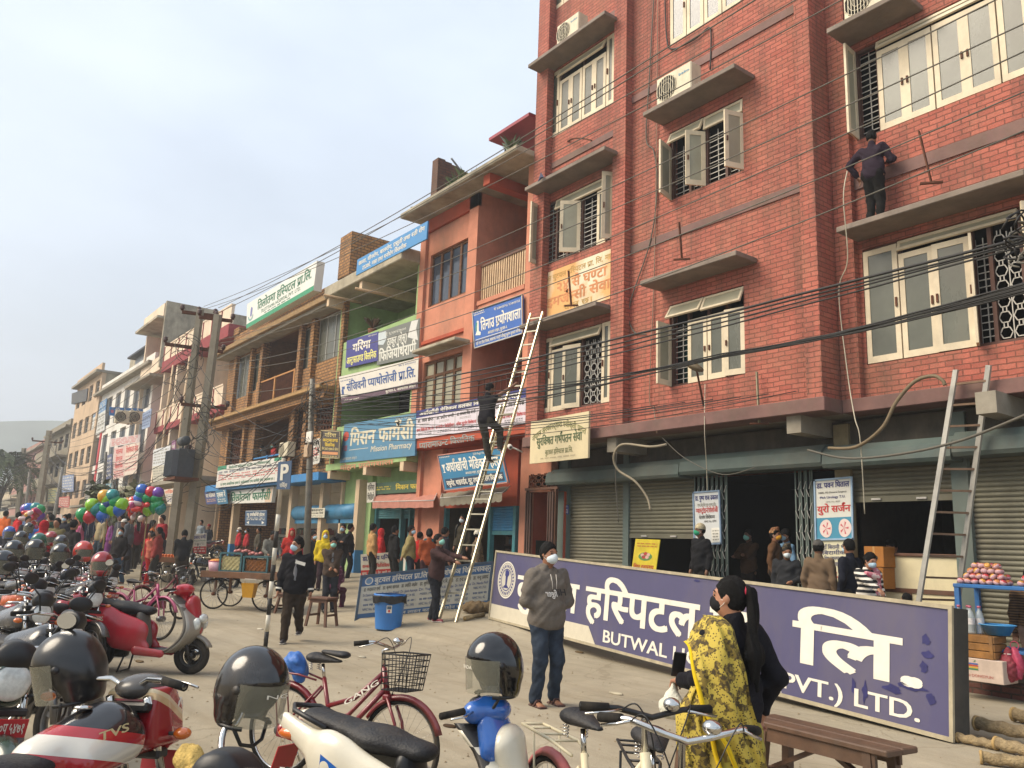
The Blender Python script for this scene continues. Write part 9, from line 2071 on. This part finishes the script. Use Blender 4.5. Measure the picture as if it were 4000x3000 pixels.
zb_=P(2080,1468,Yf-.25).z;o=thing('cardboard_box','white carton with two striped apples printed on it under the brown crate','box',(x0,Yf-.25,zb_));H_=zl_-zb_-.004;W2=x1-x0+.1
part('carton',o,lambda mb:mb.box(0,W2,0,.4,0,H_,mat('#c4b0a0',rough=.8,var=.12,dirt=.35),.006))
s=Sign([(0,-.001,H_),(W2,-.001,H_),(W2,-.001,0),(0,-.001,0)],.005);s.n=Vector((0,-1,0));s.off=.003
for cu_ in(.18,.42):
 for j,c in enumerate(('#3f7a4a','#c8a02c','#b5442c','#4a5a9a')):s.poly([(cu_-.1+.0*j,.5+.08*j),(cu_+.1,.5+.08*j),(cu_+.09,.56+.08*j),(cu_-.09,.56+.08*j)],INK(c))
 s.poly([(cu_,.84),(cu_+.04,.94),(cu_+.06,.9)],INK('#3f7a4a'))
s.text('YANTAI DONGYUN',.05,.2,.8,.32,INK('#b5685c'),.01)
for k_,q in s.g.items():q.build('lettering',None,o)
o=thing('basin','light blue enamel basin on the shelf of the blue stall','basin',(P(2152,1365,Yf).x,Yf+.05,P(2152,1372,Yf).z));part('bowl',o,lambda mb:mb.lathe([(0,0),(.13,0),(.2,.12),(.215,.125),(.19,.115),(.12,.015),(0,.015)],(0,0,0),(0,0,1),mat('#2f78b0',rough=.35,var=.1),28));part('rim',o,lambda mb:mb.torus((0,0,.126),.21,.007,(0,0,1),mat('#4a8fc0',rough=.35),28,6))
o=thing('sack','red netted bag of fruit beside the white carton','bag',(P(2172,1440,Yf-.1).x,Yf-.05,P(2172,1476,Yf-.1).z));part('bag',o,lambda mb:SDF().ell((0,0,.17),(.11,.1,.17),.03).cone((0,0,.3),(.02,0,.4),.04,.03,.05).put(mb,.011,mat('#8a2f3a',rough=.5,var=.4,scale=30,bump=.5),lambda X:.008*np.sin(X[...,0]*80)*np.sin(X[...,2]*70)));part('bag_tie',o,lambda mb:mb.torus((.012,0,.35),.036,.008,(0,0,1),WHITE,12,5))
o=thing('sack','pink plastic bag hanging beside the red netted bag','bag',(P(2192,1420,Yf).x,Yf+.02,P(2192,1470,Yf).z));part('bag',o,lambda mb:SDF().ell((0,0,.2),(.1,.08,.2),.03).put(mb,.011,mat('#b0405c',rough=.4,var=.3,scale=20,bump=.5),lambda X:.009*np.sin(X[...,0]*70+X[...,2]*30)));part('bag_handle',o,lambda mb:mb.torus((0,0,.42),.05,.006,(0,1,0),mat('#b0405c'),14,5))
# cardboard boxes by the counter
CB=mat('#a06a34',rough=.85,var=.12,dirt=.2)
for i,(y0,y1,lb)in enumerate(((1224,1180,'upper brown carton with holes stacked beside the counter'),(1270,1225,'lower brown carton stacked beside the counter'))):
 a=P(1868,y0,YG-.3);b=P(1910,y0,YG-.3);zt_=P(1868,y1,YG-.3).z;o=thing('cardboard_box',lb,'box',(a.x,YG-.3,a.z));part('carton',o,lambda mb:mb.box(0,b.x-a.x,0,.35,0.002,zt_-a.z,CB,.005));part('hole',o,lambda mb:mb.lathe([(0,0),(.035,0)],((b.x-a.x)*.6,-.003,(zt_-a.z)*.45),(0,-1,0),BLACK,14));part('tape',o,lambda mb:mb.box((b.x-a.x)*.45,(b.x-a.x)*.55,-.002,.0,.003,zt_-a.z,mat('#b58a52',rough=.3)))
 # logs, stick, sacks on the ground
LOG=mat('#8f7d5e',rough=.9,var=.45,dirt=.5,scale=9,bump=1);LOGE=mat('#a58a5c',rough=.9,var=.25,scale=20)
for i,(a,b,r,lb)in enumerate((((2110,1590),(2260,1622),.075,'longest pale log lying at the right edge'),((2068,1605),(2150,1622),.05,'thin log nearest the end of the purple sign'),((2152,1622),(2270,1650),.065,'log lying just below the longest one'),((2118,1652),(2260,1672),.06,'dark log at the bottom right corner'),((2190,1560),(2290,1580),.08,'upright leaning log stub at the right edge'))):
 A=G(*a);B=G(*b);o=thing('log',lb,'log',A);d=B-A;up=Vector((0,0,r*(1.0 if i!=0 else 1.6)));part('bark',o,lambda mb:mb.tube([up+d*(t/10)+Vector((0,0,.008*math.sin(t*2)))-Vector((0,0,float(0)))for t in range(11)],[r*.8*(1+.05*math.sin(t*1.7+i))for t in range(11)],LOG,12,cap=False));part('cut_end',o,lambda mb:mb.tube([up-d.normalized()*.002,up+d.normalized()*.02],r*.97,LOGE,12))
a,b=G(1003,1342),G(1045,1333);o=thing('stick','pale cut pole lying at the left end of the purple sign','log',a);part('bark',o,lambda mb:mb.tube([Vector((0,0,.05)),(b-a)*.5+Vector((0,0,.055)),b-a+Vector((0,0,.05))],.045,LOG,10));part('cut_end',o,lambda mb:mb.tube([Vector((0,0,.05))-(b-a)*.004,Vector((0,0,.05))+(b-a)*.01],.043,LOGE,10))
SK=mat('#6b5a42',rough=.95,var=.25,scale=30,bump=.7,dirt=.3)
for(px,py,s_,lb)in((1022,1325,1,'brown tied sack lying behind the pale cut pole'),(1045,1324,.9,'second brown sack touching the end of the purple sign')):
 g=G(px,py);o=thing('sack',lb,'sack',g,.4,scale=s_);part('bag',o,lambda mb:SDF().ell((0,0,.12),(.26,.17,.13),.03).ell((.12,.05,.13),(.16,.14,.12),.05).put(mb,.014,SK,lambda X:.012*np.sin(X[...,0]*34+X[...,1]*20)*np.sin(X[...,2]*30)));part('neck',o,lambda mb:SDF().cone((-.22,0,.11),(-.36,.02,.13),.06,.03,.03).put(mb,.012,SK))
 # balloons
BCOL=dict(blue='#1f5ab0',teal='#127a78',green='#0f8a4a',lime='#7fb51c',purple='#6a3a9a',red='#b51c2c',yellow='#c8941c',navy='#1c3a7a')
BM={k:mat(c,rough=.12,var=.15,coat=.4,scale=3)for k,c in BCOL.items()};BDOT=mat('#c9c9a0',rough=.2)
def balloon(px,py,dep,c,dia,grp,tail=None):
 o=thing('balloon','%s balloon %s'%(c,grp[0]),'balloon',DP(px,py,dep),random.uniform(0,6),grp[1],scale=dia)
 part('skin',o,lambda mb:mb.lathe([(0,.5),(.2,.48),(.38,.36),(.48,.16),(.5,0),(.45,-.2),(.32,-.38),(.14,-.52),(.03,-.58),(0,-.58)],(0,0,0),(0,0,1),BM[c],22));part('knot',o,lambda mb:mb.lathe([(.01,-.57),(.05,-.64),(0,-.63)],(0,0,0),(0,0,1),BM[c],10))
 part('string',o,lambda mb:mb.tube([(0,0,-.6),(.05,.02,-1.3),(.0,0,-2.2)],.008,WHITE,4))
gA=('in the bunch held over the orange vested seller','balloons of the middle bunch');gB=('in the tall bunch in front of the leaning poles','balloons of the right bunch');gC=('in the distant bunch at the left','balloons of the far bunch')
for px,py,c in((179,1111,'green'),(193,1116,'red'),(209,1100,'teal'),(199,1091,'lime'),(222,1113,'blue'),(226,1072,'yellow'),(233,1078,'lime'),(243,1071,'teal'),(248,1084,'green'),(243,1099,'lime'),(262,1090,'lime'),(236,1088,'navy'),(229,1097,'green'),(257,1100,'blue')):balloon(px,py,22,c,.36,gA)
for px,py,c in((307,1058,'blue'),(301,1077,'blue'),(319,1076,'green'),(338,1077,'green'),(341,1065,'purple'),(326,1063,'red'),(305,1068,'teal'),(342,1091,'green'),(333,1095,'green'),(320,1101,'lime'),(309,1094,'red'),(297,1092,'red'),(346,1098,'teal'),(288,1085,'red')):balloon(px,py,25,c,.36,gB)
for px,py,c in((56,1100,'purple'),(66,1103,'blue'),(72,1109,'teal'),(86,1101,'green'),(77,1097,'teal'),(85,1115,'purple'),(73,1108,'red'),(62,1098,'blue')):balloon(px,py,31,c,.4,gC)
def toys(lbl,px,py,dep,R,seed):
 rr=random.Random(seed);o=thing('toy_balloons',lbl,'balloon',DP(px,py,dep));cs=['#b51c2c','#c8322c','#c9b5b0','#d0962c','#a83a6a']
 for i in range(16):
  a=rr.uniform(0,6.28);r=R*rr.uniform(.2,1);p=Vector((r*math.cos(a),r*.6*math.sin(a),rr.uniform(-.3,.3)));d=Vector((rr.uniform(-1,1),rr.uniform(-1,1),rr.uniform(-.6,.6))).normalized()*rr.uniform(.2,.42);part('long_balloon',o,lambda mb:mb.tube([p-d*.5,p-d*.42,p,p+d*.42,p+d*.5],[.02,.07,.085,.07,.02],mat(rr.choice(cs),rough=.15,coat=.4,var=.1),9))
toys('cluster of red and white long balloons under the tall balloon bunch',290,1102,25,.62,1);toys('cluster of red and yellow long balloons in the far bunch',66,1122,30,.6,2)
for(px,dep,lb)in((231,22,'thin pole carrying the middle balloon bunch'),(318,25,'thin pole carrying the tall balloon bunch'),(72,31,'thin pole carrying the far balloon bunch')):
 b=DP(px,1130,dep);b.z=float(gz(b.x,b.y));t=DP(px+3,1085,dep);tag(part('bamboo_pole',None,lambda mb:mb.tube([b,t],.018,mat('#8a7a4a',rough=.7),6)),lb,'pole')
 # trees
def tree(lbl,px,py_base,py_top,dep,R,seed,col,nleaf=2600,name='broadleaf_tree',palm=False,leafs=.16,flat=.7):
 rr=random.Random(seed);b=DP(px,py_base,dep);b.z=float(gz(b.x,b.y));t=DP(px,py_top,dep);H_=t.z-b.z;o=thing(name,lbl,'tree',b);BK=mat('#4a3d2e',rough=.95,var=.3,bump=.4);LM=[mat(c,rough=.7,var=.35,scale=3)for c in col]
 tr=MB();tr.tube([(0,0,0),(.05,0,H_*.3),(0,.05,H_*.62)],[R*.07+.05,R*.05+.04,R*.03+.03],BK,8);tips=[]
 for i in range(9):
  a=i*2.4;e=Vector((R*.7*math.cos(a)*rr.uniform(.4,1),R*.7*math.sin(a)*rr.uniform(.4,1),H_*rr.uniform(.6,.95)));tr.tube([(0,.03,H_*rr.uniform(.35,.6)),e*.6+Vector((0,0,H_*.22)),e],[R*.03+.02,.025,.012],BK,5);tips.append(e)
 tr.build('trunk',None,o);cr=MB();cl=[]
 for i in range(26 if not palm else 0):
  a=rr.uniform(0,6.28);r=R*math.sqrt(rr.random());z=H_*(.72+.28*rr.uniform(-1,1)*flat*math.sqrt(max(.05,1-(r/R)**2)));cl.append((Vector((r*math.cos(a),r*math.sin(a),z)),R*rr.uniform(.16,.34),rr.randrange(len(LM))))
 for i in range(nleaf if not palm else 0):
  c,q,mi_=cl[i%len(cl)];d=Vector((rr.gauss(0,1),rr.gauss(0,1),rr.gauss(0,.8))).normalized()*q*rr.random()**.45;p=c+d;u=Vector((rr.gauss(0,1),rr.gauss(0,1),rr.gauss(0,.6)-.3)).normalized()*leafs*rr.uniform(.6,1.2);v=u.cross(Vector((rr.gauss(0,1),rr.gauss(0,1),rr.gauss(0,1)))).normalized()*leafs*.32
  cr.add([p,p+u*.5+v,p+u,p+u*.5-v],[(0,1,2,3)],LM[mi_ if rr.random()<.8 else rr.randrange(len(LM))])
 if palm:
  for i in range(18):
   a=i*2.4;up_=rr.uniform(-.1,.9);pts=[Vector((R*t*math.cos(a),R*t*math.sin(a),H_*.95+R*(up_*t-.9*t*t)))for t in np.linspace(0,1,8)]
   for k in range(7):
    for sg in(-1,1):
     for m_ in range(3):p=pts[k].lerp(pts[k+1],m_/3);n_=Vector((-math.sin(a),math.cos(a),-.5))*sg*R*.22*(1-.6*k/7);cr.add([p,p+n_+(pts[k+1]-pts[k])*.6,p+n_*.9+(pts[k+1]-pts[k])*.9,p+(pts[k+1]-pts[k])*.18],[(0,1,2,3)],LM[(i+m_)%len(LM)])
 cr.build('crown',None,o)
G1=('#5a6a4a','#6e7d54','#4c5a40','#828c66')
tree('small street tree with drooping dusty leaves behind the middle balloons',256,1130,1018,33,1.35,1,('#5a5f3c','#6b6a48','#484d30','#7a7654'),1500,leafs=.34,flat=.75)
tree('round dusty tree among the far poles at the left',66,1112,1040,120,5.4,2,G1,2200,leafs=.5);tree('darker tree at the far left end of the street',22,1110,1052,150,6.2,3,G1,1800,leafs=.6);tree('pale tree right of the round dusty tree',112,1106,1062,125,3.8,5,G1,1300,leafs=.5)
tree('palm tree cut off by the left picture edge',-6,1110,985,75,3.4,4,('#55603c','#3f4a2c'),0,'palm_tree',True)
# rooftop things
BR=OLDB
a=P(926,470,Yo+.1);zt_=P(930,358,Yo+.3).z;o=thing('brick_parapet','ragged old brick wall standing on the roof of the orange house','wall',(a.x,Yo+.2,zroof+.16))
part('wall',o,lambda mb:[mb.box(0,.25,y,y+.25,0,(zt_-zroof-.16)*(1-.02*k),BR)for k,y in enumerate(np.arange(0,3.6,.25))]);part('pier',o,lambda mb:mb.box(-.03,.32,-.06,-.002,0,zt_-zroof-.2,BR))
def pots(lbl,p,R,H_,seed,col=('#3f5230','#55683a','#6a7a4a')):
 rr=random.Random(seed);o=thing('potted_plant',lbl,'plant',p);mb=MB();LM=[mat(c,rough=.7,var=.3)for c in col]
 for i in range(60):
  a=rr.uniform(0,6.28);l=H_*rr.uniform(.5,1);e=Vector((math.cos(a)*R*rr.random(),math.sin(a)*R*rr.random(),l));q=Vector((-math.sin(a),math.cos(a),0))*.035;mb.add([-q*.4,q*.4,e*.6+q,e+Vector((e.x*.5,e.y*.5,-.12*l)),e*.6-q],[(0,1,2,3,4)],rr.choice(LM))
 mb.build('leaves',None,o);part('pot',o,lambda mb:mb.lathe([(0,-.25),(.12,-.25),(.17,0),(0,0)],(0,0,0),(0,0,1),mat('#7a4a36',rough=.8),14))
pots('leafy plant spilling over the roof edge of the orange house',(P(985,400,Yo).x,Yo+.1,zroof+.42),.5,.7,1);pots('tall plant behind the brick wall on the orange roof',(P(1018,375,Yo+.5).x,Yo+.5,zroof+.45),.5,1.1,2);pots('plant under the red canopy beside the brick hospital',(P(1112,320,Yo+.2).x,Yo+.1,P(1112,332,Yo+.2).z),.3,.5,3,('#4a5a3a','#8a9a8a','#55603c'));pots('dry plant on the upper ledge of the green house',(P(812,690,Yn+.4).x,Yn+.3,zs2+1.0+.25),.3,.5,4,('#6a4a34','#5a4a34'))
c0,c1=P(1057,305,Yo-.2),P(1143,262,Yo-.2);o=thing('canopy','small dark red tin canopy above the roof of the orange house','canopy',c0);e=c1-c0
part('sheet',o,lambda mb:(mb.box(0,e.x,-.02,2.4,.55*0+0,.09,mat('#8a2c3a',rough=.6,var=.15)),mb.box(0.02,e.x,0,2.4,.0901,.11,mat('#5a5a58',rough=.5,metal=.4))));
for x in(.1,e.x-.1):part('post',o,lambda mb:mb.tube([(x,.5,0),(x,.5,-(c0.z-zroof-.16))],.03,mat('#26262c',rough=.6)))
o=thing('pipe','grey rain spout sticking out of the orange roof','pipe',P(925,446,Yo-.3));part('pipe',o,lambda mb:mb.tube([(.2,.4,0),(-.35,-.3,0),(-.42,-.35,0),(-.42,-.35,-.18)],.035,mat('#5a5f60',rough=.6)))
o=thing('pipe','steel pole slanting off the roof of the orange house','pipe',P(1008,385,Yo+.3));part('pipe',o,lambda mb:mb.tube([(0,0,0),P(975,342,Yo-.4)-P(1008,385,Yo+.3)],.03,mat('#77797a',rough=.4,metal=.5)))
for(p,q,lb)in(((836,637),(802,620),'pale concrete spout on the green roof edge'),((764,650),(716,634),'pale concrete spout at the right end of the ochre eave')):
 a=P(*p,Yn-.4);d=Vector((-.25,-1.0,.05));o=thing('pipe',lb,'pipe',a);part('pipe',o,lambda mb:mb.tube([(0,.3,0),d],.05,mat('#a58a6a',rough=.8)))
o=thing('cctv_camera','white security camera between the orange house and the cream board','camera',P(1098+8,966,12.0));part('housing',o,lambda mb:mb.lathe([(0,0),(.055,0),(.06,.02),(.06,.26),(.05,.28),(0,.28)],(-.1,0,.03),(.8,-.5,-.2),WHITE,14));part('camera_lens',o,lambda mb:mb.ell((.13,-.14,-.03),(.035,.035,.035),BLACK,8));part('mount',o,lambda mb:mb.tube([(-.02,.02,0),(.1,.25,-.1)],.02,WHITE))
o=thing('kite','torn dark kite caught on the ledge wires at the top left of the brick hospital','kite',P(1168,382,YW-.7));part('sail',o,lambda mb:mb.add([(0,0,.12),(.1,.03,-.03),(-.14,.02,-.08),(.02,-.02,-.02)],[(0,1,3),(0,3,2),(1,2,3)],mat('#3a3f5a',rough=.7)))
# ground grit and litter
rr=random.Random(9);gr=MB();GM=mat('#8a7b62',rough=1,var=.35,scale=3)
for i in range(2600):
 d_=5.2+18*rr.random()**1.7;px=rr.uniform(-20,2200);q=DP(px,1180,d_);z=float(gz(q.x,q.y));r_=rr.uniform(.004,.016)*(1.6 if rr.random()<.06 else 1)
 if q.y>11.6:continue
 p=Vector((q.x,q.y,z+r_*.2));gr.add([p+Vector((r_*rr.uniform(.7,1.2),0,0)),p+Vector((0,r_,0)),p+Vector((-r_,0,0)),p+Vector((0,-r_*rr.uniform(.7,1.2),0)),p+Vector((0,0,r_*rr.uniform(.5,.9)))],[(0,1,4),(1,2,4),(2,3,4),(3,0,4)],GM)
tag(gr.build('gravel'),kind='stuff')
for i,(px,py,c,lb)in enumerate(((968,1570,'#3f3022','flattened brown rag on the ground near the basket bicycle'),(1250,1410,'#5a4a34','dry twig scrap on the ground below the purple sign'),(300,1430,'#6b5a42','small heap of dirt by the front wheel of the red and silver scooter'),(780,1420,'#9a9484','scrap of paper on the open ground'),(1020,1395,'#8a8272','crumpled wrapper on the ground left of the hoodie man'),(1330,1500,'#a59c86','pale pebble like wrapper right of the hoodie man'),(560,1360,'#b0aa9a','torn white wrapper near the striped post'))):
 g=G(px,py);tag(part(('rag','twig','dirt_clod','paper_scrap','wrapper','wrapper','wrapper')[i],None,lambda mb:SDF().ell((0,0,.008),(.07+.02*(i%3),.04,.016),.01).ell((.05,.02,.008),(.04,.03,.014),.02).put(mb,.009,mat(c,rough=.95,var=.3,scale=20))),lb,'litter').location=g
